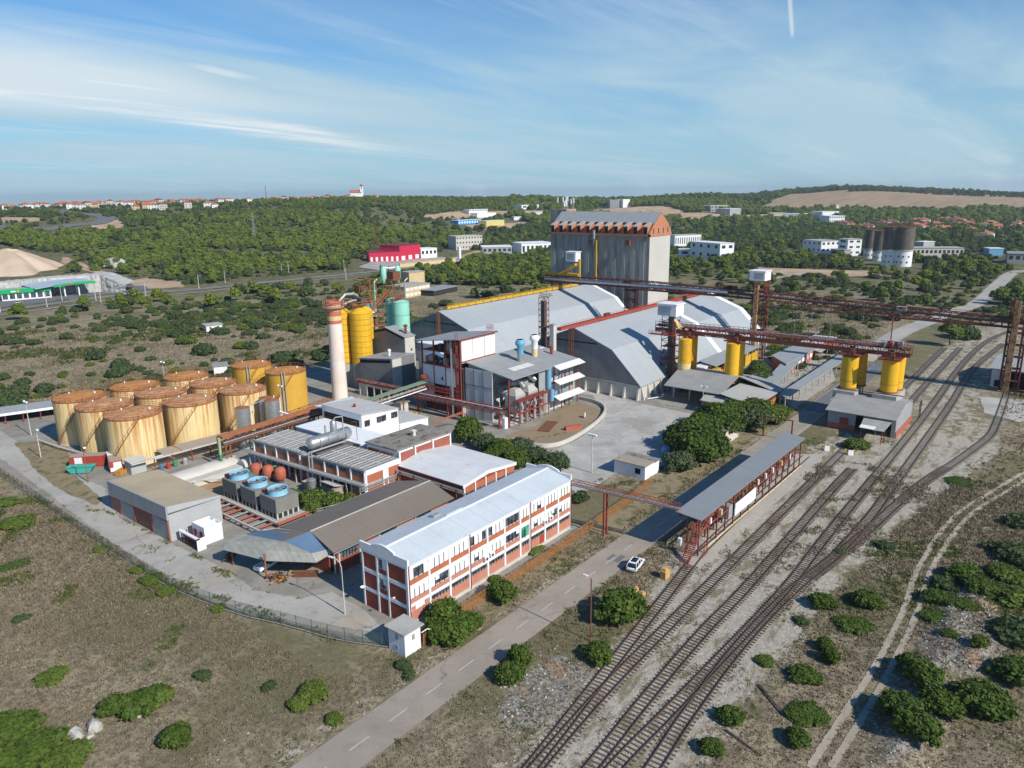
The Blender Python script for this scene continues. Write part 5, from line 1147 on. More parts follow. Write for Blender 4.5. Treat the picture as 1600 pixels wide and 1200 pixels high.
# ------------------------------------------------------------------ yellow and green silos behind the chimney
def round_silo(label,x,y,r,z0,z1,m,hoops,hoop_m='rust',cone=1.6,group=None,legs=True,name='silo',band=None,ns=32):
  t=thing(name,label,'silo',(x,y,0),group)
  MB().lathe(x,y,[(r,z0),(r,z1)],ns).build('shell',M[m],t,smooth=True)
  MB().lathe(x,y,[(r-.01,z1+.01),(r*.5,z1+cone*.75),(r*.18,z1+cone)],ns).build('roof',M[m],t,smooth=True)
  if hoops:
    for k in range(hoops+1):MB().ring(x,y,z0+(z1-z0)*k/hoops,r+.02,.05,24).build('hoop',M[hoop_m],t)
  if legs:
    MB().lathe(x,y,[(r*.96,0),(r*.96,z0)],ns).build('base',M['concrete'],t)
    for i in range(8):
      a=i*math.pi/4;MB().box(x+r*.97*math.cos(a)-.25,x+r*.97*math.cos(a)+.25,y+r*.97*math.sin(a)-.25,y+r*.97*math.sin(a)+.25,0,z0-.2).build('pier',M['concrete_pale'],t)
  if band:MB().lathe(x,y,[(r+.02,z0),(r+.02,z0+band[0])],ns).build('band',M[band[1]],t,smooth=True)
  return t
s1=round_silo('tall bright yellow silo with bolted hoops, the full-size one beside the dark grey block',151.0,184.6,3.4,7.6,23.8,'silo',9,group='tall yellow silos')
for i in range(12):
  a=math.pi+i*.42;MB().tube((151+3.43*math.cos(a),184.6+3.43*math.sin(a),7.6),(151+3.43*math.cos(a),184.6+3.43*math.sin(a),23.8),.03,4).build('seam',M['silo_rusty'],s1)
s2=round_silo('tall yellow silo half hidden behind the chimney',148.2,190.6,3.4,7.6,23.8,'silo',9,group='tall yellow silos')
s3=round_silo('stubbier yellow silo peeping out behind the tall one on its right',153.6,185.3,2.5,15,24.0,'silo',5,legs=False,group='tall yellow silos')
t=thing('silo_head_house','rusty steel frame with filters and ducts on top of the tall yellow silos','steel frame',(152,188,25))
mb=MB()
for x in(148,152,156.5):
  for y in(184,188.5,193):mb.tube((x,y,24.6),(x,y,27.2 if y<190 else 29.5),.14,4)
for z in(26.4,27.2):
  for y in(184,188.5,193):mb.tube((148,y,z),(156.5,y,z),.14,4)
  for x in(148,152,156.5):mb.tube((x,184,z),(x,193,z),.14,4)
mb.truss((156.6,184,26.5),(156.6,184,34.0),2.6,2.6,2.4,.14,M['rust_pipe'],up=(0,1,0));mb.build('frame',M['rust_pipe'],t)
MB().box(149.5,156,186,193,26.2,26.45).build('platform',M['rust_pipe'],t);MB().box(154.9,157.0,189,191.2,29.3,31.6).build('filter_house',M['rust'],t);MB().box(154.7,157.4,188.6,191.6,33.4,33.6).build('roof',M['rust_pipe'],t)
MB().path([(147,190,27.2),(150,190,29.4),(152.5,189,29.4),(154.5,189.4,28.4)],.45,8).build('duct',M['galv_dull'],t);MB().path([(147,187,26.8),(150,187,27.6),(154,186,27.6)],.35,8).build('duct',M['galv_dull'],t);MB().box(151.5,154,184.2,187.5,26.5,28.3).build('hopper',M['dark_steel'],t)
t=thing('open_steel_structure','open rusty steel floors with scattered equipment between the yellow and green silos','steel frame',(161,192,0))
mb=MB()
for x in(158,161,164):
  for y in(188,196):mb.tube((x,y,0),(x,y,22),.2,4)
for z in(14,17.6,21.6):
  for y in(188,196):mb.tube((158,y,z),(164,y,z),.2,4)
  for x in(158,161,164):mb.tube((x,188,z),(x,196,z),.18,4)
mb.build('frame',M['rust_pipe'],t)
for z in(14.1,17.7,21.7):MB().box(158.1,163.9,188.1,195.9,z,z+.15).build('floor',M['rust'],t)
rr=random.Random(5)
for k in range(26):
  z=rr.choice((14.3,17.9));x,y=rr.uniform(158.3,162.2),rr.uniform(188.4,194);h=rr.uniform(.6,2.6);MB().box(x,x+rr.uniform(.5,1.6),y,y+1.2,z,z+h).build('machine',rr.choice([M['galv_dull'],M['concrete_pale'],M['rust'],M['galv'],M['silo_cream']]),t)
mb=MB();mb.add([(159,190,21.9),(162,190,21.9),(162,193,21.9),(159,193,21.9),(160.5,191.5,24.0)],[(0,1,4),(1,2,4),(2,3,4),(3,0,4)]);mb.build('hopper',M['silo_cream'],t)
gs=round_silo('bright mint green silo, the front one of the green pair',174.7,191.4,3.1,6,24.0,'silo_green',4,'dark_steel',cone=.7,group='mint green silos')
round_silo('shaded mint green silo behind the front green one',177.0,197.6,2.7,6,24.0,'silo_green',4,'dark_steel',cone=.7,group='mint green silos')
round_silo('narrow bluish silo leftmost beside the green silos',170.2,202.6,2.0,6,23.4,'silo_blue',0,cone=.6,group='mint green silos')
t=thing('filter_tower','rusty frame with two mint green cyclone filters above the green silos','filter tower',(176,190,24))
mb=MB();mb.truss((175.5,188.5,24.4),(175.5,188.5,32),3.6,3.2,2.6,.13,M['rust_pipe'],up=(0,1,0));mb.build('frame',M['rust'],t)
for x,y,z1 in((173.6,192.6,36.2),(177.8,190.0,36.4)):MB().lathe(x,y,[(.3,30.4),(1.05,32.2),(1.05,z1-1),(.7,z1-.1),(.1,z1)],16).build('cyclone',M['silo_green'],t,smooth=True)
MB().path([(173.6,192.6,36.0),(175.7,191.3,35.6),(177.8,190.0,36.0)],.3,8).build('duct',M['white'],t);MB().box(174.2,177.6,188.4,192.5,31.6,34.6).build('housing',M['rust'],t)
for px_ in((171.4,195.2),(179.6,188.6)):MB().path([(px_[0],px_[1],14 if px_[0]<173 else 25.5),(px_[0],px_[1],31),(px_[0]+1.2,px_[1]-.3,31.9)],.3,8).build('duct',M['silo_green']if px_[0]<173 else M['galv_dull'],t)
MB().box(174.5,178.5,188,191,24.9,25.05).build('platform',M['red_steel'],t);MB().rail_([(174.5,188,25.05),(178.5,188,25.05),(178.5,191,25.05)],1.1,1.2,.05).build('railing',M['red_steel'],t)
MB().truss((164,189.5,21.6),(174.4,191,27.6),1.2,1.2,1.6,.12,M['rust_pipe']).build('inclined_conveyor',None,t)
t.location.x-=2.3;t.location.y+=2.8

# ------------------------------------------------------------------ dark grey clad blocks
t=thing('clad_block_low','lower dark grey clad block with black louvre band under its roof edge','building',(146,165.5,0))
MB().prism([(146.4,165.5),(156,165.5),(156,179.3),(145.4,179.3)],0,[11.9,11.9,10.5,10.5]).build('wall',M['grey_dark'],t)
MB().slab([(146.1,165.3,12.15),(156.2,165.3,12.15),(156.2,179.6,10.75),(145.1,179.6,10.75)],.2).build('roof',M['grey_sheet'],t)
MB().prism([(146.33,166.1),(146.38,166.1),(145.42,179.0),(145.36,179.0)],[10.6,10.6,9.3,9.3],[11.4,11.4,10.1,10.1]).build('louvre_band',M['black'],t);MB().box(146.5,150.2,165.3,165.48,0,11.7).build('side_panel',M['concrete_pale'],t)
MB().lathe(150.5,171,[(.35,11.2),(.35,13.0),(.6,13.0),(.5,13.5),(.05,13.8)],10).build('roof_vent',M['white'],t)
t=thing('clad_block_high','taller dark grey gabled block with red capped vent, rising behind the low block','building',(156,168,0))
MB().xprof([(169.8,0),(169.8,16.6),(178.6,18.9),(186.8,16.8),(186.8,0)],156.05,160.4).build('wall',M['grey_dark'],t)
MB().box(156.1,160.3,169.65,169.79,0,16.5).build('side_panel',M['concrete_pale'],t)
MB().slab([(155.7,169.4,16.75),(160.6,169.4,16.75),(160.6,178.6,19.15),(155.7,178.6,19.15)],.2).build('roof',M['grey_roof'],t);MB().slab([(155.7,178.6,19.15),(160.6,178.6,19.15),(160.6,187.2,16.95),(155.7,187.2,16.95)],.2).build('roof',M['grey_roof'],t)
MB().add([(155.98,170.2,15.9),(155.98,170.2,16.5),(155.98,178.6,18.6),(155.98,178.6,18.0),(155.98,186.4,16.1),(155.98,186.4,16.7)],[(0,1,2,3),(3,2,5,4)]).build('louvre_band',M['black'],t)
MB().tube((158.4,171.6,16.8),(158.4,171.6,19.6),.4,10).build('roof_vent',M['red_steel'],t);MB().lathe(158.4,171.6,[(.75,19.6),(.75,20.0),(.1,20.4)],10).build('vent_cap',M['red_steel'],t)
MB().box(158.4,159,169.58,169.645,12,12.7).build('window',M['black'],t)
t=thing('round_bin','dark round grey bin tucked between the clad blocks and the process tower','silo',(160,160,0));MB().lathe(160,160,[(3.4,0),(3.4,11.2)],26).build('shell',M['grey_dark'],t,smooth=True);MB().lathe(160,160,[(3.45,11.22),(.3,12.3)],26).build('roof',M['blue_roof'],t)
t=thing('white_panel_building','plain white panel building visible between the grey block and the process tower','building',(172,160,0));MB().box(163,176,161,171.2,0,13.6).build('wall',M['white'],t);MB().box(162.8,176.2,160.8,171.4,13.6,13.9).build('roof',M['white'],t)
t=thing('pipe_trestle_building','low concrete frame with open bays and pipes below the dark grey block','concrete frame',(143,163,0))
MB().prism([(142.0,176.5),(142.3,162.5),(145.0,162.5),(144.6,176.5)],3.2,3.6).build('beam',M['concrete_pale'],t);MB().prism([(142.8,175.5),(143.0,163.2),(144.6,163.2),(144.4,175.5)],0,3.2).build('wall',M['dark'],t)
for y in(162.8,166.1,169.4,172.7,176.0):MB().box(142.0,142.4,y-.2,y+.2,0,3.2).build('column',M['concrete_pale'],t)
MB().box(142.2,142.5,172.9,175.8,0,3.1).build('infill',M['grey_render'],t)
mb=MB();mb.truss((142.6,177.5,3.9),(142.9,151,4.2),1.2,1.0,2.0,.1,M['red_steel']);mb.build('pipe_truss',None,t)
for k in range(3):MB().tube((142.2+.4*k,178,4.1+.3*k),(142.6+.4*k,149,4.4+.3*k),.14,6).build('pipe',M['galv_dull']if k else M['red_steel'],t)

# ------------------------------------------------------------------ process tower and hall
def process_tower():
  t=thing('process_tower','tall process building with open purple-red steel floors and cream upper wall','building',(143,134,0))
  X0,X1,Y0,Y1=143.2,158,134,149
  rs=M['red_steel']
  rz=lambda y:22.0-(y-Y0)*.125
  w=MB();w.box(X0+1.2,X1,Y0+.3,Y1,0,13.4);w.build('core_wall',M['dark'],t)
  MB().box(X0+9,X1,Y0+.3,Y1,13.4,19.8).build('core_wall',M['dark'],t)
  cw=MB();cw.box(X0+.6,X1,Y0,Y0+.25,15.2,21.8);cw.build('upper_wall',mat('cream_white_panel',(.74,.70,.64),(.68,.64,.58),scale=.3),t)
  for x in(148.4,153.3):MB().box(x-.07,x+.07,Y0-.06,Y0-.004,15.4,21.7).build('panel_joint',M['galv_dull'],t)
  MB().box(X0+.6,X1,Y0-.1,Y0-.004,15.4,15.75).build('panel_trim',rs,t)
  MB().slab([(X0-1.2,Y0-.6,22.25),(X1+.4,Y0-.6,22.25),(X1+.4,Y1+1.6,20.2),(X0-1.2,Y1+1.6,20.2)],.22).build('roof',M['grey_roof'],t)
  MB().box(X0-1.2,X1+.4,Y0-.72,Y0-.6,21.85,22.2).build('gutter',rs,t)
  MB().rail_([(155,134.5,22.25),(158,134.5,22.25),(158,137,22.25)],1.5,.8,.05,rs).build('railing',None,t)
  for y in(134.1,139.6,144.2,148.8):
    MB().box(X0-.1,X0+.25,y-.17,y+.17,0,rz(y)-.2).build('column',rs,t)
  for z in(7.2,13.6,17.6):
    MB().box(X0-.12,X0+.2,Y0,Y1,z,z+.35).build('floor_beam',rs,t)
  for z in(13.5,17.5):MB().box(X0+.3,X0+9,Y0+.4,Y1-.1,z,z+.12).build('floor',M['rust'],t)
  cp=mat('pale_blue_white_panel',(.60,.64,.68),(.52,.57,.62),scale=.3,streak=(.42,.45,.5),streak_amt=(.55,.8))
  MB().box(X0-.02,X0+.18,Y0+2.2,Y1,8.3,13.5).build('wall_panel',cp,t);MB().box(X0-.02,X0+.18,144.3,Y1,4.6,8.2).build('wall_panel',cp,t);MB().box(X0,X0+.18,Y0+3,138.5,3.4,8.2).build('wall_panel',M['concrete'],t)
  MB().box(X0-.03,X0-.021,140.8,141.4,9.6,10.6).build('window',M['black'],t)
  MB().box(X0+.4,X1,Y0-.06,Y0+.28,0,4).build('base_wall',M['concrete'],t)
  # machinery on the open floors
  rr=random.Random(11)
  for k in range(22):
    y=rr.uniform(Y0+.8,Y1-1.5);z=rr.choice((13.7,17.7));h=rr.uniform(.6,2.6);x=rr.uniform(X0+.6,X0+6)
    MB().box(x,x+rr.uniform(.6,1.6),y,y+rr.uniform(.5,1.4),z,z+h).build('machine',rr.choice([M['galv_dull'],M['dark_steel'],M['rust'],M['grey_render'],M['galv']]),t)
  MB().lathe(146,137.6,[(1.3,13.8),(1.3,17.2)],16).build('vessel',M['galv_dull'],t);MB().lathe(145.6,136.6,[(.5,17.8),(1.2,19.2),(1.2,20.9)],14).build('vessel',M['dark_steel'],t)
  MB().path([(144,136,20.8),(144,136,9)],.35,8).build('pipe',M['dark_steel'],t);MB().path([(142.7,136.9,21.9),(142.7,136.9,0)],.3,8).build('pipe',M['galv_dull'],t)
  lad=MB()
  for o in(-.4,.4):lad.tube((142.5,134.6+o,1),(142.5,134.6+o,24),.07,4);lad.tube((141.7,134.6+o,4),(141.7,134.6+o,22),.05,4)
  for k in range(56):lad.tube((142.5,134.2,1.2+k*.4),(142.5,135.0,1.2+k*.4),.03,4)
  for k in range(16):
    z=4+k*1.15;lad.tube((142.5,134.2,z),(141.7,134.2,z),.03,4);lad.tube((142.5,135,z),(141.7,135,z),.03,4);lad.tube((141.7,134.2,z),(141.7,135,z),.03,4)
  lad.build('caged_ladder',rs,t)
  # access platforms and pipes low on the left face
  MB().truss((142.0,149.5,6.6),(142.0,137,6.6),1.0,1.0,1.6,.08,rs).build('walkway',None,t)
  MB().lathe(142.3,147.6,[(.8,9.2),(1.1,9.6),(1.1,10.2),(.5,10.5)],12).build('fan_casing',rs,t)
  for k in range(3):MB().path([(142.2,147-.5*k,9.6),(141.6,146.6-.5*k,8.4),(142.1,146-.5*k,6.6)],.09,6).build('hose',M['dark_steel'],t)
  # hall
  h=thing('boiler_hall','hall with broad grey canopy roof sheltering ducts and hoppers, blue and white roof vents','building',(145,118,0))
  rzh=lambda x,y:13.0+(y-118)*.16
  MB().slab([(145.0,117.2,12.95),(176.4,117.2,12.95),(176.4,134.0,15.5),(145.0,134.0,15.5)],.28).build('roof',M['grey_roof'],h)
  MB().slab([(150.3,121.0,13.66),(159.6,121.0,13.66),(159.6,123.4,14.02),(150.3,123.4,14.02)],.04).build('rooflight',mat('rooflight_sheet',(.66,.64,.58)),h);MB().slab([(173.5,129.3,14.95),(175.6,129.3,14.95),(175.6,130,15.06),(173.5,130,15.06)],.04).build('rooflight',M['white'],h)
  MB().box(146.3,175.4,128.2,133.9,0,14.4).build('wall',mat('grey_white_panel',(.55,.56,.56),(.47,.48,.48),scale=.3),h)
  MB().box(161.5,163.0,118.6,128.1,0,13).build('wall',M['grey_sheet_y'],h);MB().box(163.0,170.6,118.7,128.1,0,13.0).build('wall',mat('grey_white_panel',(.55,.56,.56)),h)
  wp=MB();wp.box(144.9,145.15,124.2,133.9,0,13.9);wp.build('wall',mat('grey_white_panel',(.55,.56,.56)),h)
  for z in(4.5,9.3):MB().box(144.8,144.895,124.2,133.9,z,z+.14).build('panel_joint',M['dark_steel'],h)
  for y in(127.3,130.6):MB().box(144.8,144.895,y,y+.14,0,13.8).build('panel_joint',M['dark_steel'],h)
  MB().box(158.0,163.0,118.3,118.58,0,12.6).build('front_wall',M['grey_sheet'],h)
  # balconies and awnings at the right end
  for x in(163.2,167.0,170.8,175.0):MB().box(x-.12,x+.12,116.8,117.04,0,12.8).build('column',rs,h)
  MB().box(171.2,175.2,118.5,118.7,.2,12.8).build('panel',M['galv_dull'],h)
  for z in(3.3,8.0):
    MB().box(163.2,175,117.1,118.5,z,z+.2).build('balcony_floor',M['rust_pipe'],h);MB().rail_([(163.2,117.0,z+.2),(175,117.0,z+.2)],.9,1.9,.05,rs).build('railing',None,h)
  for z in(3.7,8.3,12.5):
    MB().slab([(162.8,114.6,z-.1),(175.6,114.6,z-.1),(175.6,116.8,z+.8),(162.8,116.8,z+.8)],.12).build('awning',mat('pale_awning',(.70,.70,.68),(.62,.62,.6)),h)
  for x,m in((165.2,'blue_paint'),(167.8,'galv_dull'),(169.2,'blue_paint')):MB().tube((x,118.3,8.4),(x+.6,118.3,10.6),.3,8).build('machine',M[m],h);MB().box(x-.4,x+.9,117.8,118.5,3.5,5.2).build('machine',M[m],h)
  # roof vents
  for x,y,up,lo,lb in((159.0,125.6,'blue_paint','galv','blue roof vent with flared head'),(166.6,126.3,'white','silo_cream','white rust-stained roof vent with flared head')):
    z=rzh(x,y)-.2
    v=MB().lathe(x,y,[(.85,z),(.85,z+2.3)],18).build('vent_pipe',M[lo],h,smooth=True);v['label']=lb
    MB().lathe(x,y,[(.95,z+2.3),(.95,z+4.4),(1.45,z+5.1),(1.45,z+5.7),(1.0,z+6.4),(.95,z+6.45)],18).build('vent_head',M[up],v,smooth=True);MB().lathe(x,y,[(.9,z+6.46),(.9,z+6.5)],14).build('vent_mouth',M['black'],v)
  MB().tube((172.6,124.6,14),(172.6,124.6,16.4),.45,10).build('stack',M['red_steel'],h)
  # ducts, hoppers and electrostatic filter bins under the canopy
  for k,(a,b,r,m)in enumerate((((150,126,8.5),(158,124,8.8),1.0,'galv'),((150,126,8.5),(150,123,6.5),1.0,'galv_dull'),((150.5,122.6,9.9),(157,122,9.4),.8,'galv_dull'),((158,124,8.8),(158,120,8.0),.9,'galv_dull'),((153,119.6,8.6),(153,121.6,10.6),.75,'galv'),((158.6,119.8,9.6),(157.4,122,11.4),.95,'galv'),((161.6,117.6,7.2),(161.6,117.6,12.6),.75,'blue_paint'),((162.6,117.3,3.2),(162.6,117.3,6.6),.7,'blue_paint'),((147.5,126,1),(152,121.5,6),.5,'galv_dull'),((147.5,126.5,1.2),(153,124.5,2.0),.8,'galv_dull'))):
    MB().tube(a,b,r,16,M[m]).build('duct',None,h,smooth=True)
  gb=mat('bin_cladding',(.42,.42,.40),(.34,.34,.33),rib=(X_,.7))
  for x0,x1 in((148.0,152.2),(153.6,157.8)):
    b=MB();b.box(x0,x1,118.6,122.4,4.4,7.4);b.add([(x0,118.6,4.4),(x1,118.6,4.4),(x1,122.4,4.4),(x0,122.4,4.4),((x0+x1)/2-.3,120,1.2),((x0+x1)/2+.3,120,1.2),((x0+x1)/2+.3,120.8,1.2),((x0+x1)/2-.3,120.8,1.2)],[(1,0,4,5),(2,1,5,6),(3,2,6,7),(0,3,7,4),(4,7,6,5)])
    b.add([(x0,118.6,7.4),(x1,118.6,7.4),(x1,122.4,7.4),(x0,122.4,7.4),(x0+1,119.6,9.0),(x1-1,119.6,9.0),(x1-1,121.4,9.0),(x0+1,121.4,9.0)],[(0,1,5,4),(1,2,6,5),(2,3,7,6),(3,0,4,7),(4,5,6,7)]);b.build('hopper',gb,h)
  for x in(146.6,149.2,151.4,153.0,155.6,158.2,159.8):
    for y in(116.4,118.2):MB().tube((x,y,0),(x,y,6.4),.13,4,rs).build('frame_column',None,h)
  f=MB();
  for z in(3.2,6.4):f.box(146.4,160,116.3,116.5,z,z+.3);f.box(146.4,160,118.1,118.3,z,z+.3)
  f.build('frame_beam',rs,h);MB().rail_([(146.4,116.2,6.6),(160,116.2,6.6)],1.2,1.3,.05,rs).build('railing',None,h);MB().box(146.4,160,116.4,118.4,6.5,6.6).build('platform',M['rust'],h)
  for k,x in enumerate((148.6,151,154.4,157)):
    MB().cbox(x,116.9,4.6,.8,.6,1.0).build('valve_box',rs if k%2 else M['galv_dull'],h);MB().cbox(x+.4,116.9,2.2,.5,.5,.9).build('valve_box',rs,h)
    MB().tube((x,117.2,.2),(x,117.2,6.3),.45,10).build('down_pipe',M['galv']if k%2 else M['galv_dull'],h)
  MB().box(143.6,143.95,117.4,117.75,0,12.9).build('column',rs,h)
  MB().box(142.0,143.3,117.6,118.6,0,3.0).build('cabinet',M['white'],h)
  MB().box(147.5,149.6,122.8,124.6,.1,2.4).build('machine',M['galv_dull'],h);MB().box(153,159.5,124.5,127.5,.1,3.2).build('machine',M['dark_steel'],h)
  MB().box(145.2,170,118.1,128,.03,.14).build('floor_slab',M['concrete_pale'],h)
  # pipe gallery passing in front
  g=thing('pipe_gallery','dark purple-red pipe gallery crossing low in front of the process tower','pipe gallery',(140,130,0))
  MB().truss((139.6,151.5,4.3),(141.6,117.6,4.3),1.6,1.5,1.7,.1,rs).build('truss',None,g)
  for k in range(4):MB().tube((139.2+.4*k,151.5,4.7+.1*(k%2)),(141.1+.4*k,117.6,4.7+.1*(k%2)),.2,8,M['galv_dull']if k==0 else M['dark_steel']).build('pipe',None,g)
  MB().tube((139.0,151.5,5.85),(141.0,117.6,5.85),.09,6).build('pipe',M['white'],g)
  for p in((139.9,148),(140.6,136),(141.5,119)):MB().box(p[0]-.2,p[0]+.2,p[1]-.2,p[1]+.2,0,4.3).build('support',rs,g)
  k=thing('pump_bay','small concrete cube and yellow machinery beside the foot of the process tower','pump station',(137,150,0));MB().box(135.6,138.4,150.4,153.4,0,2.9).build('wall',M['concrete_pale'],k);MB().box(135.2,138.8,150,153.8,2.9,3.1).build('roof',M['beige_roof'],k)
  for i in range(7):MB().cbox(138.5+rr.uniform(-2,2),146.6+rr.uniform(-1,1.5),.4,rr.uniform(.4,1.4),rr.uniform(.3,.8),rr.uniform(.5,1.1),rz=rr.uniform(0,3)).build('machine',M['yellow']if i<5 else M['rust'],k)
  a=thing('red_pipe_arch','salmon-red pipe arch over the lane between the annex and the process tower','pipe support',(130,132,0));MB().path([(128.8,130.6,0.2),(128.8,130.6,3.0),(136.0,127.4,4.4),(136.3,126.6,4.2),(136.3,126.6,0)],.13,6).build('pipe',M['salmon'],a);MB().path([(128.8,129.8,3.0),(136.0,126.6,4.4),(137.0,126.4,0)],.1,6).build('pipe',M['salmon'],a)
process_tower()
t=thing('bucket_elevator_tower','slim dark rusty lattice elevator tower with pale flue beside the boiler hall','lattice tower',(177,131,0))
MB().truss((179.0,131.0,0),(179.0,131.0,29.6),2.2,2.2,1.9,.11,M['rust'],up=(0,1,0)).build('lattice',None,t);MB().box(178.4,179.6,131.4,132.8,0,28.4).build('elevator_shaft',M['dark_steel'],t)
MB().rail_([(177.8,129.9,29.6),(180.2,129.9,29.6),(180.2,133,29.6),(177.8,133,29.6),(177.8,129.9,29.6)],1.1,1.2,.05,M['rust']).build('railing',None,t);MB().box(177.7,180.3,129.8,133.1,20.6,20.8).build('platform',M['rust'],t)
MB().box(177.3,178.7,127.2,128.7,0,21.6).build('flue',M['concrete_pale'],t);MB().box(177.2,178.8,127.1,128.8,21.6,21.9).build('flue_cap',M['concrete'],t)
t=thing('soil_bed_wall','low curved concrete kerb wall round the soil bed beside the boiler hall','wall',(160,110,0))
pts=[(135.4,109.9),(135.2,104.7),(137.5,99.9),(144.0,98.4),(157.0,100.1),(167.6,103.2),(174.1,107.0),(177.1,112.0),(177.8,118.1)]
poly,C=ribbon(pts,.45,8);k=len(C)
V=[(a[0],a[1],0)for a in poly]+[(a[0],a[1],1.0)for a in poly];m2=len(poly)
MB().add(V,[(i,i+1,m2+i+1,m2+i)for i in range(m2-1)]+[(m2+i,m2+i+1,m2+m2-2-i,m2+m2-1-i)for i in range(k-1)]).build('kerb',M['concrete_pale'],t)
o=MB().cbox(*(152.6,103.2),.55,1.0,4.6,1.15,rz=1.1).build('painted_panel',M['salmon'],t);
tag(MB().cbox(*(150.5,109.8),.2,9.0,3.2,.15,rz=.35).build('rusty_plates',M['rust']),'flat dark rusty steel plates lying on the soil bed','steel plates')
tag(MB().cbox(*(163.0,106.3),.9,1.3,.1,1.2,rz=.4).build('white_board',M['white']),'small white board standing on the kerb wall of the soil bed','board')

# ------------------------------------------------------------------ the two big storage sheds
def storage_shed(label,yc,x0,x1,name='storage_shed',conveyor='red'):
  t=thing(name,label,'shed',(x0,yc,0),'great storage sheds');half=24.0;ev,bz,rz=4.3,14.3,19.6;by=13.8
  prof=[(yc-half,ev),(yc-by,bz),(yc,rz),(yc+by,bz),(yc+half,ev)]
  MB().xprof([(yc-half+.4,0),(yc-half+.4,ev-.1),(yc+half-.4,ev-.1),(yc+half-.4,0)],x0+.4,x1-.4).build('base_wall',M['concrete_pale'],t)
  MB().xprof([(yc-half+.1,ev-.1),(yc-by+.1,bz-.25),(yc,rz-.25),(yc+by-.1,bz-.25),(yc+half-.1,ev-.1)],x0+.3,x1-.3).build('gable',mat('shed_gable_cladding',(.24,.245,.25),(.19,.195,.20),scale=.12,amt=.9,rib=(Y_,.9),streak=(.15,.155,.16),streak_amt=(.5,.75),streak_scale=.8),t)
  for(ya,za),(yb,zb)in zip(prof,prof[1:]):
    MB().slab([(x0,ya,za),(x1,ya,za),(x1,yb,zb),(x0,yb,zb)],.28).build('roof',M['shed_roof'],t)
  for s in(-1,1):      # buttresses
    for k in range(26):
      x=x0+1+k*(x1-x0-2)/25
      if s<0:MB().add([(x-.25,yc-half-.9,0),(x+.25,yc-half-.9,0),(x+.25,yc-half+.39,0),(x-.25,yc-half+.39,0),(x-.25,yc-half+.1,ev-.4),(x+.25,yc-half+.1,ev-.4),(x+.25,yc-half+.39,ev-.4),(x-.25,yc-half+.39,ev-.4)],[(0,1,5,4),(1,2,6,5),(3,0,4,7),(4,5,6,7)]).build('buttress',M['concrete_pale'],t)
  for k in range(11):
    y=yc-half+.8+k*(2*half-1.6)/10;MB().add([(x0-.9,y-.25,0),(x0-.9,y+.25,0),(x0+.38,y+.25,0),(x0+.38,y-.25,0),(x0+.1,y-.25,ev-.5),(x0+.1,y+.25,ev-.5),(x0+.38,y+.25,ev-.5),(x0+.38,y-.25,ev-.5)],[(1,0,4,5),(0,3,7,4),(2,1,5,6),(4,7,6,5)]).build('buttress',M['concrete_pale'],t)
  MB().box(x0+.12,x0+.28,yc-8.4,yc+7.8,15.15,15.45).build('gable_beam',M['black'],t)
  MB().box(x0+.02,x0+.28,yc-half+.1,yc+half-.1,ev-.25,ev+.1).build('gable_trim',M['galv_dull'],t)
  mb=MB();z=rz+.15
  c=M['red_steel']if conveyor=='red' else M['yellow']
  cb=MB();cb.box(x0-8 if conveyor=='red' else x0+4,x1-12,yc-.7,yc+.7,z+.1,z+1.0)
  cb.build('ridge_conveyor',mat('bright_oxide_red',(.36,.06,.04),(.28,.05,.03))if conveyor=='red' else c,t)
  MB().rail_([(x0-8 if conveyor=='red' else x0+4,yc-1.0,z+.9),(x1-12,yc-1.0,z+.9)],1.0,2.0,.045,M['red_steel']if conveyor=='red' else c).build('railing',None,t)
  if conveyor=='red':
    MB().truss((x0-1.0,yc-.2,0),(x0-1.0,yc-.2,rz-.3),1.0,1.0,1.6,.09,M['rust'],up=(0,1,0)).build('ladder_tower',None,t)
    for k in range(5):MB().box(x0+18+k*.6,x0+18.4+k*.6,yc-.5,yc+.5,z+1.0,z+1.9).build('conveyor_drive',M['rust'],t)
  else:
    for k in range(18):MB().box(x0+6+k*4.5,x0+6.6+k*4.5,yc-.95,yc-.7,z+.2,z+1.2).build('conveyor_cover',M['yellow'],t)
    MB().truss((x0-1.0,yc-1.2,0),(x0-1.0,yc-1.2,rz-.5),.8,.8,1.6,.09,M['rust_pipe'],up=(0,1,0)).build('ladder_tower',None,t)
  for f in(.36,.62,.9):   # brighter replacement roof strips
    pass
  return t
sh2=storage_shed('great grey storage shed on the right with red ridge conveyor and open-looking dark gable',126.6,187.2,288.5)
sh1=storage_shed('great grey storage shed on the left whose ridge carries a yellow conveyor',185.2,187.2,288.5,conveyor='yellow')
def roof_strip(par,yc,x,wdt,m,ya=None):
  prof=[(yc-24,4.3),(yc-13.8,14.3),(yc,19.6)]
  for(a,za),(b,zb)in zip(prof,prof[1:]):MB().slab([(x,a,za+.05),(x+wdt,a,za+.05),(x+wdt,b,zb+.05),(x,b,zb+.05)],.05).build('roof_sheet',m,par)
roof_strip(sh2,126.6,243.5,3.0,M['white']);roof_strip(sh2,126.6,284.5,3.2,M['white']);roof_strip(sh1,185.2,286.0,2.2,M['white'])
t=thing('valve_pipe','white pipe with tap beside the corner of the right storage shed','pipe');MB().path([(188.5,101.0,.6),(193.5,98.5,.6),(193.5,98.5,1.6)],.14,8).build('pipe',M['white'],t)
tag(MB().lathe(203.5,99.6,[(1.3,0),(1.3,3.2),(1.0,3.7),(.1,3.9)],18).build('blue_tank',mat('grey_blue_paint',(.22,.32,.40))),'grey-blue round tank between the storage shed and the canopy','tank')

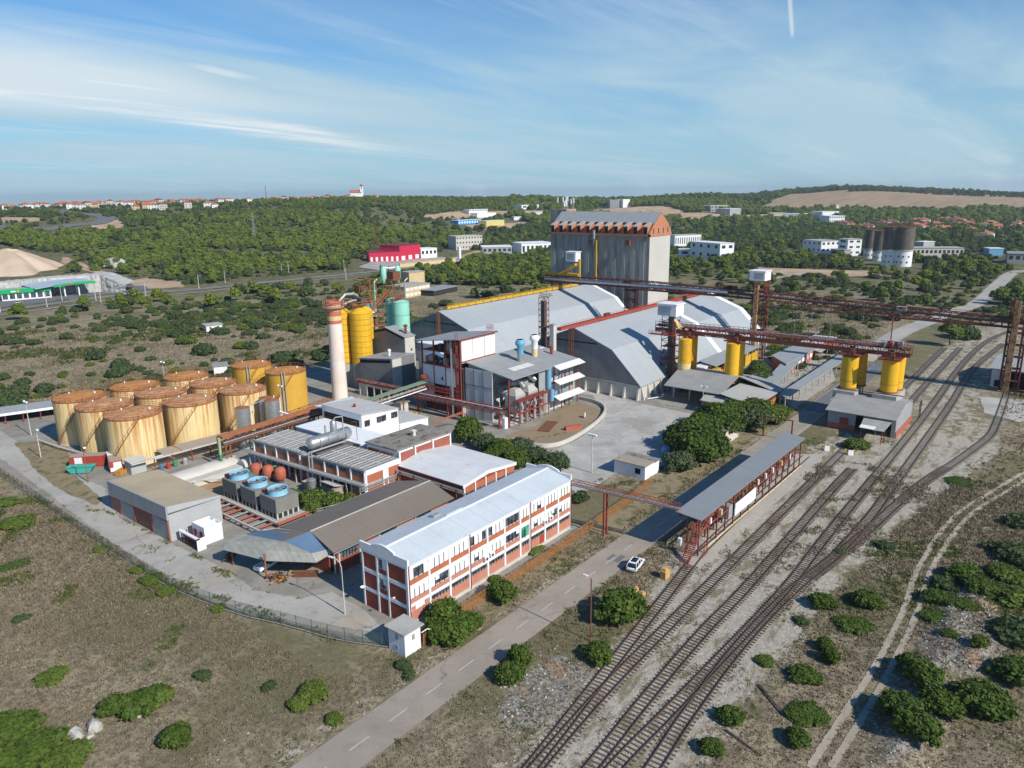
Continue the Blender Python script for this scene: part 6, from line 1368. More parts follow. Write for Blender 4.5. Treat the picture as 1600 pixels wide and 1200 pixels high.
# ------------------------------------------------------------------ concrete silo block
def silo_block():
  t=thing('concrete_silo_block','massive concrete silo block with orange gabled roof storey','silo block',(300,163,0))
  X0,X1,Y0,Y1,E=300,320.0,162.5,217,40.6
  w=MB();w.box(X0+.5,X1,Y0,Y1,0,E-1);w.build('wall',M['block_concrete'],t)
  n=22
  for k in range(n):
    a=Y0+(Y1-Y0)*k/n;b=Y0+(Y1-Y0)*(k+1)/n;d=.0 if k%2 else .28
    MB().box(X0+d,X0+.52,a+.04,b-.04,0,E-.02).build('wall_panel',M['block_concrete'],t)
  MB().box(X0+.2,X1-.1,Y0-.15,Y0-.003,0,E-.05).build('end_wall',mat('pale_end_concrete',(.52,.50,.45),(.46,.44,.40),scale=.08,streak=(.38,.37,.34),streak_amt=(.6,.8),streak_scale=.4),t)
  og=M['orange'];ym=Y0
  prof=[(X0-.6,E),(X0-.6,E+1.0),(X0+4.2,E+6.2),(X0+9.8,E+10.6),(X1-3.4,E+6.2),(X1+.6,E+1.0),(X1+.6,E)]
  MB().yprof([(x,z)for x,z in prof],Y0-.4,Y0+.3).build('gable',og,t);MB().yprof(prof,Y1-.3,Y1+.4).build('gable',og,t)
  MB().yprof([(X0+.4,E),(X0+.4,E+1.0),(X0+4.8,E+5.6),(X0+9.8,E+9.9),(X1-4,E+5.6),(X1-.2,E+.8),(X1-.2,E)],Y0+.3,Y1-.3).build('roof_storey',og,t)
  MB().slab([(X0+4.0,Y0-.4,E+6.1),(X0+9.8,Y0-.4,E+10.7),(X0+9.8,Y1+.4,E+10.7),(X0+4.0,Y1+.4,E+6.1)][::-1],.3).build('roof',M['grey_sheet_y'],t);MB().slab([(X1-3.2,Y0-.4,E+6.1),(X0+9.8,Y0-.4,E+10.7),(X0+9.8,Y1+.4,E+10.7),(X1-3.2,Y1+.4,E+6.1)],.3).build('roof',M['grey_sheet_y'],t)
  MB().box(X0-.6,X0+.4,Y0-.4,Y1+.4,E-.05,E+1.0).build('eaves_band',og,t)
  for k in range(11):
    y=Y0+1.0+k*(Y1-Y0-3.2)/10
    MB().add([(X0-.2,y,E+1.0),(X0-.2,y+1.9,E+1.0),(X0-.2,y+1.9,E+4.2),(X0-.2,y,E+4.2),(X0+4.8,y,E+5.8),(X0+4.8,y+1.9,E+5.8),(X0+4.8,y,E+5.0),(X0+4.8,y+1.9,E+5.0)],[(0,3,2,1),(3,4,5,2),(0,6,4,3),(1,2,5,7)]).build('dormer',og,t)
    MB().add([(X0-.5,y-.25,E+4.2),(X0-.5,y+2.2,E+4.2),(X0+4.9,y+2.2,E+6.2),(X0+4.9,y-.25,E+6.2),(X0-.5,y-.25,E+4.5),(X0-.5,y+2.2,E+4.5),(X0+4.9,y+2.2,E+6.5),(X0+4.9,y-.25,E+6.5)],[(0,1,5,4),(4,5,6,7),(0,4,7,3),(1,2,6,5)]).build('dormer_roof',M['concrete'],t)
    MB().box(X0-.28,X0-.205,y+.15,y+1.75,E+1.1,E+3.9).build('dormer_opening',M['black'],t)
  for k in range(4):x=X0+2.6+k*4.6;MB().box(x,x+.7,Y0-.48,Y0-.403,E+1.3,E+3.6).build('window',M['dark'],t)
  MB().slab([(X0-.5,Y1-10.6,E+3.0),(X0+4.3,Y1-13.5,E+6.6),(X0+4.3,Y1-11.5,E+6.6),(X0-.5,Y1-9,E+3.0)],.2).build('roof_sheet',M['galv_dull'],t)
  # stair and lift head with aerials
  l=MB();l.box(322,331,223,233,0,52);l.build('lift_tower',M['block_concrete'],t);MB().box(321.9,330,222.85,227,49.3,51.5).build('orange_band',og,t)
  rr=random.Random(9)
  for k in range(11):
    x,y,hh=rr.uniform(322.5,330.5),rr.uniform(223.5,232.5),rr.uniform(3.5,7.5);a=MB().tube((x,y,52),(x,y,52+hh),.12,5).build('aerial_mast',M['galv_dull']if k%3 else M['rust'],t)
    MB().box(x-.25,x+.25,y-.2,y+.2,52+hh-2.6,52+hh).build('antenna',M['white'],a)
  # dirty discharge points and conveyors on the face
  mb=MB();mb.box(X0-1.6,X0-1.0,189.4,190.2,15,38.5);mb.build('conveyor_leg',M['yellow'],t);MB().box(X0-2.6,X0-.3,190.6,192.6,36.5,38.8).build('head_box',M['dark_steel'],t);MB().box(X0-1.6,X0-.6,190.9,191.6,39.0,43).build('duct',M['galv_dull'],t)
  MB().box(X0-1.8,X0-.02,171.6,173.6,36.4,39.0).build('discharge_box',M['rust'],t)
silo_block()
def yellow_transfer():
  t=thing('yellow_conveyor','bright yellow inclined conveyor with white cab in front of the concrete silo block','conveyor',(262,183,0))
  MB().tube((262,192,26.4),(262,176,26.4),.6,4,M['yellow']).build('conveyor_tube',None,t);MB().box(261.3,262.7,175,193,25.8,26.8).build('conveyor_deck',M['yellow'],t)
  MB().box(262.8,264.2,174.4,177.4,25.5,33.0)
  MB().slab([(260.6,176.0,31.2),(263.4,176.0,31.2),(263.4,184.6,26.6),(260.6,184.6,26.6)],1.0).build('inclined_section',M['yellow'],t)
  MB().box(260.2,264.0,175.4,180.4,32.0,35.8).build('cab',M['white'],t);MB().box(259.9,264.3,175.1,180.7,35.8,36.1).build('cab_roof',M['white'],t);MB().box(260.14,260.196,176.2,179.7,32.6,35.2).build('cab_side',M['galv_dull'],t)
  MB().box(262.2,263.0,174.6,175.3,22,33).build('leg',M['yellow'],t)
  for k in range(10):y=180+rr_.uniform(0,11);z=rr_.uniform(21,25);MB().box(260.8+rr_.uniform(0,2),262.6+rr_.uniform(0,1),y,y+1.2,z,z+1.2).build('transfer_box',rr_.choice([M['yellow'],M['rust'],M['dark_steel'],M['rust_pipe']]),t)
rr_=random.Random(21)
yellow_transfer()

# ------------------------------------------------------------------ main conveyor gallery and its towers
def main_gallery():
  rs=M['red_steel']
  dk=mat('dark_red_gallery',(.14,.035,.03),(.09,.03,.025),scale=.6)
  t=thing('main_conveyor_gallery','very long dark red lattice conveyor gallery crossing above the sheds and tracks','conveyor gallery',(262,100,0))
  P=[Vector((262,193,22.6)),Vector((262,149,23.0)),Vector((262,97,22.0)),Vector((262,17,19.4)),Vector((262,-60,17.5))]
  for a,b in zip(P,P[1:]):
    MB().truss(a,b,3.0,2.7,2.8,.15,dk).build('truss',None,t);MB().box(260.6,263.4,b.y,a.y,min(a.z,b.z)+.05,min(a.z,b.z)+.25).build('deck',dk,t)
  MB().tube((261.2,192,23.9),(261.2,108,24.0),.85,12).build('belt_cover',M['galv'],t);MB().tube((262,108,23.6),(262,-60,18.9),.5,8).build('belt_cover',M['dark_steel'],t)
  MB().rail_([(260.4,193,25.3),(260.4,97,24.8),(260.4,17,22.2),(260.4,-60,20.3)],1.1,3.0,.05,dk).build('railing',None,t)
  for k,(y,h,lb,cap)in enumerate(((150.0,25.6,'red lattice support tower of the gallery standing between the two storage sheds',False),(96.8,29.0,'rust-brown lattice tower carrying a bright white cabin on top',True),(18.5,27.5,'orange-streaked lattice tower of the gallery at the right edge above the pale shed',False))):
    w=thing('gallery_tower',lb,'lattice tower',(262,y,0),'towers of the main gallery')
    for dy in(-1.9,1.9):MB().truss((262,y+dy,0),(262,y+dy,h),.9 if k else 1.0,3.4,2.2,.14,dk if k!=1 else rs,up=(1,0,0)).build('lattice',None,w)
    for z in np.arange(3.5,h,3.6):MB().box(260.4,263.6,y-2.3,y+2.3,z,z+.18).build('brace_floor',dk,w)
    if k:MB().box(259.9,260.9,y-.3,y+1.2,0,h).build('elevator_shaft',mat('rusty_tan_shaft',(.46,.27,.13),(.28,.12,.06),scale=.4,amt=1,spots=(.16,.06,.035),spot_rng=(.5,.62),spot_scale=.8),w)
    if cap:
      MB().box(258.8,264.6,y-2.8,y+2.8,h,h+3.2).build('cabin',M['white'],w);MB().box(258.5,264.9,y-3.1,y+3.1,h+3.2,h+3.5).build('cabin_roof',M['white'],w);MB().box(258.74,258.796,y-2.3,y+1.2,h+.5,h+2.7).build('cabin_side',M['galv_dull'],w)
  for y,z in((108.5,24.6),(107,24.6)):MB().box(261,263,y-1.6,y+1.6,z,z+1.6).build('drive_house',dk,t)
  MB().box(261,262.6,48.5,51.5,21.9,23.3).build('sheet_panel',M['galv_dull'],t)
main_gallery()
def silo_gallery():
  rs=M['red_steel'];br=mat('brown_red_steel',(.20,.05,.035),(.13,.04,.03),scale=.8)
  t=thing('silo_gallery','brown-red railed conveyor gallery running over the four groups of yellow silos','conveyor gallery',(207,70,0))
  MB().truss((207.5,108.5,17.6),(209.5,36.5,17.9),2.8,1.9,1.9,.13,br).build('truss',None,t)
  MB().slab([(206.0,108.5,19.5),(209.0,108.5,19.5),(211.0,36.5,19.8),(208.0,36.5,19.8)],.15).build('deck',br,t)
  MB().slab([(205.9,108.4,17.75),(206.05,108.4,17.75),(208.05,36.5,18.05),(207.9,36.5,18.05)],.0 or .12).build('deck_edge',br,t)
  MB().prism([(206.0,108.4),(206.1,108.4),(208.1,36.5),(208.0,36.5)],17.9,18.9).build('side_sheet',br,t)
  MB().rail_([(206.0,108.5,19.5),(208.0,36.5,19.8)],1.3,1.5,.06,br).build('railing',None,t);MB().rail_([(209.0,108.5,19.5),(211.0,36.5,19.8)],1.3,1.5,.06,br).build('railing',None,t)
  MB().tube((207.5,107,20.3),(209.3,38,20.6),.28,6).build('belt',M['galv_dull'],t)
  for y in(97.5,82.5,50.3,40.6):
    MB().box(204.5,210.5,y-2.6,y+2.6,17.2,17.45).build('platform',br,t);MB().rail_([(204.5,y-2.6,17.4),(204.5,y+2.6,17.4)],1.1,.9,.05,br).build('railing',None,t)
    for k in range(3):MB().box(205+k*1.6,205.7+k*1.6,y-1.2+k*.5,y-.2+k*.5,17.4,18.6+.3*k).build('feed_box',M['rust'],t)
  for k in range(8):yy=38+rr_.uniform(0,5);MB().box(206+rr_.uniform(0,4),207.2+rr_.uniform(0,4),yy,yy+.8,20,21+rr_.uniform(0,.8)).build('machine',rr_.choice([M['dark_steel'],M['galv_dull'],rs]),t)
  MB().tube((212,42.2,18),(212,42.2,27.5),.16,6).build('hanger_post',rs,t)
  e=thing('silo_elevator_tower','dark lattice elevator tower with bright white cabin beside the right storage shed','lattice tower',(206,103,0))
  MB().truss((204.0,103.2,0),(204.0,103.2,23.2),3.8,4.4,2.0,.12,dk2(),up=(1,0,0)).build('lattice',None,e);MB().box(205.4,206.8,102.2,103.7,0,23.4).build('elevator_shaft',M['dark_steel'],e);MB().box(204.9,205.3,100.9,101.6,0,21).build('elevator_shaft',M['rust_pipe'],e)
  for z in(5,9.2,13.4,17.6):MB().box(204,208.6,101.3,105.1,z,z+.2).build('platform',rs,e)
  MB().box(203.2,208.4,100.2,106.4,23.2,26.6).build('cabin',M['white'],e);MB().box(202.9,208.7,99.9,106.7,26.6,26.95).build('cabin_roof',M['white'],e);MB().box(203.12,203.196,101.9,106.2,23.4,26.2).build('cabin_side',mat('blue_grey_panel',(.42,.46,.5)),e)
  for k in range(4):MB().path([(205.8,102.5,22.6),(205.8+.6*k,100.2-.5*k,19.2-.3*k)],.24,8).build('chute',M['silo_cream'],e)
  MB().box(202.8,204.4,100,109,17.1,17.3).build('side_platform',rs,e);MB().rail_([(202.8,100,17.3),(202.8,109,17.3)],1.1,1.3,.05,rs).build('railing',None,e)
def dk2():return mat('blackish_red_steel',(.10,.05,.045),(.06,.04,.04),scale=1)
silo_gallery()
lab=[('near-left group','rust-spotted yellow silo with cream bottom band, front of the leftmost group under the gallery'),('','rust-streaked yellow silo close behind the cream-banded one'),('','hindmost yellow silo of the leftmost group'),
 ('','clean yellow silo, front of the second group from the left'),('','middle yellow silo of the second group from the left'),('','hindmost yellow silo of the second group from the left'),
 ('','fat yellow silo standing left on the load house roof'),('','dark-sided yellow silo just behind the left one on the load house'),('','yellow silo with flaking top, front right on the load house'),('','yellow silo with pale streaks, back right on the load house')]
for k,(x,y,r,z0,z1,m,bd)in enumerate(((204.3,97.2,1.98,5.6,16.6,'silo_rusty',(3.5,'silo_cream')),(208.4,96.9,1.7,5.6,16.9,'silo_rusty',None),(212.3,98.6,1.7,5.6,17.0,'silo',None),
   (205.6,82.6,1.98,5.4,16.8,'silo',None),(209.7,82.4,1.7,5.4,17.0,'silo',None),(213.6,84.1,1.7,5.4,17.0,'silo',None),
   (206.6,50.3,2.1,8.4,16.8,'silo',None),(211.6,48.9,1.8,8.4,16.9,'silo_rusty',None),(208.6,40.7,2.1,8.4,16.9,'silo',None),(212.6,40.2,2.1,8.4,17.0,'silo',None))):
  s=round_silo(lab[k][1],x,y,r,z0,z1,m,0,cone=.4,group='yellow loading silos',legs=False,band=bd,ns=24)
  MB().ring(x,y,z0+1.9,r+.02,.04,24).build('hoop',M['rust'],s);MB().lathe(x,y,[(r+.15,z0-.5),(r+.15,z0-.02)],24).build('base_ring',M['rust_pipe'],s)
  for a in range(6):MB().box(x+r*.7*math.cos(a)-.12,x+r*.7*math.cos(a)+.12,y+r*.7*math.sin(a)-.12,y+r*.7*math.sin(a)+.12,0,z0-.5).build('leg',M['dark_steel'],s)
  MB().box(x-.6,x+.6,y-.6,y+.6,z1+.4,z1+.9).build('top_hatch',M['rust'],s)

# loading canopy under the left silos
t=thing('loading_canopy','long ribbed grey fibre-cement canopy below the two left silo groups','canopy',(192,88,0))
er=mat('ribbed_canopy_roof',(.33,.33,.32),(.24,.24,.235),scale=.3,rib=(X_,1.2),rough=.9,grime=.2)
MB().slab([(191.6,79.6,4.7),(203.8,79.6,7.5),(203.8,98.6,7.5),(191.6,97.4,4.7)],.2).build('roof',er,t);MB().slab([(203.8,79.6,7.5),(218,79.6,4.8),(218,99.5,4.8),(203.8,98.6,7.5)],.2).build('roof',er,t)
for x in(196.2,207,217):
  for y in(80.5,86.0,91.2,96.3):MB().box(x-.2,x+.2,y-.2,y+.2,0,4.8 if x<200 else 5.2).build('post',M['concrete_pale'],t)
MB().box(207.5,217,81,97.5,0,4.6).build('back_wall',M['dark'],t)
t=thing('small_canopy','small pale lean-to canopy with open front by the yard','canopy',(187,80,0))
MB().slab([(186.4,76.6,3.5),(196.2,76.4,4.3),(196.2,85.2,4.3),(186.6,83.6,3.5)],.15).build('roof',M['concrete'],t);MB().box(187.0,187.4,76.9,77.6,0,3.4).build('post',M['concrete_pale'],t);MB().box(187.0,187.4,82.2,83.0,0,3.4).build('post',M['concrete_pale'],t);MB().box(187.6,195,76.7,76.95,0,3.4).build('side_wall',M['concrete_pale'],t);MB().box(194.6,195,77,83,0,3.6).build('back_wall',M['black'],t);MB().box(189.5,191.5,78.5,82.5,.3,.8).build('machine',M['galv_dull'],t)
t=thing('pale_canopy','pale flat canopy on red posts at the corner of the tree hedge','canopy',(190,69,0))
MB().slab([(188.3,68.6,3.9),(206.2,68.6,3.9),(206.0,79.4,5.3),(190.2,79.4,5.3)],.15).build('roof',mat('pale_canopy_roof',(.40,.40,.38),(.34,.34,.32),scale=.3),t)
MB().slab([(204.0,79.5,7.45),(218,79.5,4.75),(216.0,69.4,3.8),(206.3,68.9,3.8)],.15).build('hip_roof',M['grey_roof'],t)
for x,y in((192.4,70.0),(198.6,69.6),(205.6,69.6),(192.8,78.6)):MB().box(x-.13,x+.13,y-.13,y+.13,0,4.0).build('post',M['red_steel'],t)
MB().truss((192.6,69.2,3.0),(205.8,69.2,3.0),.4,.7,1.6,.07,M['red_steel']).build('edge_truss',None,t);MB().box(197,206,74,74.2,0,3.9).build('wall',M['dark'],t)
for k in range(6):MB().cbox(195+k*1.4,72+.4*(k%2),.4,2.6,.5,.5,rz=.8).build('stored_beam',M['rust']if k%2 else M['concrete_pale'],t)
MB().box(199.6,205.5,68.9,69.0,0,2.6).build('gate_mesh',M['rust_fence'],t)
# long flat roofs beside the road
def flat_shelter(label,poly,z,m=None,nposts=16):
  t=thing('long_shelter',label,'shelter',(poly[0][0],poly[0][1],0),'long flat shelters')
  MB().prism(poly,z-.15,z+.1).build('roof',m or mat('weathered_zinc_roof',(.31,.335,.345),(.27,.29,.30),scale=.2,rib=(X_,1.0)),t)
  a,b=poly[0],poly[1];c,d=poly[3],poly[2]
  for k in range(nposts):
    f=k/(nposts-1)
    for p,q,o in((a,b,.4),(c,d,-.4)):x,y=p[0]+(q[0]-p[0])*f,p[1]+(q[1]-p[1])*f;MB().box(x-.12,x+.12,y+o-.12,y+o+.12,0,z-.16).build('post',M['concrete_pale'],t)
  return t
flat_shelter('long flat grey shelter roof nearest the newer asphalt road',[(203.5,65.2),(300,66.5),(300,71),(207,68.6)],3.3)
flat_shelter('long flat grey shelter roof behind the first one, beside the hedge',[(211,72.2),(290,83),(290,89),(217,77.0)],3.2)
t=thing('brick_store','long low brick store with pale zinc roof beyond the hedge','building',(244,78,0));MB().prism([(243.5,79.3),(274.5,79.5),(274.5,87),(254,87.5)],0,3.6).build('wall',M['brick'],t);MB().prism([(243.0,78.9),(275,79.0),(275,87.4),(254,88)],3.62,3.9).build('roof',mat('weathered_zinc_roof',(.31,.335,.345)),t)
for k in range(6):MB().box(247+k*4.2,249.6+k*4.2,79.0,79.28,1.6,2.9).build('window',M['white'],t)
t=thing('brick_store_annex','small flat annex with brick walls at the far end of the store','building',(288,80,0));MB().box(284,300,79.6,87,0,3.8).build('wall',M['brick_dark'],t);MB().box(283.5,300.5,79.0,87.5,3.8,4.05).build('roof',M['concrete_pale'],t)
t=thing('grey_lean_to','curved grey lean-to roof between the two brick stores','canopy',(276,78,0));MB().slab([(272,76.5,3.2),(283,77,3.2),(282.5,84,3.9),(275.5,84,3.9)],.15).build('roof',M['concrete'],t)
for x in(273,282):MB().box(x-.1,x+.1,77,77.2,0,3.1).build('post',M['concrete_pale'],t)
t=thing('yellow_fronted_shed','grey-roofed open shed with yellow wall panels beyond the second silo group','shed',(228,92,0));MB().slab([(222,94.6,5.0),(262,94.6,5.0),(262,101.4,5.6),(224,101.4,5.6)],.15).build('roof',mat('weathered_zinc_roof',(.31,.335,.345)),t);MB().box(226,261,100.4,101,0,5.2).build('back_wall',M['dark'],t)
for k in range(7):MB().box(224+k*6,224.3+k*6,94.9,95.2,0,4.85).build('post',M['yellow'],t)
for k in(4,5):MB().box(224.4+k*6,229.8+k*6,95.0,95.1,0,3.6).build('wall_panel',M['yellow'],t)
for k in range(9):MB().cbox(232+k*1.5,97+rr_.uniform(-1,1),.7,1.4,1.2,1.4,rz=k).build('stored_machine',rr_.choice([M['rust'],M['red_steel'],M['dark_steel'],M['yellow']]),t)
t=thing('white_plinth_store','low white box store beside a yellow box behind the canopy ridge','building',(222,98,0));MB().box(219.5,226,97.6,101,0,4.4).build('wall',M['white'],t);MB().box(219.3,226.2,97.4,101.2,4.4,4.6).build('roof',M['white'],t);MB().box(221.5,226,94.5,97.3,0,3.8).build('annex',M['yellow'],t)

# ------------------------------------------------------------------ load house under the right silos
t=thing('load_house','grey load house astride the tracks with pitched fibre-cement roof carrying yellow silos','building',(194,35,0))
MB().yprof([(194.2,0),(194.2,4.9),(202,7.0),(212.5,5.6),(212.5,0)],35.2,36.2).build('end_wall',M['grey_sheet'],t);MB().box(194.3,212.4,35.0,35.19,0,1.5).build('end_plinth',M['salmon'],t)
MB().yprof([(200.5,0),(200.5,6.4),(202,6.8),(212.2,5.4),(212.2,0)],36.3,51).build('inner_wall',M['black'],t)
MB().slab([(193.0,35.0,4.9),(202,35.0,7.2),(202,51.8,7.2),(193.0,51.8,4.9)][::-1],.2).build('roof',mat('ribbed_canopy_roof',(.33,.33,.32)),t);MB().slab([(202,35.0,7.2),(213,35.0,5.6),(213,51.8,5.6),(202,51.8,7.2)],.2).build('roof',mat('ribbed_canopy_roof',(.33,.33,.32)),t)
MB().box(194.1,194.4,44.6,51.3,1.4,4.7).build('front_wall',M['grey_sheet_y'],t);MB().box(194.0,194.4,44.6,51.3,0,1.38).build('front_plinth',M['salmon'],t);MB().box(194.0,194.09,46.2,48.4,1.5,3.2).build('door',M['red_paint'],t)
for y in(42.4,39.6):MB().box(194.1,194.4,y,y+.3,0,4.8).build('column',M['dark_steel'],t)
MB().slab([(187.0,36.4,3.4),(194.4,35.9,4.5),(194.4,42.6,4.5),(187.2,41.9,3.4)],.12).build('canopy',M['eternit_x'],t);MB().slab([(186.9,38.6,3.5),(188.8,38.5,3.78),(188.9,42.0,3.78),(187.1,42.0,3.5)],.06).build('canopy_sheet',M['white'],t)
for x,y in((187.4,36.8),(188.8,36.5),(187.5,41.6)):MB().box(x-.1,x+.1,y-.1,y+.1,0,3.4).build('post',M['red_steel'],t)
MB().box(202.8,209.8,47.6,53.0,5.9,7.9).build('silo_plinth',M['concrete'],t);MB().box(204.4,215,37.8,43.6,5.9,7.9).build('silo_plinth',M['concrete'],t)
MB().rail_([(209,34.6,5.9),(215,34.6,4.9)],1.0,1.2,.05,M['dark_steel']).build('side_railing',None,t)
for x in(215.4,217.2):
  MB().box(x-.1,x+.1,33.8,34.0,0,5.0).build('post',M['dark_steel'],t)
MB().tube((203.5,51.9,8.2),(203.5,36,8.6),.14,6).build('pipe',M['dark_steel'],t)
# pale shed at the right edge
t=thing('pale_engine_shed','pale blue-white engine shed with dark doorway at the right edge','shed',(265,8,0))
pw=mat('pale_blue_wall',(.52,.57,.62),(.46,.51,.56),scale=.5)
MB().box(266.4,292,22.9,23.4,0,5.6).build('wall',pw,t);MB().box(291.4,292,2,22.9,0,5.6).build('wall',pw,t);MB().box(266.4,292,1.6,2.1,0,5.6).build('wall',pw,t)
MB().box(266.2,266.7,20.4,23.5,0,5.6).build('front_pier',M['white'],t);MB().box(266.2,266.7,11.2,14.2,0,5.6).build('front_pier',M['white'],t);MB().box(266.2,266.7,1.6,4.8,0,5.6).build('front_pier',M['white'],t);MB().box(266.3,266.7,14.2,20.4,4.8,5.6).build('door_header',M['rust'],t);MB().box(266.3,266.7,4.8,11.2,4.8,5.6).build('door_header',M['rust'],t)
MB().box(266.9,291,2.3,22.7,0,.06).build('floor',M['black'],t);MB().box(268,268.3,2.3,22.7,0,5).build('dark_interior',M['black'],t)
MB().slab([(265.6,1.0,5.7),(279,1.0,7.6),(279,24.0,7.6),(265.6,24.0,5.7)][::-1],.2).build('roof',mat('shed_blue_grey_roof',(.33,.36,.37),(.29,.32,.33),scale=.2,rib=(Y_,1.0)),t);MB().slab([(279,1.0,7.6),(292.6,1.0,5.8),(292.6,24,5.8),(279,24,7.6)],.2).build('roof',mat('shed_blue_grey_roof',(.33,.36,.37)),t)
for y in(21.2,12.2):MB().box(266.12,266.195,y,y+1.3,.1,2.2).build('side_door',M['black'],t)
sheet('shed_apron',[(250.1,24.2),(255.5,7.5),(224.4,5.6),(232.2,20.8)],.05,YARD,.2)

# ------------------------------------------------------------------ loading platform by the road
def platform():
  rs=mat('platform_red_steel',(.27,.06,.045),(.19,.045,.03),scale=1)
  t=thing('loading_platform','long raised loading platform with blue-grey roof and bright red steel posts along the road','loading platform',(107,49,0))
  X0,X1=107.2,160.0
  MB().slab([(X0-.3,46.5,7.1),(X1,46.5,7.1),(X1,51.2,7.5),(X0-.3,51.2,7.5)],.14).build('roof',M['platform_roof'],t)
  n=15
  for k in range(n):
    x=X0+.6+k*(X1-X0-1.2)/(n-1)
    for y in(49.3,47.2):MB().box(x-.11,x+.11,y-.11,y+.11,0,7.0).build('post',rs,t)
    MB().box(x-.08,x+.08,46.6,51.1,6.75,6.98).build('cross_beam',rs,t)
  for y in(46.9,50.6):MB().box(X0,X1,y-.08,y+.08,6.55,6.8).build('edge_beam',rs,t)
  MB().box(X0+1,X1-1,48.2,49.6,4.3,4.45).build('deck',M['rust'],t)
  for y in(47.2,49.5):MB().box(X0+1,X1-1,y-.07,y+.07,4.15,4.42).build('deck_beam',rs,t)
  MB().rail_([(X0+2.0,48.2,4.45),(X1-1,48.2,4.45)],1.0,1.8,.04,rs).build('railing',None,t)
  MB().tube((X0,50.3,5.9),(X1,50.3,5.9),.16,8).build('pipe',M['galv_dull'],t);MB().tube((X0+1,46.7,.9),(X1-1,46.7,.9),.10,8).build('pipe',M['silo_cream'],t)
  MB().box(121.5,131.5,46.45,46.6,2.6,4.9).build('white_panel',M['white'],t);MB().box(119.6,121.3,46.9,49,2.4,4.9).build('control_cabin',M['galv_dull'],t)
  for x in(112,116.5,134,138,142,147,152):MB().box(x,x+.5,47.0,47.5,4.4,5.4).build('loading_arm',M['silo_cream']if x%2 else M['white'],t)
  # stairs
  st=MB();N=14
  for k in range(N):st.box(104.2+k*.26,104.5+k*.26,47.2,48.4,.2+k*.24,.26+k*.24)
  st.build('stair_tread',rs,t)
  st=MB()
  for y in(47.15,48.45):st.tube((104.1,y,.1),(107.9,y,3.5),.09,4);st.tube((104.1,y,1.2),(107.9,y,4.6),.05,4);[st.tube((104.1+.95*k,y,.1+.85*k),(104.1+.95*k,y,1.2+.85*k),.04,4)for k in range(5)]
  st.build('stair_side',rs,t)
  st=MB()
  for y in(47.1,48.3):st.tube((107.6,y-.0,3.5),(113.5,y,6.4),.1,4);st.tube((107.6,y,4.7),(113.5,y,7.0),.05,4)
  st.build('upper_stair',rs,t)
  fr=MB();fr.rail_([(107.2,46.2,0.1),(109.4,46.2,0.1),(109.4,47.4,.1)],2.2,.5,.05,rs);fr.build('cage',None,t)
  MB().box(106.7,107.3,49.9,50.5,1.4,2.8).build('cabinet',M['white'],t)
  sheet('platform_slab',[(104,45.2),(104,49.4),(168,50.6),(172,46),(168,44.6),(110,44.4)],.055,mat('platform_concrete',(.43,.40,.34),(.36,.33,.28),scale=.2,spots=(.16,.15,.13),spot_rng=(.6,.7),spot_scale=.3),.15)
  b=thing('pipe_footbridge','narrow red pipe bridge spanning from the office block over the road to the platform','pipe bridge',(105,60,0))
  a_,b_=Vector((104.0,70.4,8.6)),Vector((107.6,50.8,7.7));MB().truss(a_,b_,1.0,.9,1.5,.06,rs).build('truss',None,b)
  MB().tube(a_+Vector((-.4,0,.2)),b_+Vector((-.4,0,.2)),.15,8).build('pipe',M['galv'],b);MB().tube(a_+Vector((.1,0,.2)),b_+Vector((.1,0,.2)),.1,8).build('pipe',M['galv_dull'],b)
  p=a_.lerp(b_,.32)
  for o in(-.5,.5):MB().box(p.x+o-.13,p.x+o+.13,p.y-.3,p.y-.02,0,p.z).build('pier',rs,b)
  MB().box(p.x-.5,p.x+.5,p.y-.2,p.y-.1,3.4,3.6).build('pier_tie',rs,b)
platform()
t=thing('white_yard_hut','small white hut with brown flat roof on the dry grass by the parking yard','hut',(133,71,0))
MB().box(132.6,138.9,71.0,78.6,0,3.0).build('wall',M['white'],t);MB().box(132.3,136.5,70.8,78.9,3.0,3.2).build('roof',M['beige_roof'],t);MB().box(136.5,139.2,70.8,78.9,2.85,3.05).build('roof',M['flat_roof'],t);MB().box(132.52,132.597,72.1,73.4,1.1,2.3).build('window',M['black'],t);MB().tube((133.5,78,3.2),(133.5,78,4.6),.04,5).build('aerial',M['dark_steel'],t)
t=thing('hedge_store','small pink-white store with dark mono-pitch roof half swallowed by the tree hedge','store',(168,67,0));MB().xprof([(66.5,0),(66.5,3.4),(69.4,4.2),(69.4,0)],163.5,172.5).build('wall',mat('pinkish_render',(.62,.54,.50)),t);MB().slab([(163.2,66.2,3.5),(172.8,66.2,3.5),(172.8,69.8,4.4),(163.2,69.8,4.4)],.12).build('roof',M['asph_roof'],t)
t=thing('blue_cart_tank','small round sky-blue water tank at the yard edge by the tree hedge','tank',(151,80,0));x,y=(149.2,74.5);MB().lathe(x,y,[(.3,.4),(1.1,.7),(1.2,1.4),(1.0,2.1),(.3,2.4)],16).build('shell',M['blue_paint'],t,smooth=True);MB().box(x-.8,x+.8,y-.6,y+.6,.1,.45).build('skid',M['dark_steel'],t)

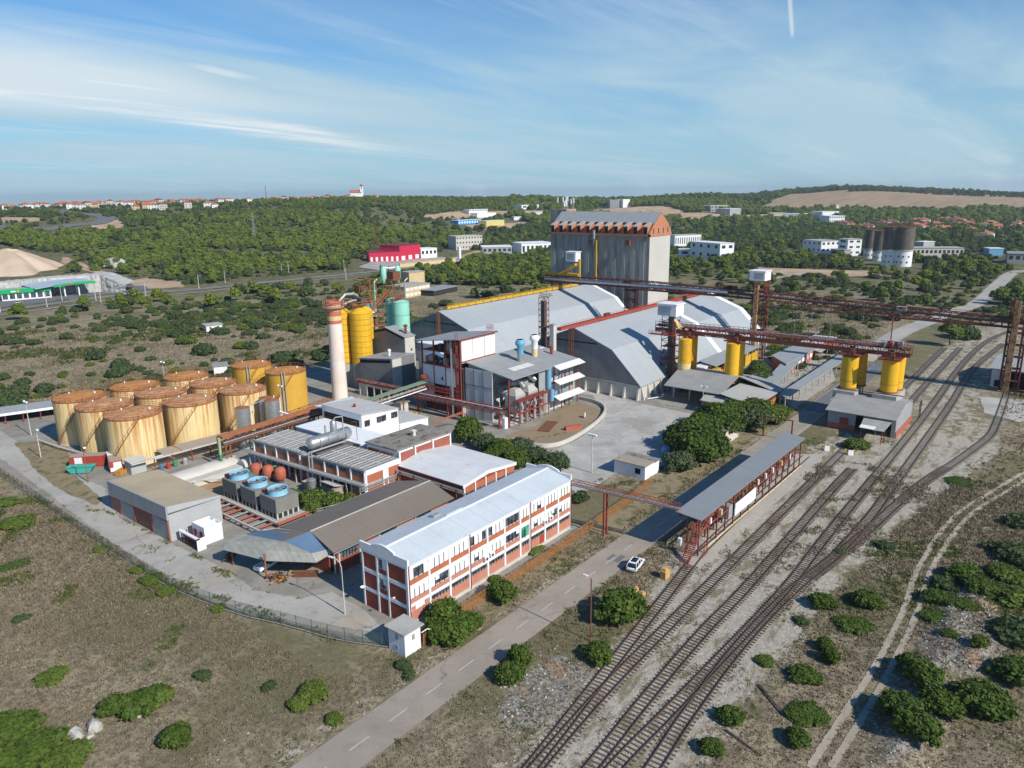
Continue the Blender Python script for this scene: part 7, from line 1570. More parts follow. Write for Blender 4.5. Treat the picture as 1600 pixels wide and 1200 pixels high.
# ------------------------------------------------------------------ containers and skip by the tank farm
def container(label,cx,cy,L_,W_,H_,rz,m='red_paint',roof='beige_roof'):
  t=thing('container',label,'container',(cx,cy,0),'shipping containers',rz)
  MB().box(-L_/2,L_/2,-W_/2,W_/2,.15,H_).build('body',M[m],t,local=True);MB().box(-L_/2+.05,L_/2-.05,-W_/2+.05,W_/2-.05,H_,H_+.06).build('roof',M[roof],t,local=True)
  rib=MB()
  for k in range(int(L_/.6)):rib.box(-L_/2+.2+k*.6,-L_/2+.42+k*.6,-W_/2-.04,-W_/2,.25,H_-.15)
  rib.build('side_rib',M[m],t,local=True)
  for x in(-L_/2,L_/2-.15):
    for y in(-W_/2-.02,W_/2-.13):MB().box(x,x+.15,y,y+.15,0,H_+.02).build('corner_post',M['rust'],t,local=True)
  return t
c1=container('faded red container with a white patch on its side, behind the turquoise skip',63.4,178.4,7.6,2.5,2.6,-.75)
MB().box(-2.6,-.9,-1.33,-1.3,.5,2.4).build('white_patch',M['white'],c1,local=True)
c2=container('red container with half white painted end, beside the orange trough',66.6,172.6,8.6,2.6,2.7,1.25)
MB().box(-4.33,-4.3,-1.2,.5,.3,2.4).build('white_patch',M['white'],c2,local=True);MB().box(-4.34,-4.31,.5,1.2,.3,1.2).build('white_patch',M['white'],c2,local=True);MB().box(-4.25,-.8,1.3,1.33,.5,2.3).build('white_patch',M['white'],c2,local=True);MB().box(.5,4.2,-1.2,1.2,2.77,2.8).build('roof_sheet',M['white'],c2,local=True)
t=thing('waste_skip','open turquoise waste skip with sloping ends in front of the red container','skip',(60.3,174.8,0),None,-.75);m2=MB();m2.add([(-2,-1,.2),(2,-1,.2),(2,1,.2),(-2,1,.2),(-2.9,-1.1,1.6),(2.9,-1.1,1.6),(2.9,1.1,1.6),(-2.9,1.1,1.6)],[(0,3,2,1),(0,1,5,4),(1,2,6,5),(2,3,7,6),(3,0,4,7)]);m2.build('body',M['teal'],t,local=True);MB().box(-2.7,2.7,-.95,.95,1.2,1.3).build('contents',M['teal'],t,local=True)
MB().box(-2.95,2.95,-1.16,-1.08,1.5,1.66).build('rim',M['green_paint'],t,local=True);MB().box(-2.95,2.95,1.08,1.16,1.5,1.66).build('rim',M['green_paint'],t,local=True)
t=thing('orange_trough','ochre-orange steel trough lying between the red container and the pipe shelter','trough',(66.5,167.0,0),None,.55);m2=MB();m2.box(-2.8,2.8,-.75,-.65,.1,1.2);m2.box(-2.8,2.8,.65,.75,.1,1.2);m2.box(-2.8,-2.7,-.65,.65,.1,1.2);m2.box(2.7,2.8,-.65,.65,.1,1.2);m2.build('body',M['ochre'],t,local=True);MB().box(-2.7,2.7,-.65,.65,.1,.3).build('floor',M['ochre'],t,local=True)
t=thing('ground_pipeline','pale insulated pipeline on low supports leading from the tank farm to the containers','pipe',(66,182,0));MB().path([(62.5,206,.8),(63.4,196,.8),(64.8,188,.8),(65.8,180.5,.8),(67.6,166.5,.8)],.22,8).build('pipe',M['concrete_pale'],t)
for k in range(9):MB().box(62.6+k*.5,62.8+k*.5,204-k*4.2,204.3-k*4.2,0,.7).build('support',M['concrete'],t)
t=thing('long_white_shed','long white open-sided shed at the left edge behind the leftmost tank','shed',(58,232,0));MB().slab([(56,234,3.0),(79,226,3.0),(80.5,231,3.9),(57.5,239,3.9)],.15).build('roof',M['galv_dull'],t);MB().slab([(61.2,231.9,2.6),(79,225.7,2.6),(79.1,226,3.1),(61.3,232.2,3.1)],.1).build('fascia',M['white'],t);MB().slab([(57.6,238,.0),(80,230,.0),(80,230.3,3.3),(57.6,238.3,3.3)],.1).build('back_wall',M['dark'],t);MB().prism([(54,234.5),(60.5,232.3),(61.5,236.5),(55.5,238.5)],0,2.9).build('end_room',M['grey_render'],t)
for k in range(5):MB().box(63+k*3.9,63.2+k*3.9,231.4-k*1.36,231.6-k*1.36,0,2.7).build('post',M['red_steel'],t)

# ------------------------------------------------------------------ lamps and poles
def yard_lamp(label,x,y,h,heads=2,pole='concrete_pale',head='white',style='flood',group='yard lamps',rz=0):
  t=thing('lamp_post',label,'lamp post',(x,y,0),group,rz)
  if style=='flood':
    MB().tube((0,0,0),(0,0,h),.14,8,None,.07).build('pole',M[pole],t,local=True);MB().box(-.1,.1,-.9,.9,h-.05,h+.05).build('crossarm',M[pole],t,local=True)
    for k in range(heads):yy=-.85+k*1.7/max(1,heads-1);MB().cbox(0,yy,h+.2,.5,.42,.32).build('lamp_head',M[head],t,local=True)
  else:
    MB().tube((0,0,0),(0,0,h*.42),.11,8).build('pole',M[pole],t,local=True);MB().path([(0,0,h*.42),(0,0,h-1.2),(0,.25,h-.5),(0,.8,h-.12),(0,1.5,h)],.065,8).build('arm',M[pole],t,local=True);MB().cbox(0,1.9,h+.02,.28,.85,.16).build('lamp_head',M[head],t,local=True)
  return t
yard_lamp('tall pale floodlight pole with four heads standing in the parking yard',129.4,82.4,8.7,4)
yard_lamp('white curved-arm street lamp before the end wall of the office block',59.5,80.6,8.9,style='curve',rz=.2)
yard_lamp('double floodlight pole on the grass plot nearest the left edge',63.6,214.9,9.0,2)
yard_lamp('plain pale pole on the grass plot with rusty foot',58.4,193.4,7.0,1)
yard_lamp('rusty pole beside the turquoise skip',58.6,167.2,8.0,1,pole='rust_pipe')
yard_lamp('floodlight pole standing behind the farthest cream tanks',100,214,13.0,2)
yard_lamp('floodlight pole between the deep yellow tanks and the silver drums',112,173,9.5,2)
yard_lamp('pale floodlight post in front of the ribbed loading canopy',186.8,82.8,7.4,2)
t=thing('lamp_post','slim rusty pole with small white lamp head beside the round roadside bush','lamp post',(76,48.2,0),'yard lamps');MB().tube((76,48.2,0),(76,48.2,9.6),.09,6).build('pole',M['rust'],t);MB().path([(76,48.2,9.5),(76,48.9,9.75)],.05,5).build('arm',M['galv_dull'],t);MB().cbox(76,49.2,9.8,.28,.7,.14).build('lamp_head',M['white'],t)
rl=None
road_lamps=[(366.6,126.7),(359.4,106.7),(363.5,84.9),(312.9,99.6),(312.9,85.0),(323.3,41.4),(375.7,52.5)]
for k,p in enumerate(road_lamps):
  if rl is None:rl=yard_lamp('slim grey street lamp far out in the scrub behind the silo gallery',p[0],p[1],7.5,style='curve',pole='galv_dull',group='street lamps beyond the gallery')
  else:put(rl,p[0],p[1],0)
# yellow concrete pieces and boards near the tracks
for k,(u,v,s,lb)in enumerate(((1039,903,1.5,'ochre-yellow concrete block standing alone beside the leftmost track'),(1004,934,.9,'small yellow concrete piece, upper one of two beside the round bush'),(995,925,.8,'small yellow concrete piece leaning against the round bush'))):
  p=(97.9,48.2)if k==0 else((90.4,48.1)if k==1 else(91.2,49.7))
  o=MB();o.prism([(p[0]-.5*s,p[1]-.3*s),(p[0]+.5*s,p[1]-.35*s),(p[0]+.4*s,p[1]+.3*s),(p[0]-.45*s,p[1]+.35*s)],0,.9*s);o.prism([(p[0]-.3*s,p[1]-.2*s),(p[0]+.3*s,p[1]-.2*s),(p[0]+.25*s,p[1]+.2*s),(p[0]-.3*s,p[1]+.2*s)],.9*s,1.15*s);tag(o.build('concrete_block',mat('ochre_concrete',(.60,.36,.12),(.5,.3,.1))),lb,'concrete block')
for k,(p,lb,m)in enumerate((((175.4,46.1),'left yellow and white buffer stop before the load house','x'),((175.5,40.8),'right yellow buffer stop with leaning board before the load house','y'))):
  t=thing('buffer_stop',lb,'buffer stop',(p[0],p[1],0),None,.3)
  for s in(-.9,.9):MB().cbox(0,s,.6,.5,.5,1.2).build('block',mat('ochre_concrete',(.60,.36,.12)),t,local=True)
  MB().cbox(0,0,.8,.25,2.0,.3).build('beam',M['rust'],t,local=True);MB().add([(-.9,-.8,.05),(-.9,.3,.05),(-.4,.3,1.2),(-.4,-.8,1.2)],[(0,1,2,3),(3,2,1,0)]).build('board',M['white'],t,local=True)
t=thing('signal_gantry','dark steel height bar over the road beyond the platform','height bar',(172,60,0));MB().box(176.6,176.9,55,62.5,5.2,5.4).build('crossbar',M['rust'],t);MB().box(176.6,176.9,61.6,61.9,0,5.2).build('post',M['rust'],t);MB().box(176.6,176.9,54.6,54.9,0,5.4).build('post',M['rust'],t)
t=thing('dead_trunk','dead dark trunk lying beside the dirt track','log',(0,0,0));a,b=(80.9,26.3),(77.4,22.1);MB().tube((a[0],a[1],.25),(b[0],b[1],.2),.16,6,None,.1).build('trunk',M['wood'],t)
t=thing('dead_trunk','short dark stump sticking up left of the dirt track','stump',(0,0,0));a=(120.9,19.8);MB().tube((a[0],a[1],0),(a[0]-.5,a[1]+.2,1.6),.22,6,None,.14).build('trunk',M['wood'],t);MB().tube((a[0]-.5,a[1]+.2,1.6),(a[0]-1.0,a[1]+.5,1.75),.1,5).build('branch',M['wood'],t)
t=thing('dead_trunk','long thin fallen trunk at the bottom right between small bushes','log',(0,0,0));a,b=(70.8,26.4),(69.4,21.7);MB().tube((a[0],a[1],.2),(b[0],b[1],.15),.13,6,None,.07).build('trunk',M['wood'],t)

# ------------------------------------------------------------------ fences
def chain_mat(name,c,dens):
  m,nt,bs,out=node_mat(name);bs.inputs['Base Color'].default_value=rgba(c);g=G_(nt)
  tr=g.n('ShaderNodeBsdfTransparent');ms=g.n('ShaderNodeMixShader');P=g.pos()
  sp=g.n('ShaderNodeSeparateXYZ');g.l(P,sp.inputs[0]);u=g.m('ADD',sp.outputs['X'],sp.outputs['Y'])
  def wire(sgn):
    return g.ramp(g.m('ABSOLUTE',g.m('SINE',g.m('MULTIPLY',g.m('ADD',u,g.m('MULTIPLY',sp.outputs['Z'],sgn)),28.0))),1-dens*.12,1-dens*.06)
  g.l(g.m('MAXIMUM',wire(1.0),wire(-1.0)),ms.inputs[0]);g.l(tr.outputs[0],ms.inputs[1]);g.l(bs.outputs[0],ms.inputs[2]);g.l(ms.outputs[0],out.inputs[0]);return m
CHAIN=chain_mat('green_chain_link',(.07,.12,.095),.42);CHAIN_R=chain_mat('rusty_chain_link',(.40,.17,.05),.6)
def fence(name,label,pts,h,step,post_m,mesh_m,kerb=None,r=.05):
  t=thing(name,label,'fence',(pts[0][0],pts[0][1],0));poly,C=ribbon(pts,.1,6);C=[Vector(c)for c in C];dist=0;nxt=0
  for a,b in zip(C,C[1:]):
    L_=(b-a).length
    while nxt<=dist+L_:
      p=a.lerp(b,(nxt-dist)/L_);MB().tube((p.x,p.y,0),(p.x,p.y,h),r,5).build('post',post_m,t);nxt+=step
    dist+=L_
  V=[];
  for c in C:V+=[(c.x,c.y,.1),(c.x,c.y,h-.06)]
  MB().add(V,[(2*i,2*i+2,2*i+3,2*i+1)for i in range(len(C)-1)]).build('wire_mesh',mesh_m,t)
  w=MB()
  for z in(h-.06,h*.5,.15):w.path([(c.x,c.y,z)for c in C],.018,4)
  w.build('line_wire',post_m,t)
  if kerb:
    pp,_=ribbon(pts,.16,6);k=len(C);MB().add([(a[0],a[1],.22)for a in pp],[(i,i+1,2*k-2-i,2*k-1-i)for i in range(k-1)]).build('kerb',kerb,t)
fence('chain_link_fence','green chain-link fence curving along the outside of the service road',[(46.5,208.7),(48.0,187.4),(47.6,163.9),(47.0,143.6),(46.9,121.2),(47.5,106.3),(49.6,93.4),(52.0,85.6),(54.7,75.9),(57.7,69.2)],2.3,2.75,mat('dark_green_post',(.07,.10,.085)),CHAIN,M['concrete'])
fence('rusty_fence','rusty orange mesh fence between the office block and the road verge',[(61.0,65.6),(66,66.6),(75,66.7),(92,66.6),(105,67.2),(120,67.6),(132,69.0)],1.9,3.2,M['rust_fence'],CHAIN_R,None,.07)
ORD=['first','second','third','fourth','fifth','sixth','seventh','eighth','ninth','tenth','eleventh','twelfth','thirteenth','fourteenth','fifteenth','sixteenth','seventeenth','eighteenth','nineteenth','twentieth']+['twenty-'+w for w in('first','second','third','fourth','fifth','sixth','seventh','eighth','ninth')]+['thirtieth']+['thirty-'+w for w in('first','second','third','fourth','fifth','sixth','seventh','eighth','ninth')]
def bearing(o):return-math.atan2(o.location.y,o.location.x)
def ordinal(objs,text):
  for k,o in enumerate(sorted(objs,key=bearing)):o['label']=text%ORD[k]
# ------------------------------------------------------------------ far buildings
def far_block(name,label,a,b,depth,h,wall,roof=None,rows=0,cols=0,side_cols=0,cat='building',group=None,win='dark',wz=(.45,.8),band=None,parapet=True,base_z=None,wfrac=.55):
  """box building whose front foot runs a->b (left to right as seen), depth metres away from the viewer"""
  a,b=Vector(a),Vector(b);d=(b-a);L_=d.length;d/=L_;n=Vector((-d.y,d.x))
  if n.dot(a)<0:n=-n
  z0=min(float(ground_z(a.x,a.y)),float(ground_z(b.x,b.y)))-.5 if base_z is None else base_z
  t=thing(name,label,cat,(a.x,a.y,z0),group)
  P=[a,b,b+n*depth,a+n*depth];P=[(p.x,p.y)for p in P]
  MB().prism(P,z0,z0+h+.5).build('wall',M[wall]if isinstance(wall,str)else wall,t)
  o=[a-d*.4-n*.4,b+d*.4-n*.4,b+d*.4+n*(depth+.4),a-d*.4+n*(depth+.4)]
  MB().prism([(p.x,p.y)for p in o],z0+h+.52,z0+h+.9).build('roof',M[roof or 'concrete_pale'],t)
  m=M[win];fh=h/max(rows,1)
  for r in range(rows):
    za,zb=z0+.5+fh*(r+wz[0]),z0+.5+fh*(r+wz[1])
    for c in range(cols):
      w=L_/cols;s=w*(1-wfrac)/2;p=a+d*(w*c+s)-n*.08;q=a+d*(w*(c+1)-s)-n*.08
      MB().add([(p.x,p.y,za),(q.x,q.y,za),(q.x,q.y,zb),(p.x,p.y,zb),(p.x+n.x*.07,p.y+n.y*.07,za),(q.x+n.x*.07,q.y+n.y*.07,za),(q.x+n.x*.07,q.y+n.y*.07,zb),(p.x+n.x*.07,p.y+n.y*.07,zb)],[(0,1,2,3),(1,5,6,2),(4,0,3,7),(3,2,6,7)]).build('window',m,t)
    for c in range(side_cols):
      w=depth/side_cols;s=w*.25;base=b if(b-a).dot(Vector((math.sin(YAW),-math.cos(YAW))))>0 else a;dd=d if base==b else-d
      p=base+n*(w*c+s)+dd*.08;q=base+n*(w*(c+1)-s)+dd*.08
      MB().add([(p.x,p.y,za),(q.x,q.y,za),(q.x,q.y,zb),(p.x,p.y,zb)],[(0,1,2,3),(3,2,1,0)]).build('window',m,t)
  if band:z=z0+.5+h*band[0];p,q=a-n*.15-d*.05,b-n*.15+d*.05;MB().add([(p.x,p.y,z),(q.x,q.y,z),(q.x,q.y,z+band[1]),(p.x,p.y,z+band[1])],[(0,1,2,3),(3,2,1,0)]).build('facade_band',M[band[2]],t)
  return t
far_block('ruined_white_building','white roofless-looking block with few windows, left of the three white ruins by the scrub',(645.1,306.4),(627.8,269.9),16,15,'white','white',2,4,2,wfrac=.3)
far_block('ruined_white_annex','low white annex at the left foot of the white ruin',(646.5,318.1),(651.6,309.4),12,7,'white','white',1,1)
far_block('white_slab_building','long white building with vertical fins at the forest edge behind the white ruin',(775.5,387.7),(808.3,371.1),16,12,'white','concrete',1,12,0,wz=(.2,.8),wfrac=.4)
far_block('ruined_pale_building','pale two-storey ruin with small square windows left of the narrow tower ruin',(761.2,241.2),(746.4,218.8),22,12,'white','concrete',2,4,4,wfrac=.3)
far_block('ruined_tower','narrow white tower ruin with black window slots',(746.4,203.5),(735.9,192.0),14,15,'white','concrete',3,1,2)
far_block('ruined_low_wing','low grey wing at the left foot of the narrow white tower ruin',(735.8,206.9),(724.9,196.9),12,6,'grey_render','concrete',1,1)
far_block('long_white_factory','very long white factory with dark window band on the ridge side',(1437.7,494.0),(1453.6,434.1),40,10,'white','white',1,1,0,win='grey_sheet',wz=(.3,.6),wfrac=.02)
far_block('white_school','white four-storey building with ribbon windows beside the long factory',(1311.3,375.0),(1332.2,356.4),30,17,'white','white',3,7,3)
far_block('white_hall_tall','tall white hall block above the ribbon-windowed building',(1441.9,425.9),(1473.6,405.6),30,15,'white','white')
far_block('beige_gabled_hall','beige broad hall left of the long white factory',(1458.7,528.8),(1472.9,505.1),30,9,'concrete_pale','cream')
far_block('steel_frame_building','grey-blue building under construction below a tower crane',(1443.6,645.6),(1498.7,632.3),26,13,'grey_sheet','white',2,5,0)
far_block('grey_box_hall','plain pale grey box hall right of the building under construction',(1423.1,596.0),(1465.5,591.1),30,13,'grey_sheet','white')
far_block('white_office_cube','white and grey office cube standing on the wooded ridge',(1376.2,841.4),(1397.6,822.8),18,16,'grey_sheet','white',4,6,3);far_block('white_cube_wing','bright white wing attached to the office cube',(1391.4,818.6),(1409.2,812.5),18,17,'white','white')
far_block('low_white_store','low white store with flat roof left of the lift head aerials',(1171.4,918.4),(1223.2,914.7),22,9,'white','white',1,3)
far_block('white_garage_hall','low white hall with grey doors below the low white store',(1091.6,826.5),(1117.5,803.6),20,9,'white','white',1,4,0,win='grey_sheet',wz=(.0,.7))
far_block('modern_villa','white modern villa with dark window bands above the sandy cutting',(981.6,886.6),(1021.6,878.1),18,9,'white','white',2,7,0);far_block('villa_wing','white low wing below the modern villa',(965.2,852.8),(1019.6,857.1),14,7,'white','white')
far_block('blue_hall','bright blue hall with row of white window squares',(827.2,769.6),(880.6,770.4),16,7,'bright_blue','white',1,9,0,win='white',wz=(.35,.75))
far_block('pale_yellow_hall','pale yellow and cream hall beside the bright blue one',(867.7,748.8),(914.9,752.2),16,8,'pale_yellow','white',1,2,0,win='pale_yellow')
far_block('white_kiosk_row','small white flat buildings above the pale yellow hall',(1013.2,811.4),(1029.7,801.9),12,6,'white','white')
far_block('concrete_shell','unfinished grey three-storey concrete shell with rows of empty windows',(606.4,568.3),(637.6,556.8),20,15,'concrete_pale','concrete_pale',3,9,2,wfrac=.42)
far_block('steel_showroom','long low steel-grey showroom with pale roof right of the concrete shell',(569.4,497.4),(590.8,476.2),26,8,'grey_sheet','white',1,6,2,wfrac=.6);far_block('white_showroom','white showroom with black glass bays beside the silo block',(608.7,477.8),(638.1,460.5),26,10,'white','white',1,7,0,wz=(.1,.75),wfrac=.5)
red=far_block('crimson_hall','long crimson commercial building with white doors, lower left wing',(454.8,537.5),(478.7,521.6),22,9,'magenta','magenta_dk',1,6,3,wz=(.05,.5),win='white',wfrac=.42);far_block('crimson_hall_tall','taller two-storey right part of the crimson commercial building',(478.7,521.6),(509.3,525.5),24,14,'magenta','magenta_dk',1,3,0,wz=(.05,.32),win='white',wfrac=.5)
far_block('white_showroom_small','white flat building with dark windows joined to the crimson hall',(509.6,524.9),(528.6,521.7),16,9,'white','white',1,4,0)
far_block('boundary_wall','long cream boundary wall beside the highway in front of the parked cars',(435.3,474.7),(501.3,471.0),1,3.2,'cream','cream',cat='wall')
t=thing('tall_pylon_sign','white pylon sign pillar at the right end of the car lot','sign',(0,0,0));p=(513.2,477.2);MB().cbox(p[0],p[1],6,2.4,2.4,13).build('pillar',M['white'],t)
carspots=[(458.2,493.6),(466.3,492.2),(474.5,490.7),(484.9,492.1),(493.2,491.2),(501.9,489.6),(510.7,488.1),(427.6,556.4)]
cs=None
for k,p in enumerate(carspots):
  if cs is None:cs=vehicle('car parked in the lot before the crimson building',p[0],p[1],.3,kind='hatch',H_=1.5,z=.5,group='cars in the lot of the crimson building')
  else:put(cs,p[0],p[1],.5,rz=.3*k)
# cream house, small huts
far_block('cream_house','cream two-storey house with white ribbon windows behind the green silos',(303.4,327.2),(326.3,329.5),14,6.5,'cream','concrete',2,6,0,win='white',wz=(.3,.75),wfrac=.75)
far_block('cream_house_tower','cream upper storey block on the cream house',(339.8,362.2),(353.0,361.0),8,10,'cream','concrete');far_block('flat_canopy_wing','grey flat roofed wing right of the cream house',(319.1,318.9),(345.2,323.5),12,3.2,'dark','grey_roof')
far_block('scrub_hut','small white windowless hut with a grey lean-to in the scrub',(171.8,320.1),(178.9,318.6),6,2.8,'white','concrete',1,2,0,wfrac=.2);far_block('farm_hut','small grey hut peeping over between the back tanks',(127.8,236.4),(131.6,234.3),5,3.4,'white','grey_roof')
# petrol station
def petrol():
  a,b,c=Vector((153.9,526.8)),Vector((178.8,520.4)),Vector((192.9,509.9));t=thing('petrol_station','petrol station shop with green fascia and white pillars by the highway','petrol station',(a.x,a.y,0))
  d=(b-a).normalized();n=Vector((-d.y,d.x));n=n if n.dot(a)>0 else-n
  L_=(b-a).length;P=lambda s,o:(a.x+d.x*s+n.x*o,a.y+d.y*s+n.y*o)
  MB().prism([P(0,.3),P(L_,.3),P(L_,14),P(0,14)],0,4.6).build('wall',M['white'],t);MB().prism([P(-1,-.5),P(L_,-.5),P(L_,14),P(-1,14)],6.3,6.5).build('roof',M['concrete'],t)
  MB().prism([P(-1.5,-.6),P(L_+.5,-.6),P(L_+.5,.25),P(-1.5,.25)],4.4,6.9).build('fascia',M['station_green'],t)
  MB().prism([P(5,-.7),P(7.5,-.7),P(7.5,-.62),P(5,-.62)],5.2,6.0).build('sign_letters',M['white'],t);MB().prism([P(8.2,-.7),P(9.4,-.7),P(9.4,-.62),P(8.2,-.62)],5.0,6.4).build('sign_mark',M['yellow'],t)
  for k in range(7):s=L_*(k+.12)/7;MB().prism([P(s,.1),P(s+L_*.105,.1),P(s+L_*.105,.28),P(s,.28)],1.0,4.2).build('window',M['glass'],t)
  L2=(c-b).length
  u=thing('forecourt_canopy','curved blue-grey forecourt canopy with green edge over the pumps','canopy',(b.x,b.y,0))
  Q=lambda s,o,z:(b.x+d.x*s+n.x*o,b.y+d.y*s+n.y*o,z)
  V=[];K=10
  for i in range(K+1):f=i/K;zc=6.4+2.4*math.sin(f*math.pi*.62);V+=[Q(-8+f*(L2+16),-3,zc),Q(-8+f*(L2+16)-6,16,zc+1.2),Q(-8+f*(L2+16),-3,zc-.35),Q(-8+f*(L2+16)-6,16,zc+.85)]
  MB().add(V,[(4*i,4*i+4,4*i+5,4*i+1)for i in range(K)]+[(4*i+3,4*i+7,4*i+6,4*i+2)for i in range(K)]+[(4*i+2,4*i+6,4*i+4,4*i)for i in range(K)]).build('roof',mat('blue_grey_canopy',(.36,.44,.52),(.3,.37,.45)),u)
  V=[]
  for i in range(3,K+1):f=i/K;zc=6.4+2.4*math.sin(f*math.pi*.62);V+=[Q(-8+f*(L2+16),-3.15,zc+.25),Q(-8+f*(L2+16),-3.15,zc-1.3)]
  q=MB().add(V,[(2*i,2*i+1,2*i+3,2*i+2)for i in range(len(V)//2-1)]+[(2*i+2,2*i+3,2*i+1,2*i)for i in range(len(V)//2-1)]).build('fascia',M['station_green'],u)
  MB().prism([Q(L2*.55,-3.3,0)[:2],Q(L2*.72,-3.3,0)[:2],Q(L2*.72,-3.2,0)[:2],Q(L2*.55,-3.2,0)[:2]],7.5,8.3).build('sign_mark',M['salmon'],u)
  for s in(0,L2*.45,L2*.9):
    for o in(0,12):MB().cbox(*Q(s,o,3.3),.7,.7,6.6).build('pillar',M['white'],u)
  for k in range(3):MB().cbox(*Q(L2*.2+k*L2*.3,5,1.1),1.2,.8,2.0).build('fuel_pump',M['dark'],u)
  MB().prism([Q(0,15,0)[:2],Q(L2,15,0)[:2],Q(L2,15.5,0)[:2],Q(0,15.5,0)[:2]],0,4.5).build('back_wall',M['dark'],u)
petrol()
vehicle('dark car passing the petrol station shop',*(156.5,508.2),.9,paint='car_white',kind='hatch',H_=1.5,z=.2).__setitem__('label','small pale car on the forecourt in front of the petrol station shop')
# dark silos right
DS=[((717.6,168.4),5.0,8.5,25.0,'leftmost of the four dark concrete silos, short white foot'),((695.4,155.5),5.2,8.5,25.2,'second of the four dark concrete silos, with white notice on it'),((652.6,137.5),6.4,13,30.6,'third dark concrete silo, taller with white windowed foot'),((652.1,128.1),6.8,13,30.6,'rightmost dark concrete silo, widest with white windowed foot')]
for p,r,zf,zt,lb in DS:
  t=thing('concrete_silo',lb,'silo',(p[0],p[1],0),'dark concrete silos');dv=Vector(p).normalized();cx,cy=p[0]+dv.x*r,p[1]+dv.y*r
  MB().lathe(cx,cy,[(r*.98,0),(r*.98,zf)],28).build('foot',M['white'],t,smooth=True);MB().lathe(cx,cy,[(r,zf),(r,zt)],28).build('shell',M['dark_silo'],t,smooth=True);MB().lathe(cx,cy,[(r+.4,zf-.6),(r+.4,zf)],28).build('collar',M['concrete_pale'],t);MB().lathe(cx,cy,[(r+.25,zt-.4),(r+.25,zt+.2)],24).build('rim',M['rust'],t)
  ang0=math.atan2(-dv.y,-dv.x)
  for row in range(2 if zf<15 else 3):
    for s in(-.65,-.1,.5):a=ang0+s+.15*(row%2);z=3.5+row*4.4+(zf-12)*.1;MB().cbox(cx+r*1.0*math.cos(a),cy+r*1.0*math.sin(a),z,.3,1.0,1.2,rz=a).build('window',M['dark'],t)
  mb=MB();
  for i in range(14):a=i*math.pi/7;mb.tube((cx+r*math.cos(a),cy+r*math.sin(a),zt),(cx+r*math.cos(a),cy+r*math.sin(a),zt+1.3),.12,4)
  mb.ring(cx,cy,zt+1.3,r,.12,20);mb.build('railing',M['rust'],t)
far_block('long_grey_factory','long pale factory with dark windows right of the dark silos',(749.5,140.3),(771.2,102.8),18,8,'concrete_pale','concrete',1,12,0,wfrac=.6);far_block('factory_gable','grey gabled roof piece on the long pale factory',(776.1,136.5),(788.5,129.6),10,12,'grey_render','white')
far_block('blue_roof_hall','low hall with blue-green strip roof right of the forest',(804.4,87.2),(810.3,76.9),12,6,'blue_paint','white');far_block('grey_depot','wide grey depot building at the right edge beside the far road',(721.8,65.0),(725.9,36.8),25,8,'grey_render','grey_roof',1,6,0);far_block('white_stack_house','tiny white chimney-like house in front of the brown hill',(1649.6,460.5),(1652.3,456.1),8,14,'white','white')
# village houses
def house_proto(k):
  L_,W_,H_=((13,10,6),(11,9,5.5),(15,9,4.2),(10,10,7.5))[k]
  t=thing('village_house','x','house',(0,0,0));MB().box(-L_/2,L_/2,-W_/2,W_/2,-2,H_).build('wall',M[('white','cream','white','concrete_pale')[k]],t,local=True)
  e=.6;rh=2.6;ro=MB();rm=M[('tile','tile','tile','tile_dark')[k]]
  if k in(0,3):ro.add([(-L_/2-e,-W_/2-e,H_),(L_/2+e,-W_/2-e,H_),(L_/2+e,W_/2+e,H_),(-L_/2-e,W_/2+e,H_),(-L_/2+W_/2,0,H_+rh),(L_/2-W_/2,0,H_+rh)],[(0,1,5,4),(1,2,5),(2,3,4,5),(3,0,4),(3,2,1,0)])
  else:ro.add([(-L_/2-e,-W_/2-e,H_-.2),(L_/2+e,-W_/2-e,H_-.2),(L_/2+e,W_/2+e,H_-.2),(-L_/2-e,W_/2+e,H_-.2),(-L_/2-e,0,H_+rh),(L_/2+e,0,H_+rh)],[(0,1,5,4),(1,2,5),(2,3,4,5),(3,0,4),(3,2,1,0)])
  r=ro.build('roof',rm,t,local=True);MB().box(L_*.2,L_*.2+.8,-.4,.4,H_+rh*.5,H_+rh+1).build('chimney',M['concrete_pale'],r,local=True)
  for zz in((1.0,2.3),(3.8,5.1)):
    if zz[1]>H_-.2:continue
    for x in(-L_*.32,0,L_*.3):
      MB().box(x-.6,x+.6,-W_/2-.06,-W_/2-.01,*zz).build('window',M['dark'],t,local=True);MB().box(x-.6,x+.6,W_/2+.01,W_/2+.06,*zz).build('window',M['dark'],t,local=True)
    for y in(-W_*.25,W_*.25):MB().box(-L_/2-.06,-L_/2-.01,y-.6,y+.6,*zz).build('window',M['dark'],t,local=True)
  return t
HP=[house_proto(k)for k in range(4)]
HL=['white house with orange hipped roof','cream house with orange gabled roof','long low white house with orange roof','tall pale house with dark red roof']
used_h=set();rr=random.Random(31);ordn={}
def place_house(p,where,k=None,rz=None,sc=1.0,label=None):
  k=rr.choice((0,0,1,2,3))if k is None else k;z=float(ground_z(p[0],p[1]));rz=rr.uniform(0,3.1)if rz is None else rz
  ordn[(k,where)]=ordn.get((k,where),-1)+1;lb=HL[k]+', '+ORD[ordn[(k,where)]]+' from the left'+where;g='houses of the '+('right-hand village' if 'right' in where else 'hilltop village')
  if k not in used_h:o=HP[k];used_h.add(k);o.location=(p[0],p[1],z);o.rotation_euler=(0,0,rz);o['label']=lb;o['group']=g
  else:o=put(HP[k],p[0],p[1],z,lb,g,rz)
  o.scale=(sc*1.15,sc*1.15,sc*1.2)
W1=' on the left skyline'
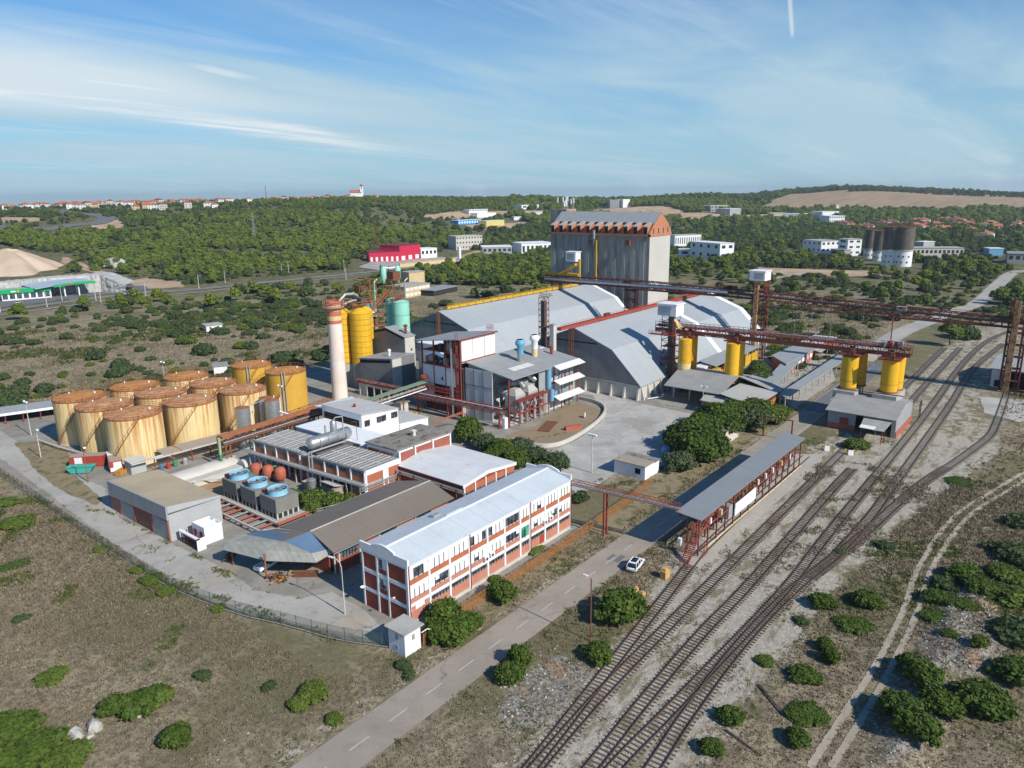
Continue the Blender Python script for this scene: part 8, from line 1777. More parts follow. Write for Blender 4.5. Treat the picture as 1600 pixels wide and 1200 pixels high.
for p in sorted([(447.0,1432.9),(453.7,1430.8),(473.0,1424.5),(476.2,1423.5),(489.3,1419.0),(493.5,1417.6),(500.3,1415.2),(517.9,1408.8),(524.0,1406.5),(529.2,1404.6),(531.5,1403.8),(542.7,1399.4),(548.9,1397.0),(503.7,1316.7),(507.5,1294.7),(559.7,1392.7),(522.4,1304.9),(532.9,1306.5),(576.0,1386.1),(583.0,1383.1),(591.3,1379.6),(606.6,1372.9),(613.1,1370.1),(622.4,1365.8),(629.7,1362.5),(587.6,1295.5),(558.6,1213.4),(639.3,1358.0),(654.3,1350.9),(661.8,1347.2),(581.4,1228.9),(583.8,1208.4),(589.3,1186.1),(680.7,1337.8),(696.7,1329.5),(701.5,1320.2),(712.9,1314.1),(720.5,1309.9),(661.7,1176.9),(666.9,1170.2),(747.2,1294.9),(751.7,1292.3),(761.9,1286.3),(633.3,1192.5),(792.1,1267.9)],key=lambda p:-math.atan2(p[1],p[0])):
  place_house(p,W1,sc=1.0)
W2=' near the church'
for p in sorted([(829.5,1243.8),(836.2,1239.3),(845.7,1232.8),(859.2,1223.5),(875.3,1212.0),(889.7,1201.5),(905.8,1189.4),(910.5,1185.7),(919.9,1178.5),(925.6,1174.0),(938.7,1163.5),(945.4,1158.2),(949.0,1155.2),(1002.6,1157.4)],key=lambda p:-math.atan2(p[1],p[0])):place_house(p,W2,sc=.95)
W3=' in the right-hand village'
for p in sorted([(1282.7,346.8),(1244.5,329.6),(1228.1,315.9),(1213.4,300.1),(1178.7,285.3),(1180.9,280.6),(1318.4,294.8),(1321.4,286.0),(1323.9,279.0),(1329.0,265.1),(1413.6,270.8),(1417.9,263.9),(1387.0,252.2),(1424.7,253.5),(1300.8,244.9),(1227.8,220.7),(1306.7,230.0),(1363.1,226.5),(1313.3,213.6),(1459.3,232.5),(1496.3,230.8),(1470.9,215.2),(1458.0,205.7),(1358.4,197.2),(1383.1,189.3),(1347.3,179.0),(1467.2,192.0),(1410.1,181.5),(1277.9,153.3),(1337.7,155.8),(1445.7,162.8),(1405.8,152.0),(1285.9,135.2),(1391.4,135.2),(1461.9,138.0),(1294.7,115.1),(1166.3,150.3),(1056.0,120.1),(1203.3,187.9),(1182.5,192.4),(1399.8,119.3),(1261.5,101.5)],key=lambda p:-math.atan2(p[1],p[0])):place_house(p,W3,sc=1.0)
for k in range(4):
  if k not in used_h:bpy.data.objects.remove(HP[k])
def church():
  p=(952.0,1152.7);z=float(ground_z(*p));t=thing('church','white hilltop church with orange roof and square bell tower','church',(p[0],p[1],z));rz=math.atan2(p[1],p[0])-math.pi/2
  q=Vector((969.0,1154.2));
  MB().cbox(p[0],p[1],z+6,20,12,14,rz=rz).build('nave',M['white'],t)
  L_=11.;c,s=math.cos(rz),math.sin(rz);W=lambda x,y,zz:(p[0]+x*c-y*s,p[1]+x*s+y*c,zz)
  MB().add([W(-11,-7,z+12.8),W(11,-7,z+12.8),W(11,7,z+12.8),W(-11,7,z+12.8),W(-11,0,z+18),W(11,0,z+18)],[(0,1,5,4),(1,2,5),(2,3,4,5),(3,0,4),(3,2,1,0)]).build('roof',M['tile'],t)
  MB().cbox(*W(11.5,-2,0)[:2],z+12,6,6,25,rz=rz).build('bell_tower',M['white'],t);tx,ty,_=W(11.5,-2,0)
  MB().add([(tx-3.3,ty-3.3,z+24.5),(tx+3.3,ty-3.3,z+24.5),(tx+3.3,ty+3.3,z+24.5),(tx-3.3,ty+3.3,z+24.5),(tx,ty,z+29)],[(0,1,4),(1,2,4),(2,3,4),(3,0,4)]).build('spire',M['tile_dark'],t)
  MB().cbox(*W(11.5,-5.1,0)[:2],z+21,1.6,.2,3,rz=rz).build('window',M['dark'],t)
church()
# masts, pylons and catenary poles
def mast(label,p,h,m='galv_dull',w=1.6,cat='lattice mast',name='lattice_mast'):
  z=float(ground_z(*p));t=thing(name,label,cat,(p[0],p[1],z));mb=MB();n=8
  for k in range(n):
    f0,f1=k/n,(k+1)/n;w0,w1=w*(1-f0*.75),w*(1-f1*.75);c0=[(p[0]+a*w0/2,p[1]+b*w0/2,z+h*f0)for a,b in((-1,-1),(1,-1),(1,1),(-1,1))];c1=[(p[0]+a*w1/2,p[1]+b*w1/2,z+h*f1)for a,b in((-1,-1),(1,-1),(1,1),(-1,1))]
    for i in range(4):mb.tube(c0[i],c1[i],.13,4);mb.tube(c0[i],c1[(i+1)%4],.1,4);mb.tube(c1[i],c1[(i+1)%4],.1,4)
  mb.build('lattice',M[m],t)
  if 'pylon' in label:
    q=MB()
    for zz in(.72,.86):q.cbox(p[0],p[1],z+h*zz,.3,7,.3,rz=-YAW)
    q.build('crossarm',M[m],t)
  return t
mast('thin red and white radio mast on the left skyline',(819.1,1250.7),30,w=2,m='salmon');mast('rust-red lattice power pylon left of the crimson building',(509.8,589.7),32,'rust',4);mast('grey lattice power pylon at the edge of the left pine wood',(481.9,766.8),32,'galv_dull',3.4)
mast('thin steel mast beside the concrete silo block',(877.6,445.5),26,w=1.0);mast('slim light mast near the crane on the right',(1195.2,533.2),30,w=.8);mast('slim mast left of the white factory',(1479.8,595.6),22,w=.8);mast('slim mast by the white factory roof',(1447.7,523.4),26,w=.8)
t=thing('tower_crane','yellow tower crane over the grey building on the right','crane',(0,0,0));p=(1466.2,622.5);z=float(ground_z(*p));MB().tube((p[0],p[1],z),(p[0],p[1],z+26),.5,4,M['yellow']).build('mast',None,t);MB().cbox(p[0]-4,p[1]+14,z+25,1.0,44,1.0,rz=-.3).build('jib',M['yellow'],t)
cp=None
for k,p in enumerate([(160.3,474.9),(188.9,479.3),(186.9,467.5),(216.7,473.8),(257.3,482.8),(286.5,499.3),(341.4,509.3),(356.4,522.3),(348.8,439.4),(387.9,490.4),(137.0,475.5),(225.4,525.4),(176.7,497.6)]):
  if cp is None:
    t=thing('catenary_pole','pale concrete railway pole with bracket along the main line','railway pole',(p[0],p[1],0),'poles along the main line');MB().tube((0,0,0),(0,0,9.5),.24,6,None,.13).build('pole',M['concrete_pale'],t,local=True);MB().path([(0,0,8.6),(1.4,-1.8,8.2)],.08,4).build('bracket',M['galv_dull'],t,local=True);cp=t
  else:put(cp,p[0],p[1],0)
ordinal([o for o in COL.objects if o.name.startswith('catenary_pole')],'pale concrete pole with bracket along the main line, %s from the left');ordinal([o for o in COL.objects if o.get('group')=='street lamps beyond the gallery'],'slim grey street lamp in the scrub behind the gallery, %s from the left');ordinal([o for o in COL.objects if o.get('group')=='cars in the lot of the crimson building'],'car in the lot before the crimson building, %s from the left');ordinal([o for o in COL.objects if o.get('group')=='cypresses of the right-hand village'],'slim dark cypress before the right-hand village, %s from the left')
ordinal([o for o in COL.objects if o.get('group')=='hedge row by the long shelters'],'dense green tree in the hedge row behind the canopy, %s from the left')
def boulder(label,p,s,seed):
  r=random.Random(seed);bm=bmesh.new();bmesh.ops.create_icosphere(bm,subdivisions=2,radius=1)
  for v in bm.verts:k=1+.22*math.sin(v.co.x*3.1+seed)+.16*math.cos(v.co.y*4.3+seed*2)+r.uniform(-.08,.08);v.co=Vector((v.co.x*s[0]*k,v.co.y*s[1]*k,max(-.15,v.co.z)*s[2]*k))
  me=bpy.data.meshes.new('boulder');bm.to_mesh(me);bm.free();me.materials.append(M['stone']);o=bpy.data.objects.new('boulder',me);COL.objects.link(o);o.location=(p[0],p[1],.05);tag(o,label,'boulder')
boulder('largest pale limestone boulder left of the wide sprawling bush',(25.8,84.5),(1.0,.9,1.1),1);boulder('pointed limestone boulder lower left of the largest one',(24.1,84.9),(.95,.8,.85),2);boulder('small flat limestone rock at the foot of the sprawling bush',(30.2,82.7),(.7,.5,.35),3);boulder('small pale rock beside the two boulders',(25.0,83.5),(.4,.4,.3),4)
boulder('long low rock showing in the bottom left corner',(19.3,84.4),(1.8,.35,.3),6)
boulder('big pale rock outcrop in the left pine wood',(289.4,682.8),(16,12,9),8);boulder('round grey rock patch in the middle of the left wood',(307.5,847.5),(12,9,5),11);boulder('lone pale outcrop in the wood left of the pylon',(508.7,690.3),(9,7,5),12)

# ------------------------------------------------------------------ vegetation
leafA=leaf_mat('mastic_foliage',(.062,.105,.016),(.095,.142,.022),(.045,.080,.016),1.2)
leafB=leaf_mat('yellowish_foliage',(.095,.145,.022),(.135,.175,.032),(.065,.11,.02),1.0)
leafC=leaf_mat('dark_scrub_foliage',(.062,.095,.038),(.088,.120,.045),(.045,.072,.030),.8)
leafP=leaf_mat('pine_foliage',(.15,.20,.028),(.19,.235,.035),(.085,.135,.028),.25)
leafD=leaf_mat('far_oak_foliage',(.070,.105,.032),(.10,.135,.038),(.052,.085,.028),.25)
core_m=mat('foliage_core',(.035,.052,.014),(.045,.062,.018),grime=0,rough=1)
bark=mat('bark',(.12,.085,.055),(.08,.055,.04),scale=2)
def crown_mesh(name,lobes,n,leaf,m,seed,core=.80,droop=0.,flat=.0):
  """leaf-size faces spread over and inside ellipsoid lobes (cx,cy,cz,rx,ry,rz) plus dark inner cores"""
  r=np.random.default_rng(seed);V=[];F_=[];MI=[]
  vol=np.array([l[3]*l[4]+l[4]*l[5]for l in lobes]);vol=vol/vol.sum();cnt=(vol*n).astype(int)+4
  allv=[]
  for l,c in zip(lobes,cnt):
    d=r.normal(size=(c,3));d/=np.linalg.norm(d,axis=1)[:,None];d[:,2]=np.where(d[:,2]<-.35,-d[:,2],d[:,2])
    # lumpy radius
    lump=1+.17*np.sin(d[:,0]*7+seed)*np.cos(d[:,1]*6+seed*.7)+.08*np.sin(d[:,2]*11+d[:,0]*9)
    rad=(np.where(r.uniform(size=c)<.12,r.uniform(1.05,1.32,c),r.uniform(.76,1.08,c))*lump)[:,None];ctr=np.array(l[:3]);p=ctr+d*rad*np.array(l[3:6])
    p[:,2]=np.maximum(p[:,2],leaf*.15)
    nn=d/np.array(l[3:6]);nn/=np.linalg.norm(nn,axis=1)[:,None];nn=nn+r.normal(scale=.55,size=(c,3));nn/=np.linalg.norm(nn,axis=1)[:,None]
    a=np.cross(nn,r.normal(size=(c,3)));a/=np.linalg.norm(a,axis=1)[:,None];b=np.cross(nn,a);s=(leaf*r.uniform(.6,1.25,c))[:,None]
    q=np.stack([p-a*s-b*s*.55,p+a*s*.3-b*s*.8,p+a*s+b*s*.45,p-a*s*.35+b*s*.8],1);allv.append(q.reshape(-1,3))
  A=np.vstack(allv);k=len(A)//4;F_=np.arange(k*4).reshape(k,4);MI=[0]*k;V=A.tolist();F_=F_.tolist()
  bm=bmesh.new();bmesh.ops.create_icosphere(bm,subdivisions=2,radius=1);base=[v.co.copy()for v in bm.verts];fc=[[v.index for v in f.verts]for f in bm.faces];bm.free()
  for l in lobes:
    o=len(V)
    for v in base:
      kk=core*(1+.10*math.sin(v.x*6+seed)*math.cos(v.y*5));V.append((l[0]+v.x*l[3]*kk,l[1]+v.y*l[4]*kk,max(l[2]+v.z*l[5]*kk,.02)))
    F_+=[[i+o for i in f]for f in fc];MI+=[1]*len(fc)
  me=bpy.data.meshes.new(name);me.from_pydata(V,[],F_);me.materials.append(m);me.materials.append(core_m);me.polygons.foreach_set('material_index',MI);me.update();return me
def lobes_bush(seed,n=6,w=1.0,h=.8,spread=.55):
  r=random.Random(seed);L_=[(0,0,h*.45,w*.62,w*.6,h*.5)]
  for i in range(n):a=2*math.pi*i/n+r.uniform(-.4,.4);d=w*spread*r.uniform(.7,1.1);s=r.uniform(.28,.46)*w;L_.append((d*math.cos(a),d*math.sin(a),h*r.uniform(.3,.55),s,s*r.uniform(.8,1.1),h*r.uniform(.32,.46)))
  for i in range(3):a=r.uniform(0,6.3);L_.append((w*.3*math.cos(a),w*.3*math.sin(a),h*.72,w*.3,w*.28,h*.3))
  for i in range(15):
    a,e=r.uniform(0,6.3),r.uniform(.05,1.3);q=r.uniform(.13,.25);L_.append((w*.86*math.cos(a)*math.cos(e),w*.82*math.sin(a)*math.cos(e),h*(.12+.74*math.sin(e)),w*q,w*q,h*q*1.1))
  return L_
# unit bushes: half-width about 1 m, height about .85-1 m; scaled when placed
BUSH={
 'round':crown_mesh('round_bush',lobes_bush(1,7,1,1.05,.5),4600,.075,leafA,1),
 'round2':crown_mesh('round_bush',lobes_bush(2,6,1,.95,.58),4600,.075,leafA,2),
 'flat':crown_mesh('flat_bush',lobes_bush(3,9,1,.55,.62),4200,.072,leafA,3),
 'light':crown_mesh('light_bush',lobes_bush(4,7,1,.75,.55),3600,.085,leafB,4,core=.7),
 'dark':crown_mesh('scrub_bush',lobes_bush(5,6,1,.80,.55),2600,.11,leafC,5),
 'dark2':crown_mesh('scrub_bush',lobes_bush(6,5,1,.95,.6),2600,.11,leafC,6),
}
def shrub(kind,p,rx,h,label,rz=None,ry=None,name='shrub',cat='shrub',z=0,group=None):
  o=bpy.data.objects.new(name,BUSH[kind]);COL.objects.link(o);o.location=(p[0],p[1],z if z else float(surf_z(*p))-.06);o.scale=(rx*1.26,(ry or rx*.92)*1.26,h*1.1);o.rotation_euler=(0,0,random.uniform(0,6.28)if rz is None else rz)
  tag(o,label,cat,group);return o
S_=shrub
S_('round',(83.4,47.9),3.6,3.3,'big dark round bush beside the slim rusty lamp pole')
S_('round2',(73.2,45.2),1.85,1.9,'round bush touching the leftmost tracks below the rusty lamp pole')
S_('round',(65.8,52.6),1.7,2.2,'upper half of the twin bush leaning over the road edge');S_('round2',(62.8,51.7),1.8,2.0,'lower half of the twin bush leaning over the road edge')
S_('round',(66.7,67.2),2.5,2.9,'tall dark bush right behind the transformer kiosk');S_('round2',(65.0,63.4),2.6,2.4,'broad dark bush between the transformer kiosk and the road');S_('round2',(68.2,63.8),2.0,1.9,'right end of the bush clump beside the kiosk');S_('round',(63.1,65.4),1.8,2.0,'dense bush pressed against the kiosk corner')
S_('round',(77.0,64.9),2.4,2.3,'round dark bush on the verge under the rusty fence');S_('dark',(56.2,64.2),1.0,.9,'small dark bush in front of the kiosk');S_('dark',(55.3,62.4),.8,.7,'smaller dark bush between the kiosk and the road')
S_('light',(80.5,69.4),1.1,.8,'bright green weed clump at the foot of the office facade');S_('light',(92.4,69.9),1.8,.9,'long bright green weed patch near the red door of the office block',rz=0,ry=.8)
S_('flat',(31.2,84.0),2.6,2.8,'wide sprawling bright green bush behind the two boulders',rz=.2,ry=2.1);S_('round2',(28.8,85.6),1.7,1.7,'left lobe of the sprawling bush behind the boulders');S_('light',(33.1,83.1),1.6,1.8,'lighter green right lobe of the sprawling bush')
S_('round2',(30.8,74.7),1.7,1.7,'compact green bush lower right of the boulders');S_('flat',(19.1,85.7),3.4,2.0,'large low green bush filling the lower left corner');S_('light',(22.0,81.2),2.4,1.7,'yellow-green bush at the bottom left beside the corner bush');S_('flat',(19.9,92.0),2.6,1.6,'low bush at the left edge above the corner bush')
S_('flat',(34.4,137.2),2.3,.7,'bright flat green patch bush at the left edge of the dry meadow',ry=1.4);S_('light',(40.8,155.4),3.0,1.5,'yellow-green bush group by the fence at the left edge');S_('light',(42.8,167.6),2.6,1.5,'yellow-green bush outside the fence at the very left')
S_('light',(26.8,98.8),1.8,1.0,'olive bush patch in the left meadow');S_('light',(46.0,131.5),1.2,.7,'small yellow bush in the meadow below the fence');S_('dark',(29.3,117.5),1.0,.8,'small lone olive bush at the left of the meadow');S_('dark',(38.7,83.6),1.0,.9,'brownish bush in the middle of the meadow')
S_('light',(45.6,69.2),1.8,1.6,'fresh green bush left of the road, upper one of a pair');S_('light',(42.9,68.8),1.3,1.2,'fresh green bush left of the road, lower one of a pair');S_('light',(44.2,63.5),1.0,.9,'small light bush close to the left road edge');S_('dark',(42.8,74.8),.8,.7,'small dark bush left of the fresh green pair')
S_('light',(46.4,113.5),1.8,.9,'green weeds growing through the bend of the fence');S_('light',(46.3,108.1),1.5,.9,'second green weed clump along the fence bend');S_('light',(48.8,96.8),1.0,.8,'little bright bush at the fence outside the car port');S_('light',(46.6,118.4),1.3,.9,'third green weed clump along the fence')
BL=[((104.4,25.7),1.9,1.6,'round','small round bush nearest the crossing of the two siding tracks'),((109.1,20.8),2.0,1.7,'round2','round bush left of the dirt track, highest of the group'),((101.9,20.8),2.1,1.3,'flat','flatter bush just below the highest round bush by the dirt track'),((91.4,20.9),1.2,1.6,'round','tall narrow bush left of the dirt track'),((93.8,22.3),1.1,1.4,'round2','little bush growing onto the tall narrow one'),((85.9,22.3),1.8,1.1,'round2','dark low bush halfway between the sidings and the dirt track'),((79.1,19.9),2.0,1.1,'flat','wide flat bush left of the dirt track near the bottom'),((74.0,19.4),1.4,1.3,'round','round bush just below the wide flat one'),((72.8,26.6),1.5,1.4,'round2','two-lobed bush beside the outermost rails at the bottom'),((66.7,26.4),1.3,1.2,'round','small round bush lowest beside the outermost rails'),((98.4,26.9),1.0,.7,'dark','small grey-green bush beside the siding crossing'),((85.9,27.5),1.2,.8,'light','light green leafy plant at the outermost rail'),((130.5,23.3),1.5,.9,'dark','tuft-like green bush above the bend of the dirt track'),((171.1,17.9),2.4,.8,'flat','flat dark green bush beside the curved siding'),((124.1,28.6),1.0,.5,'dark','dark weed mound between the long sidings'),
 ((82.2,9.2),2.6,2.3,'round','large bush at the bottom right, lower part of the biggest pair'),((85.1,11.5),2.3,2.1,'round2','large bush at the bottom right, upper part of the biggest pair'),((92.4,10.3),2.3,2.2,'round','tall dark bush on the spoil bank, left part'),((89.7,7.8),2.2,1.8,'round2','green bush on the spoil bank, right part'),((95.6,12.0),1.7,1.7,'round2','bush crowning the left edge of the spoil bank'),((93.5,4.0),3.1,2.3,'round2','broad smooth bush right of the spoil bank'),((92.5,3.2),2.0,1.7,'round','right shoulder of the broad smooth bush'),((126.1,10.7),2.6,1.8,'round','dark bush at the top of the spoil bank'),((121.9,8.4),2.2,1.6,'round2','dark bush on the right crest of the spoil bank'),((121.6,12.4),2.2,1.4,'dark','olive bush on the left crest of the spoil bank'),((116.1,12.8),1.8,1.2,'round2','low green bush beside the dirt track under the crest'),((116.2,11.3),1.6,1.1,'flat','flat green bush in the middle of the spoil bank'),((110.7,12.1),1.6,1.0,'flat','long flat bush lower on the spoil bank'),((105.0,6.0),1.2,1.1,'round','small dark bush alone on the stony spoil slope'),((106.0,9.5),1.0,.8,'flat','tiny round bush on the stony slope'),((115.9,8.8),1.5,1.0,'flat','small bush under the right crest'),
 ((138.1,3.7),3.4,2.4,'dark','dark bush mass at the right edge, upper'),((123.2,3.6),3.0,2.2,'light','yellowish bush mass at the right edge, middle'),((112.5,1.5),3.4,2.2,'dark2','dark bush mass at the right edge, lower'),((131.3,5.6),2.6,1.8,'light','yellow-green bush left of the right-edge mass'),((102.2,1.3),3.0,2.0,'round','green bush at the right edge beside the smooth one'),((140.8,7.5),2.2,1.4,'dark','olive bush above the right-edge mass'),((154.9,5.5),2.6,1.8,'dark2','dark bush at the right edge near the dirt track')]
for i_,(p,w,h,k,lb)in enumerate(BL):f_=.98 if i_>14 else 1.0;S_(k,p,w*f_,h*f_,lb)
# yard trees and hedge mass : things with trunk and crown
def tree(kind,p,rx,h,label,group=None,name='broadleaf_tree',trunk=True,z=None):
  z=float(ground_z(*p))if z is None else z;t=thing(name,label,'tree',(p[0],p[1],z),group)
  o=bpy.data.objects.new('crown',BUSH[kind]);COL.objects.link(o);o.parent=t;o.location=(0,0,h*.12);o.scale=(rx*1.2,rx*1.15,h*.95);o.rotation_euler=(0,0,random.uniform(0,6.28))
  m=MB();m.tube((0,0,0),(.1*rx,.05*rx,h*.4),.08*rx,7,None,.04*rx)
  for k in range(4):a=k*1.6;m.tube((.1*rx,.05*rx,h*.36),(.5*rx*math.cos(a),.5*rx*math.sin(a),h*.62),.035*rx,5,None,.015*rx)
  m.build('trunk',bark,t,local=True);return t
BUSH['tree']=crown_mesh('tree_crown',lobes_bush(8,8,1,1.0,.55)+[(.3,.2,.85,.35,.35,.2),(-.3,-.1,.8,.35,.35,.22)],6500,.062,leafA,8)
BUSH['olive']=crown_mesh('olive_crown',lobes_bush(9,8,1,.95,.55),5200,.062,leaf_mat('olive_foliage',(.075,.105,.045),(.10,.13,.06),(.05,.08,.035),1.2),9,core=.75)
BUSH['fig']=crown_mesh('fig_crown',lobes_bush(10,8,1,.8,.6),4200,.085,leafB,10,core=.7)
for p,w,h,k,lb in(((129.7,119.2),3.4,5.2,'tree','round fresh green tree beside the salmon pipe arch'),((127.0,111.7),3.0,3.6,'olive','greyish olive-green tree right of the round fresh green one'),((124.9,104.7),3.2,3.8,'tree','green tree in the middle of the yard clump'),((130.0,103.2),3.0,3.4,'olive','olive-grey tree on the far side of the yard clump'),((122.7,98.6),3.0,3.4,'tree','front green tree of the yard clump by the white roof'),((126.0,95.6),3.2,3.8,'olive','greyish tree behind the office block gable'),((124.9,89.0),3.3,4.2,'olive','dark leafy tree rightmost in the yard clump'),((120.8,103.8),2.6,2.8,'tree','low green tree behind the white roof edge'),((120.9,89.3),2.6,3.0,'tree','small tree close to the office block parapet')):tree(k,p,w,h,lb)
S_('dark',(115.1,75.9),1.6,1.9,'dark shrub at the far end of the office block')
HM=[((142.4,67.7),2.8,3.4,'olive'),((149.2,67.4),4.0,5.2,'tree'),((157.2,72.8),4.2,5.4,'tree'),((153.7,66.3),4.0,5.6,'tree'),((163.7,72.0),4.2,5.4,'tree'),((168.6,69.6),4.2,5.6,'tree'),((176.6,73.6),4.2,5.2,'tree'),((182.5,71.2),4.2,5.0,'tree'),((181.8,66.6),4.0,4.6,'olive'),((189.4,68.6),4.0,4.2,'tree'),((188.6,64.9),3.6,3.6,'fig'),((197.1,65.3),3.0,2.4,'fig')]
ml=['leftmost low olive-toned tree of the hedge mass by the small blue tank','big leafy tree nearest the white yard hut','tree at the yard side of the hedge mass, left','tall dark tree left of the pink-white store','tree in the left middle of the hedge mass','broad tree in the heart of the hedge mass','yard-side tree behind the broad one','yard-side tree near the small pale canopy','greyish tree right of the pink-white store','tree in front of the pale canopy','light green tree at the road end of the hedge mass','low bright shrub-like tree at the tip of the hedge mass']
for(p,w,h,k),lb in zip(HM,ml):tree(k,p,w*1.2,h*1.12,lb,'tree mass beside the parking yard')
for k,(x,y,w,h)in enumerate(((214,77,3.0,3.4),(219,79.6,3.4,3.8),(225,81.5,3.6,4.2),(231,84,3.6,4.4),(237,86,3.4,4.2),(242,88,3.0,3.6),(216,74.5,2.4,2.6),(228,80,2.8,3.2))):tree('tree' if k%2 else 'olive',(x,y),w,h,'hedge row tree between canopy and zinc-roofed store, '+ORD[k]+' placed','hedge row by the long shelters')
S_('fig',(181.1,40.7),2.6,2.4,'bright green leafy bush in front of the load house canopy');S_('fig',(81.5,118.0),2.6,3.0,'bright yellow-green shrub in the courtyard beside the cooling towers');S_('fig',(79.6,114.8),2.0,2.4,'small fresh shrub at the corner of the nearest cooling tower');S_('light',(84.0,106.6),1.8,2.6,'pale green shrub rising behind the brown roof edge');S_('fig',(82.6,112.6),2.4,3.4,'tall yellowish shrub in the courtyard by the workshop roof');S_('light',(80.0,123.6),2.2,2.2,'lower bright shrub at the foot of the cooling tower wall');S_('fig',(84.8,110.4),1.6,3.2,'thin upright shrub close to the striped building')
# pine trees
def pine_mesh(seed,n=1000,leaf=.5,m=None):
  """umbrella-topped Aleppo pine: a few big rounded clouds of needles on a short bare stem"""
  r=random.Random(seed);L_=[(r.uniform(-.3,.3),r.uniform(-.3,.3),5.6,2.1,2.0,2.3)]
  for i in range(6):a=2*math.pi*i/6+r.uniform(-.4,.4);d=r.uniform(1.5,2.2);s=r.uniform(1.1,1.7);L_.append((d*math.cos(a),d*math.sin(a),r.uniform(3.2,5.2),s,s,s*.85))
  for i in range(3):a=r.uniform(0,6.3);L_.append((1.0*math.cos(a),1.0*math.sin(a),r.uniform(6.4,7.2),1.2,1.1,1.2))
  return crown_mesh('pine_crown',L_,n,leaf,m or leafP,seed,core=.78)
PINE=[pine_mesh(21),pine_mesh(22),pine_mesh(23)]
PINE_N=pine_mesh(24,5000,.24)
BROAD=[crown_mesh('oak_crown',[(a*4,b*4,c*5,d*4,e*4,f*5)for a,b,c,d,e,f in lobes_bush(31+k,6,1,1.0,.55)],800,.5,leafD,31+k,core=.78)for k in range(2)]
tr_me=MB().tube((0,0,-.5),(0,0,5.5),.22,6,None,.1).build('trunk',bark);TR=tr_me.data;bpy.data.objects.remove(tr_me)
def pine(p,s,label,me=None,group=None,name='pine_tree',z=None):
  t=thing(name,label,'tree',(p[0],p[1],float(ground_z(*p))if z is None else z),group);o=bpy.data.objects.new('crown',me or random.choice(PINE));COL.objects.link(o);o.parent=t;o.rotation_euler=(0,0,random.uniform(0,6.3))
  q=bpy.data.objects.new('trunk',TR);COL.objects.link(q);q.parent=t;t.scale=s if isinstance(s,tuple)else(s,s,s);return t
pine((328.7,44.4),(1.35,1.35,1.25),'large lone Aleppo pine beside the road below the main gallery',PINE_N);S_('dark2',(349.5,42.6),5.0,5.0,'dark bush right behind the large lone pine')
pine((196.1,404.8),1.1,'tall pine standing in front of the main line, right one of two',PINE_N);pine((188.9,419.7),.9,'smaller pine left of the tall one by the main line',PINE_N);pine((165.8,437.2),1.05,'bright pine before the petrol station and railway',PINE_N);pine((291.0,377.7),.85,'lone bright pine above the yellow silos',PINE_N)
for k,p in enumerate([(352.4,396.4),(354.7,407.2)]):
  t=thing('cypress_tree',['dark cypress between the highway and the green silos, right one','shorter dark cypress left of the taller one'][k],'tree',(p[0],p[1],0));o=bpy.data.objects.new('crown',crown_mesh('cypress_crown',[(0,0,3,1.1,1.1,3),(0,0,6,.9,.9,3),(0,0,9,.55,.55,2.4)],700,.35,leafD,51));COL.objects.link(o);o.parent=t;MB().tube((0,0,0),(0,0,2),.2,6).build('trunk',bark,t,local=True)
for k,p in enumerate([(912.1,133.5),(913.3,131.3),(927.2,126.2)]):put(t,p[0],p[1],0,'slim dark cypress before the right-hand village','cypresses of the right-hand village',sc=1.8)

# mid-distance scrub: individuals up to the limit, the rest as one mass
BLD=[[(45,66),(45,236),(135,230),(192,212),(305,232),(340,232),(340,150),(300,98),(262,100),(216,40),(190,30),(186,62),(105,62),(62,62)],
     [(14,20),(14,64),(400,75),(400,16)]]
ROADS=[[(281.5,65.0),(346.3,67.2),(388.0,65.1),(453.7,56.0),(622.4,59.9),(710.3,52.4),(685.8,34.3),(585.6,45.2),(460.0,46.6),(385.2,56.6),(319.8,57.0),(267.6,55.4)],
     [(118.2,495.2),(168.1,510.5),(227.5,522.3),(264.3,505.3),(313.7,502.5),(422.0,496.6),(543.9,495.3),(486.2,435.4),(367.7,433.4),(277.4,445.6),(197.7,456.3),(103.6,439.0)],
     [(315.4,1107.3),(342.7,1002.3),(382.4,1002.9),(415.5,1000.0),(447.9,1051.9),(488.9,1170.9),(477.8,1232.0),(480.7,1421.9),(453.1,1341.5),(447.6,1177.8),(439.5,1074.6),(417.1,1040.5),(355.8,1038.2)],
     [(407.0,499.7),(391.9,446.3),(501.9,457.2),(580.2,528.2),(469.5,561.1)],[(120.9,483.3),(161.4,491.4),(231.2,497.9),(260.8,554.5),(268.5,624.1),(177.2,689.8)],[(172.5,672.9),(200.0,602.4),(239.1,647.9),(298.9,824.9),(277.2,924.9),(241.2,919.5)],
     [(281.6,312.4),(324.1,296.0),(365.0,336.0),(329.8,365.0)]]
def free(x,y):
  ok=np.ones(x.shape,bool)
  for p in BLD+ROADS+BARE+[FIELD]:ok&=~inside(x,y,p)
  return ok
FARSPOT=np.array([(o.location.x,o.location.y,17 if o.get('category')in('building','church','silo')else 11)for o in COL.objects if o.get('category')in('house','building','church','silo')and math.hypot(o.location.x,o.location.y)>500])
def off_houses(x,y):
  ok=np.ones(x.shape,bool);vx,vy=x/np.hypot(x,y),y/np.hypot(x,y)
  for a,b,r in FARSPOT:
    dx,dy=x-a,y-b;along=dx*vx+dy*vy;side=np.abs(dx*vy-dy*vx);ok&=~((side<r)&(along>-r*3)&(along<r+8))
  return ok
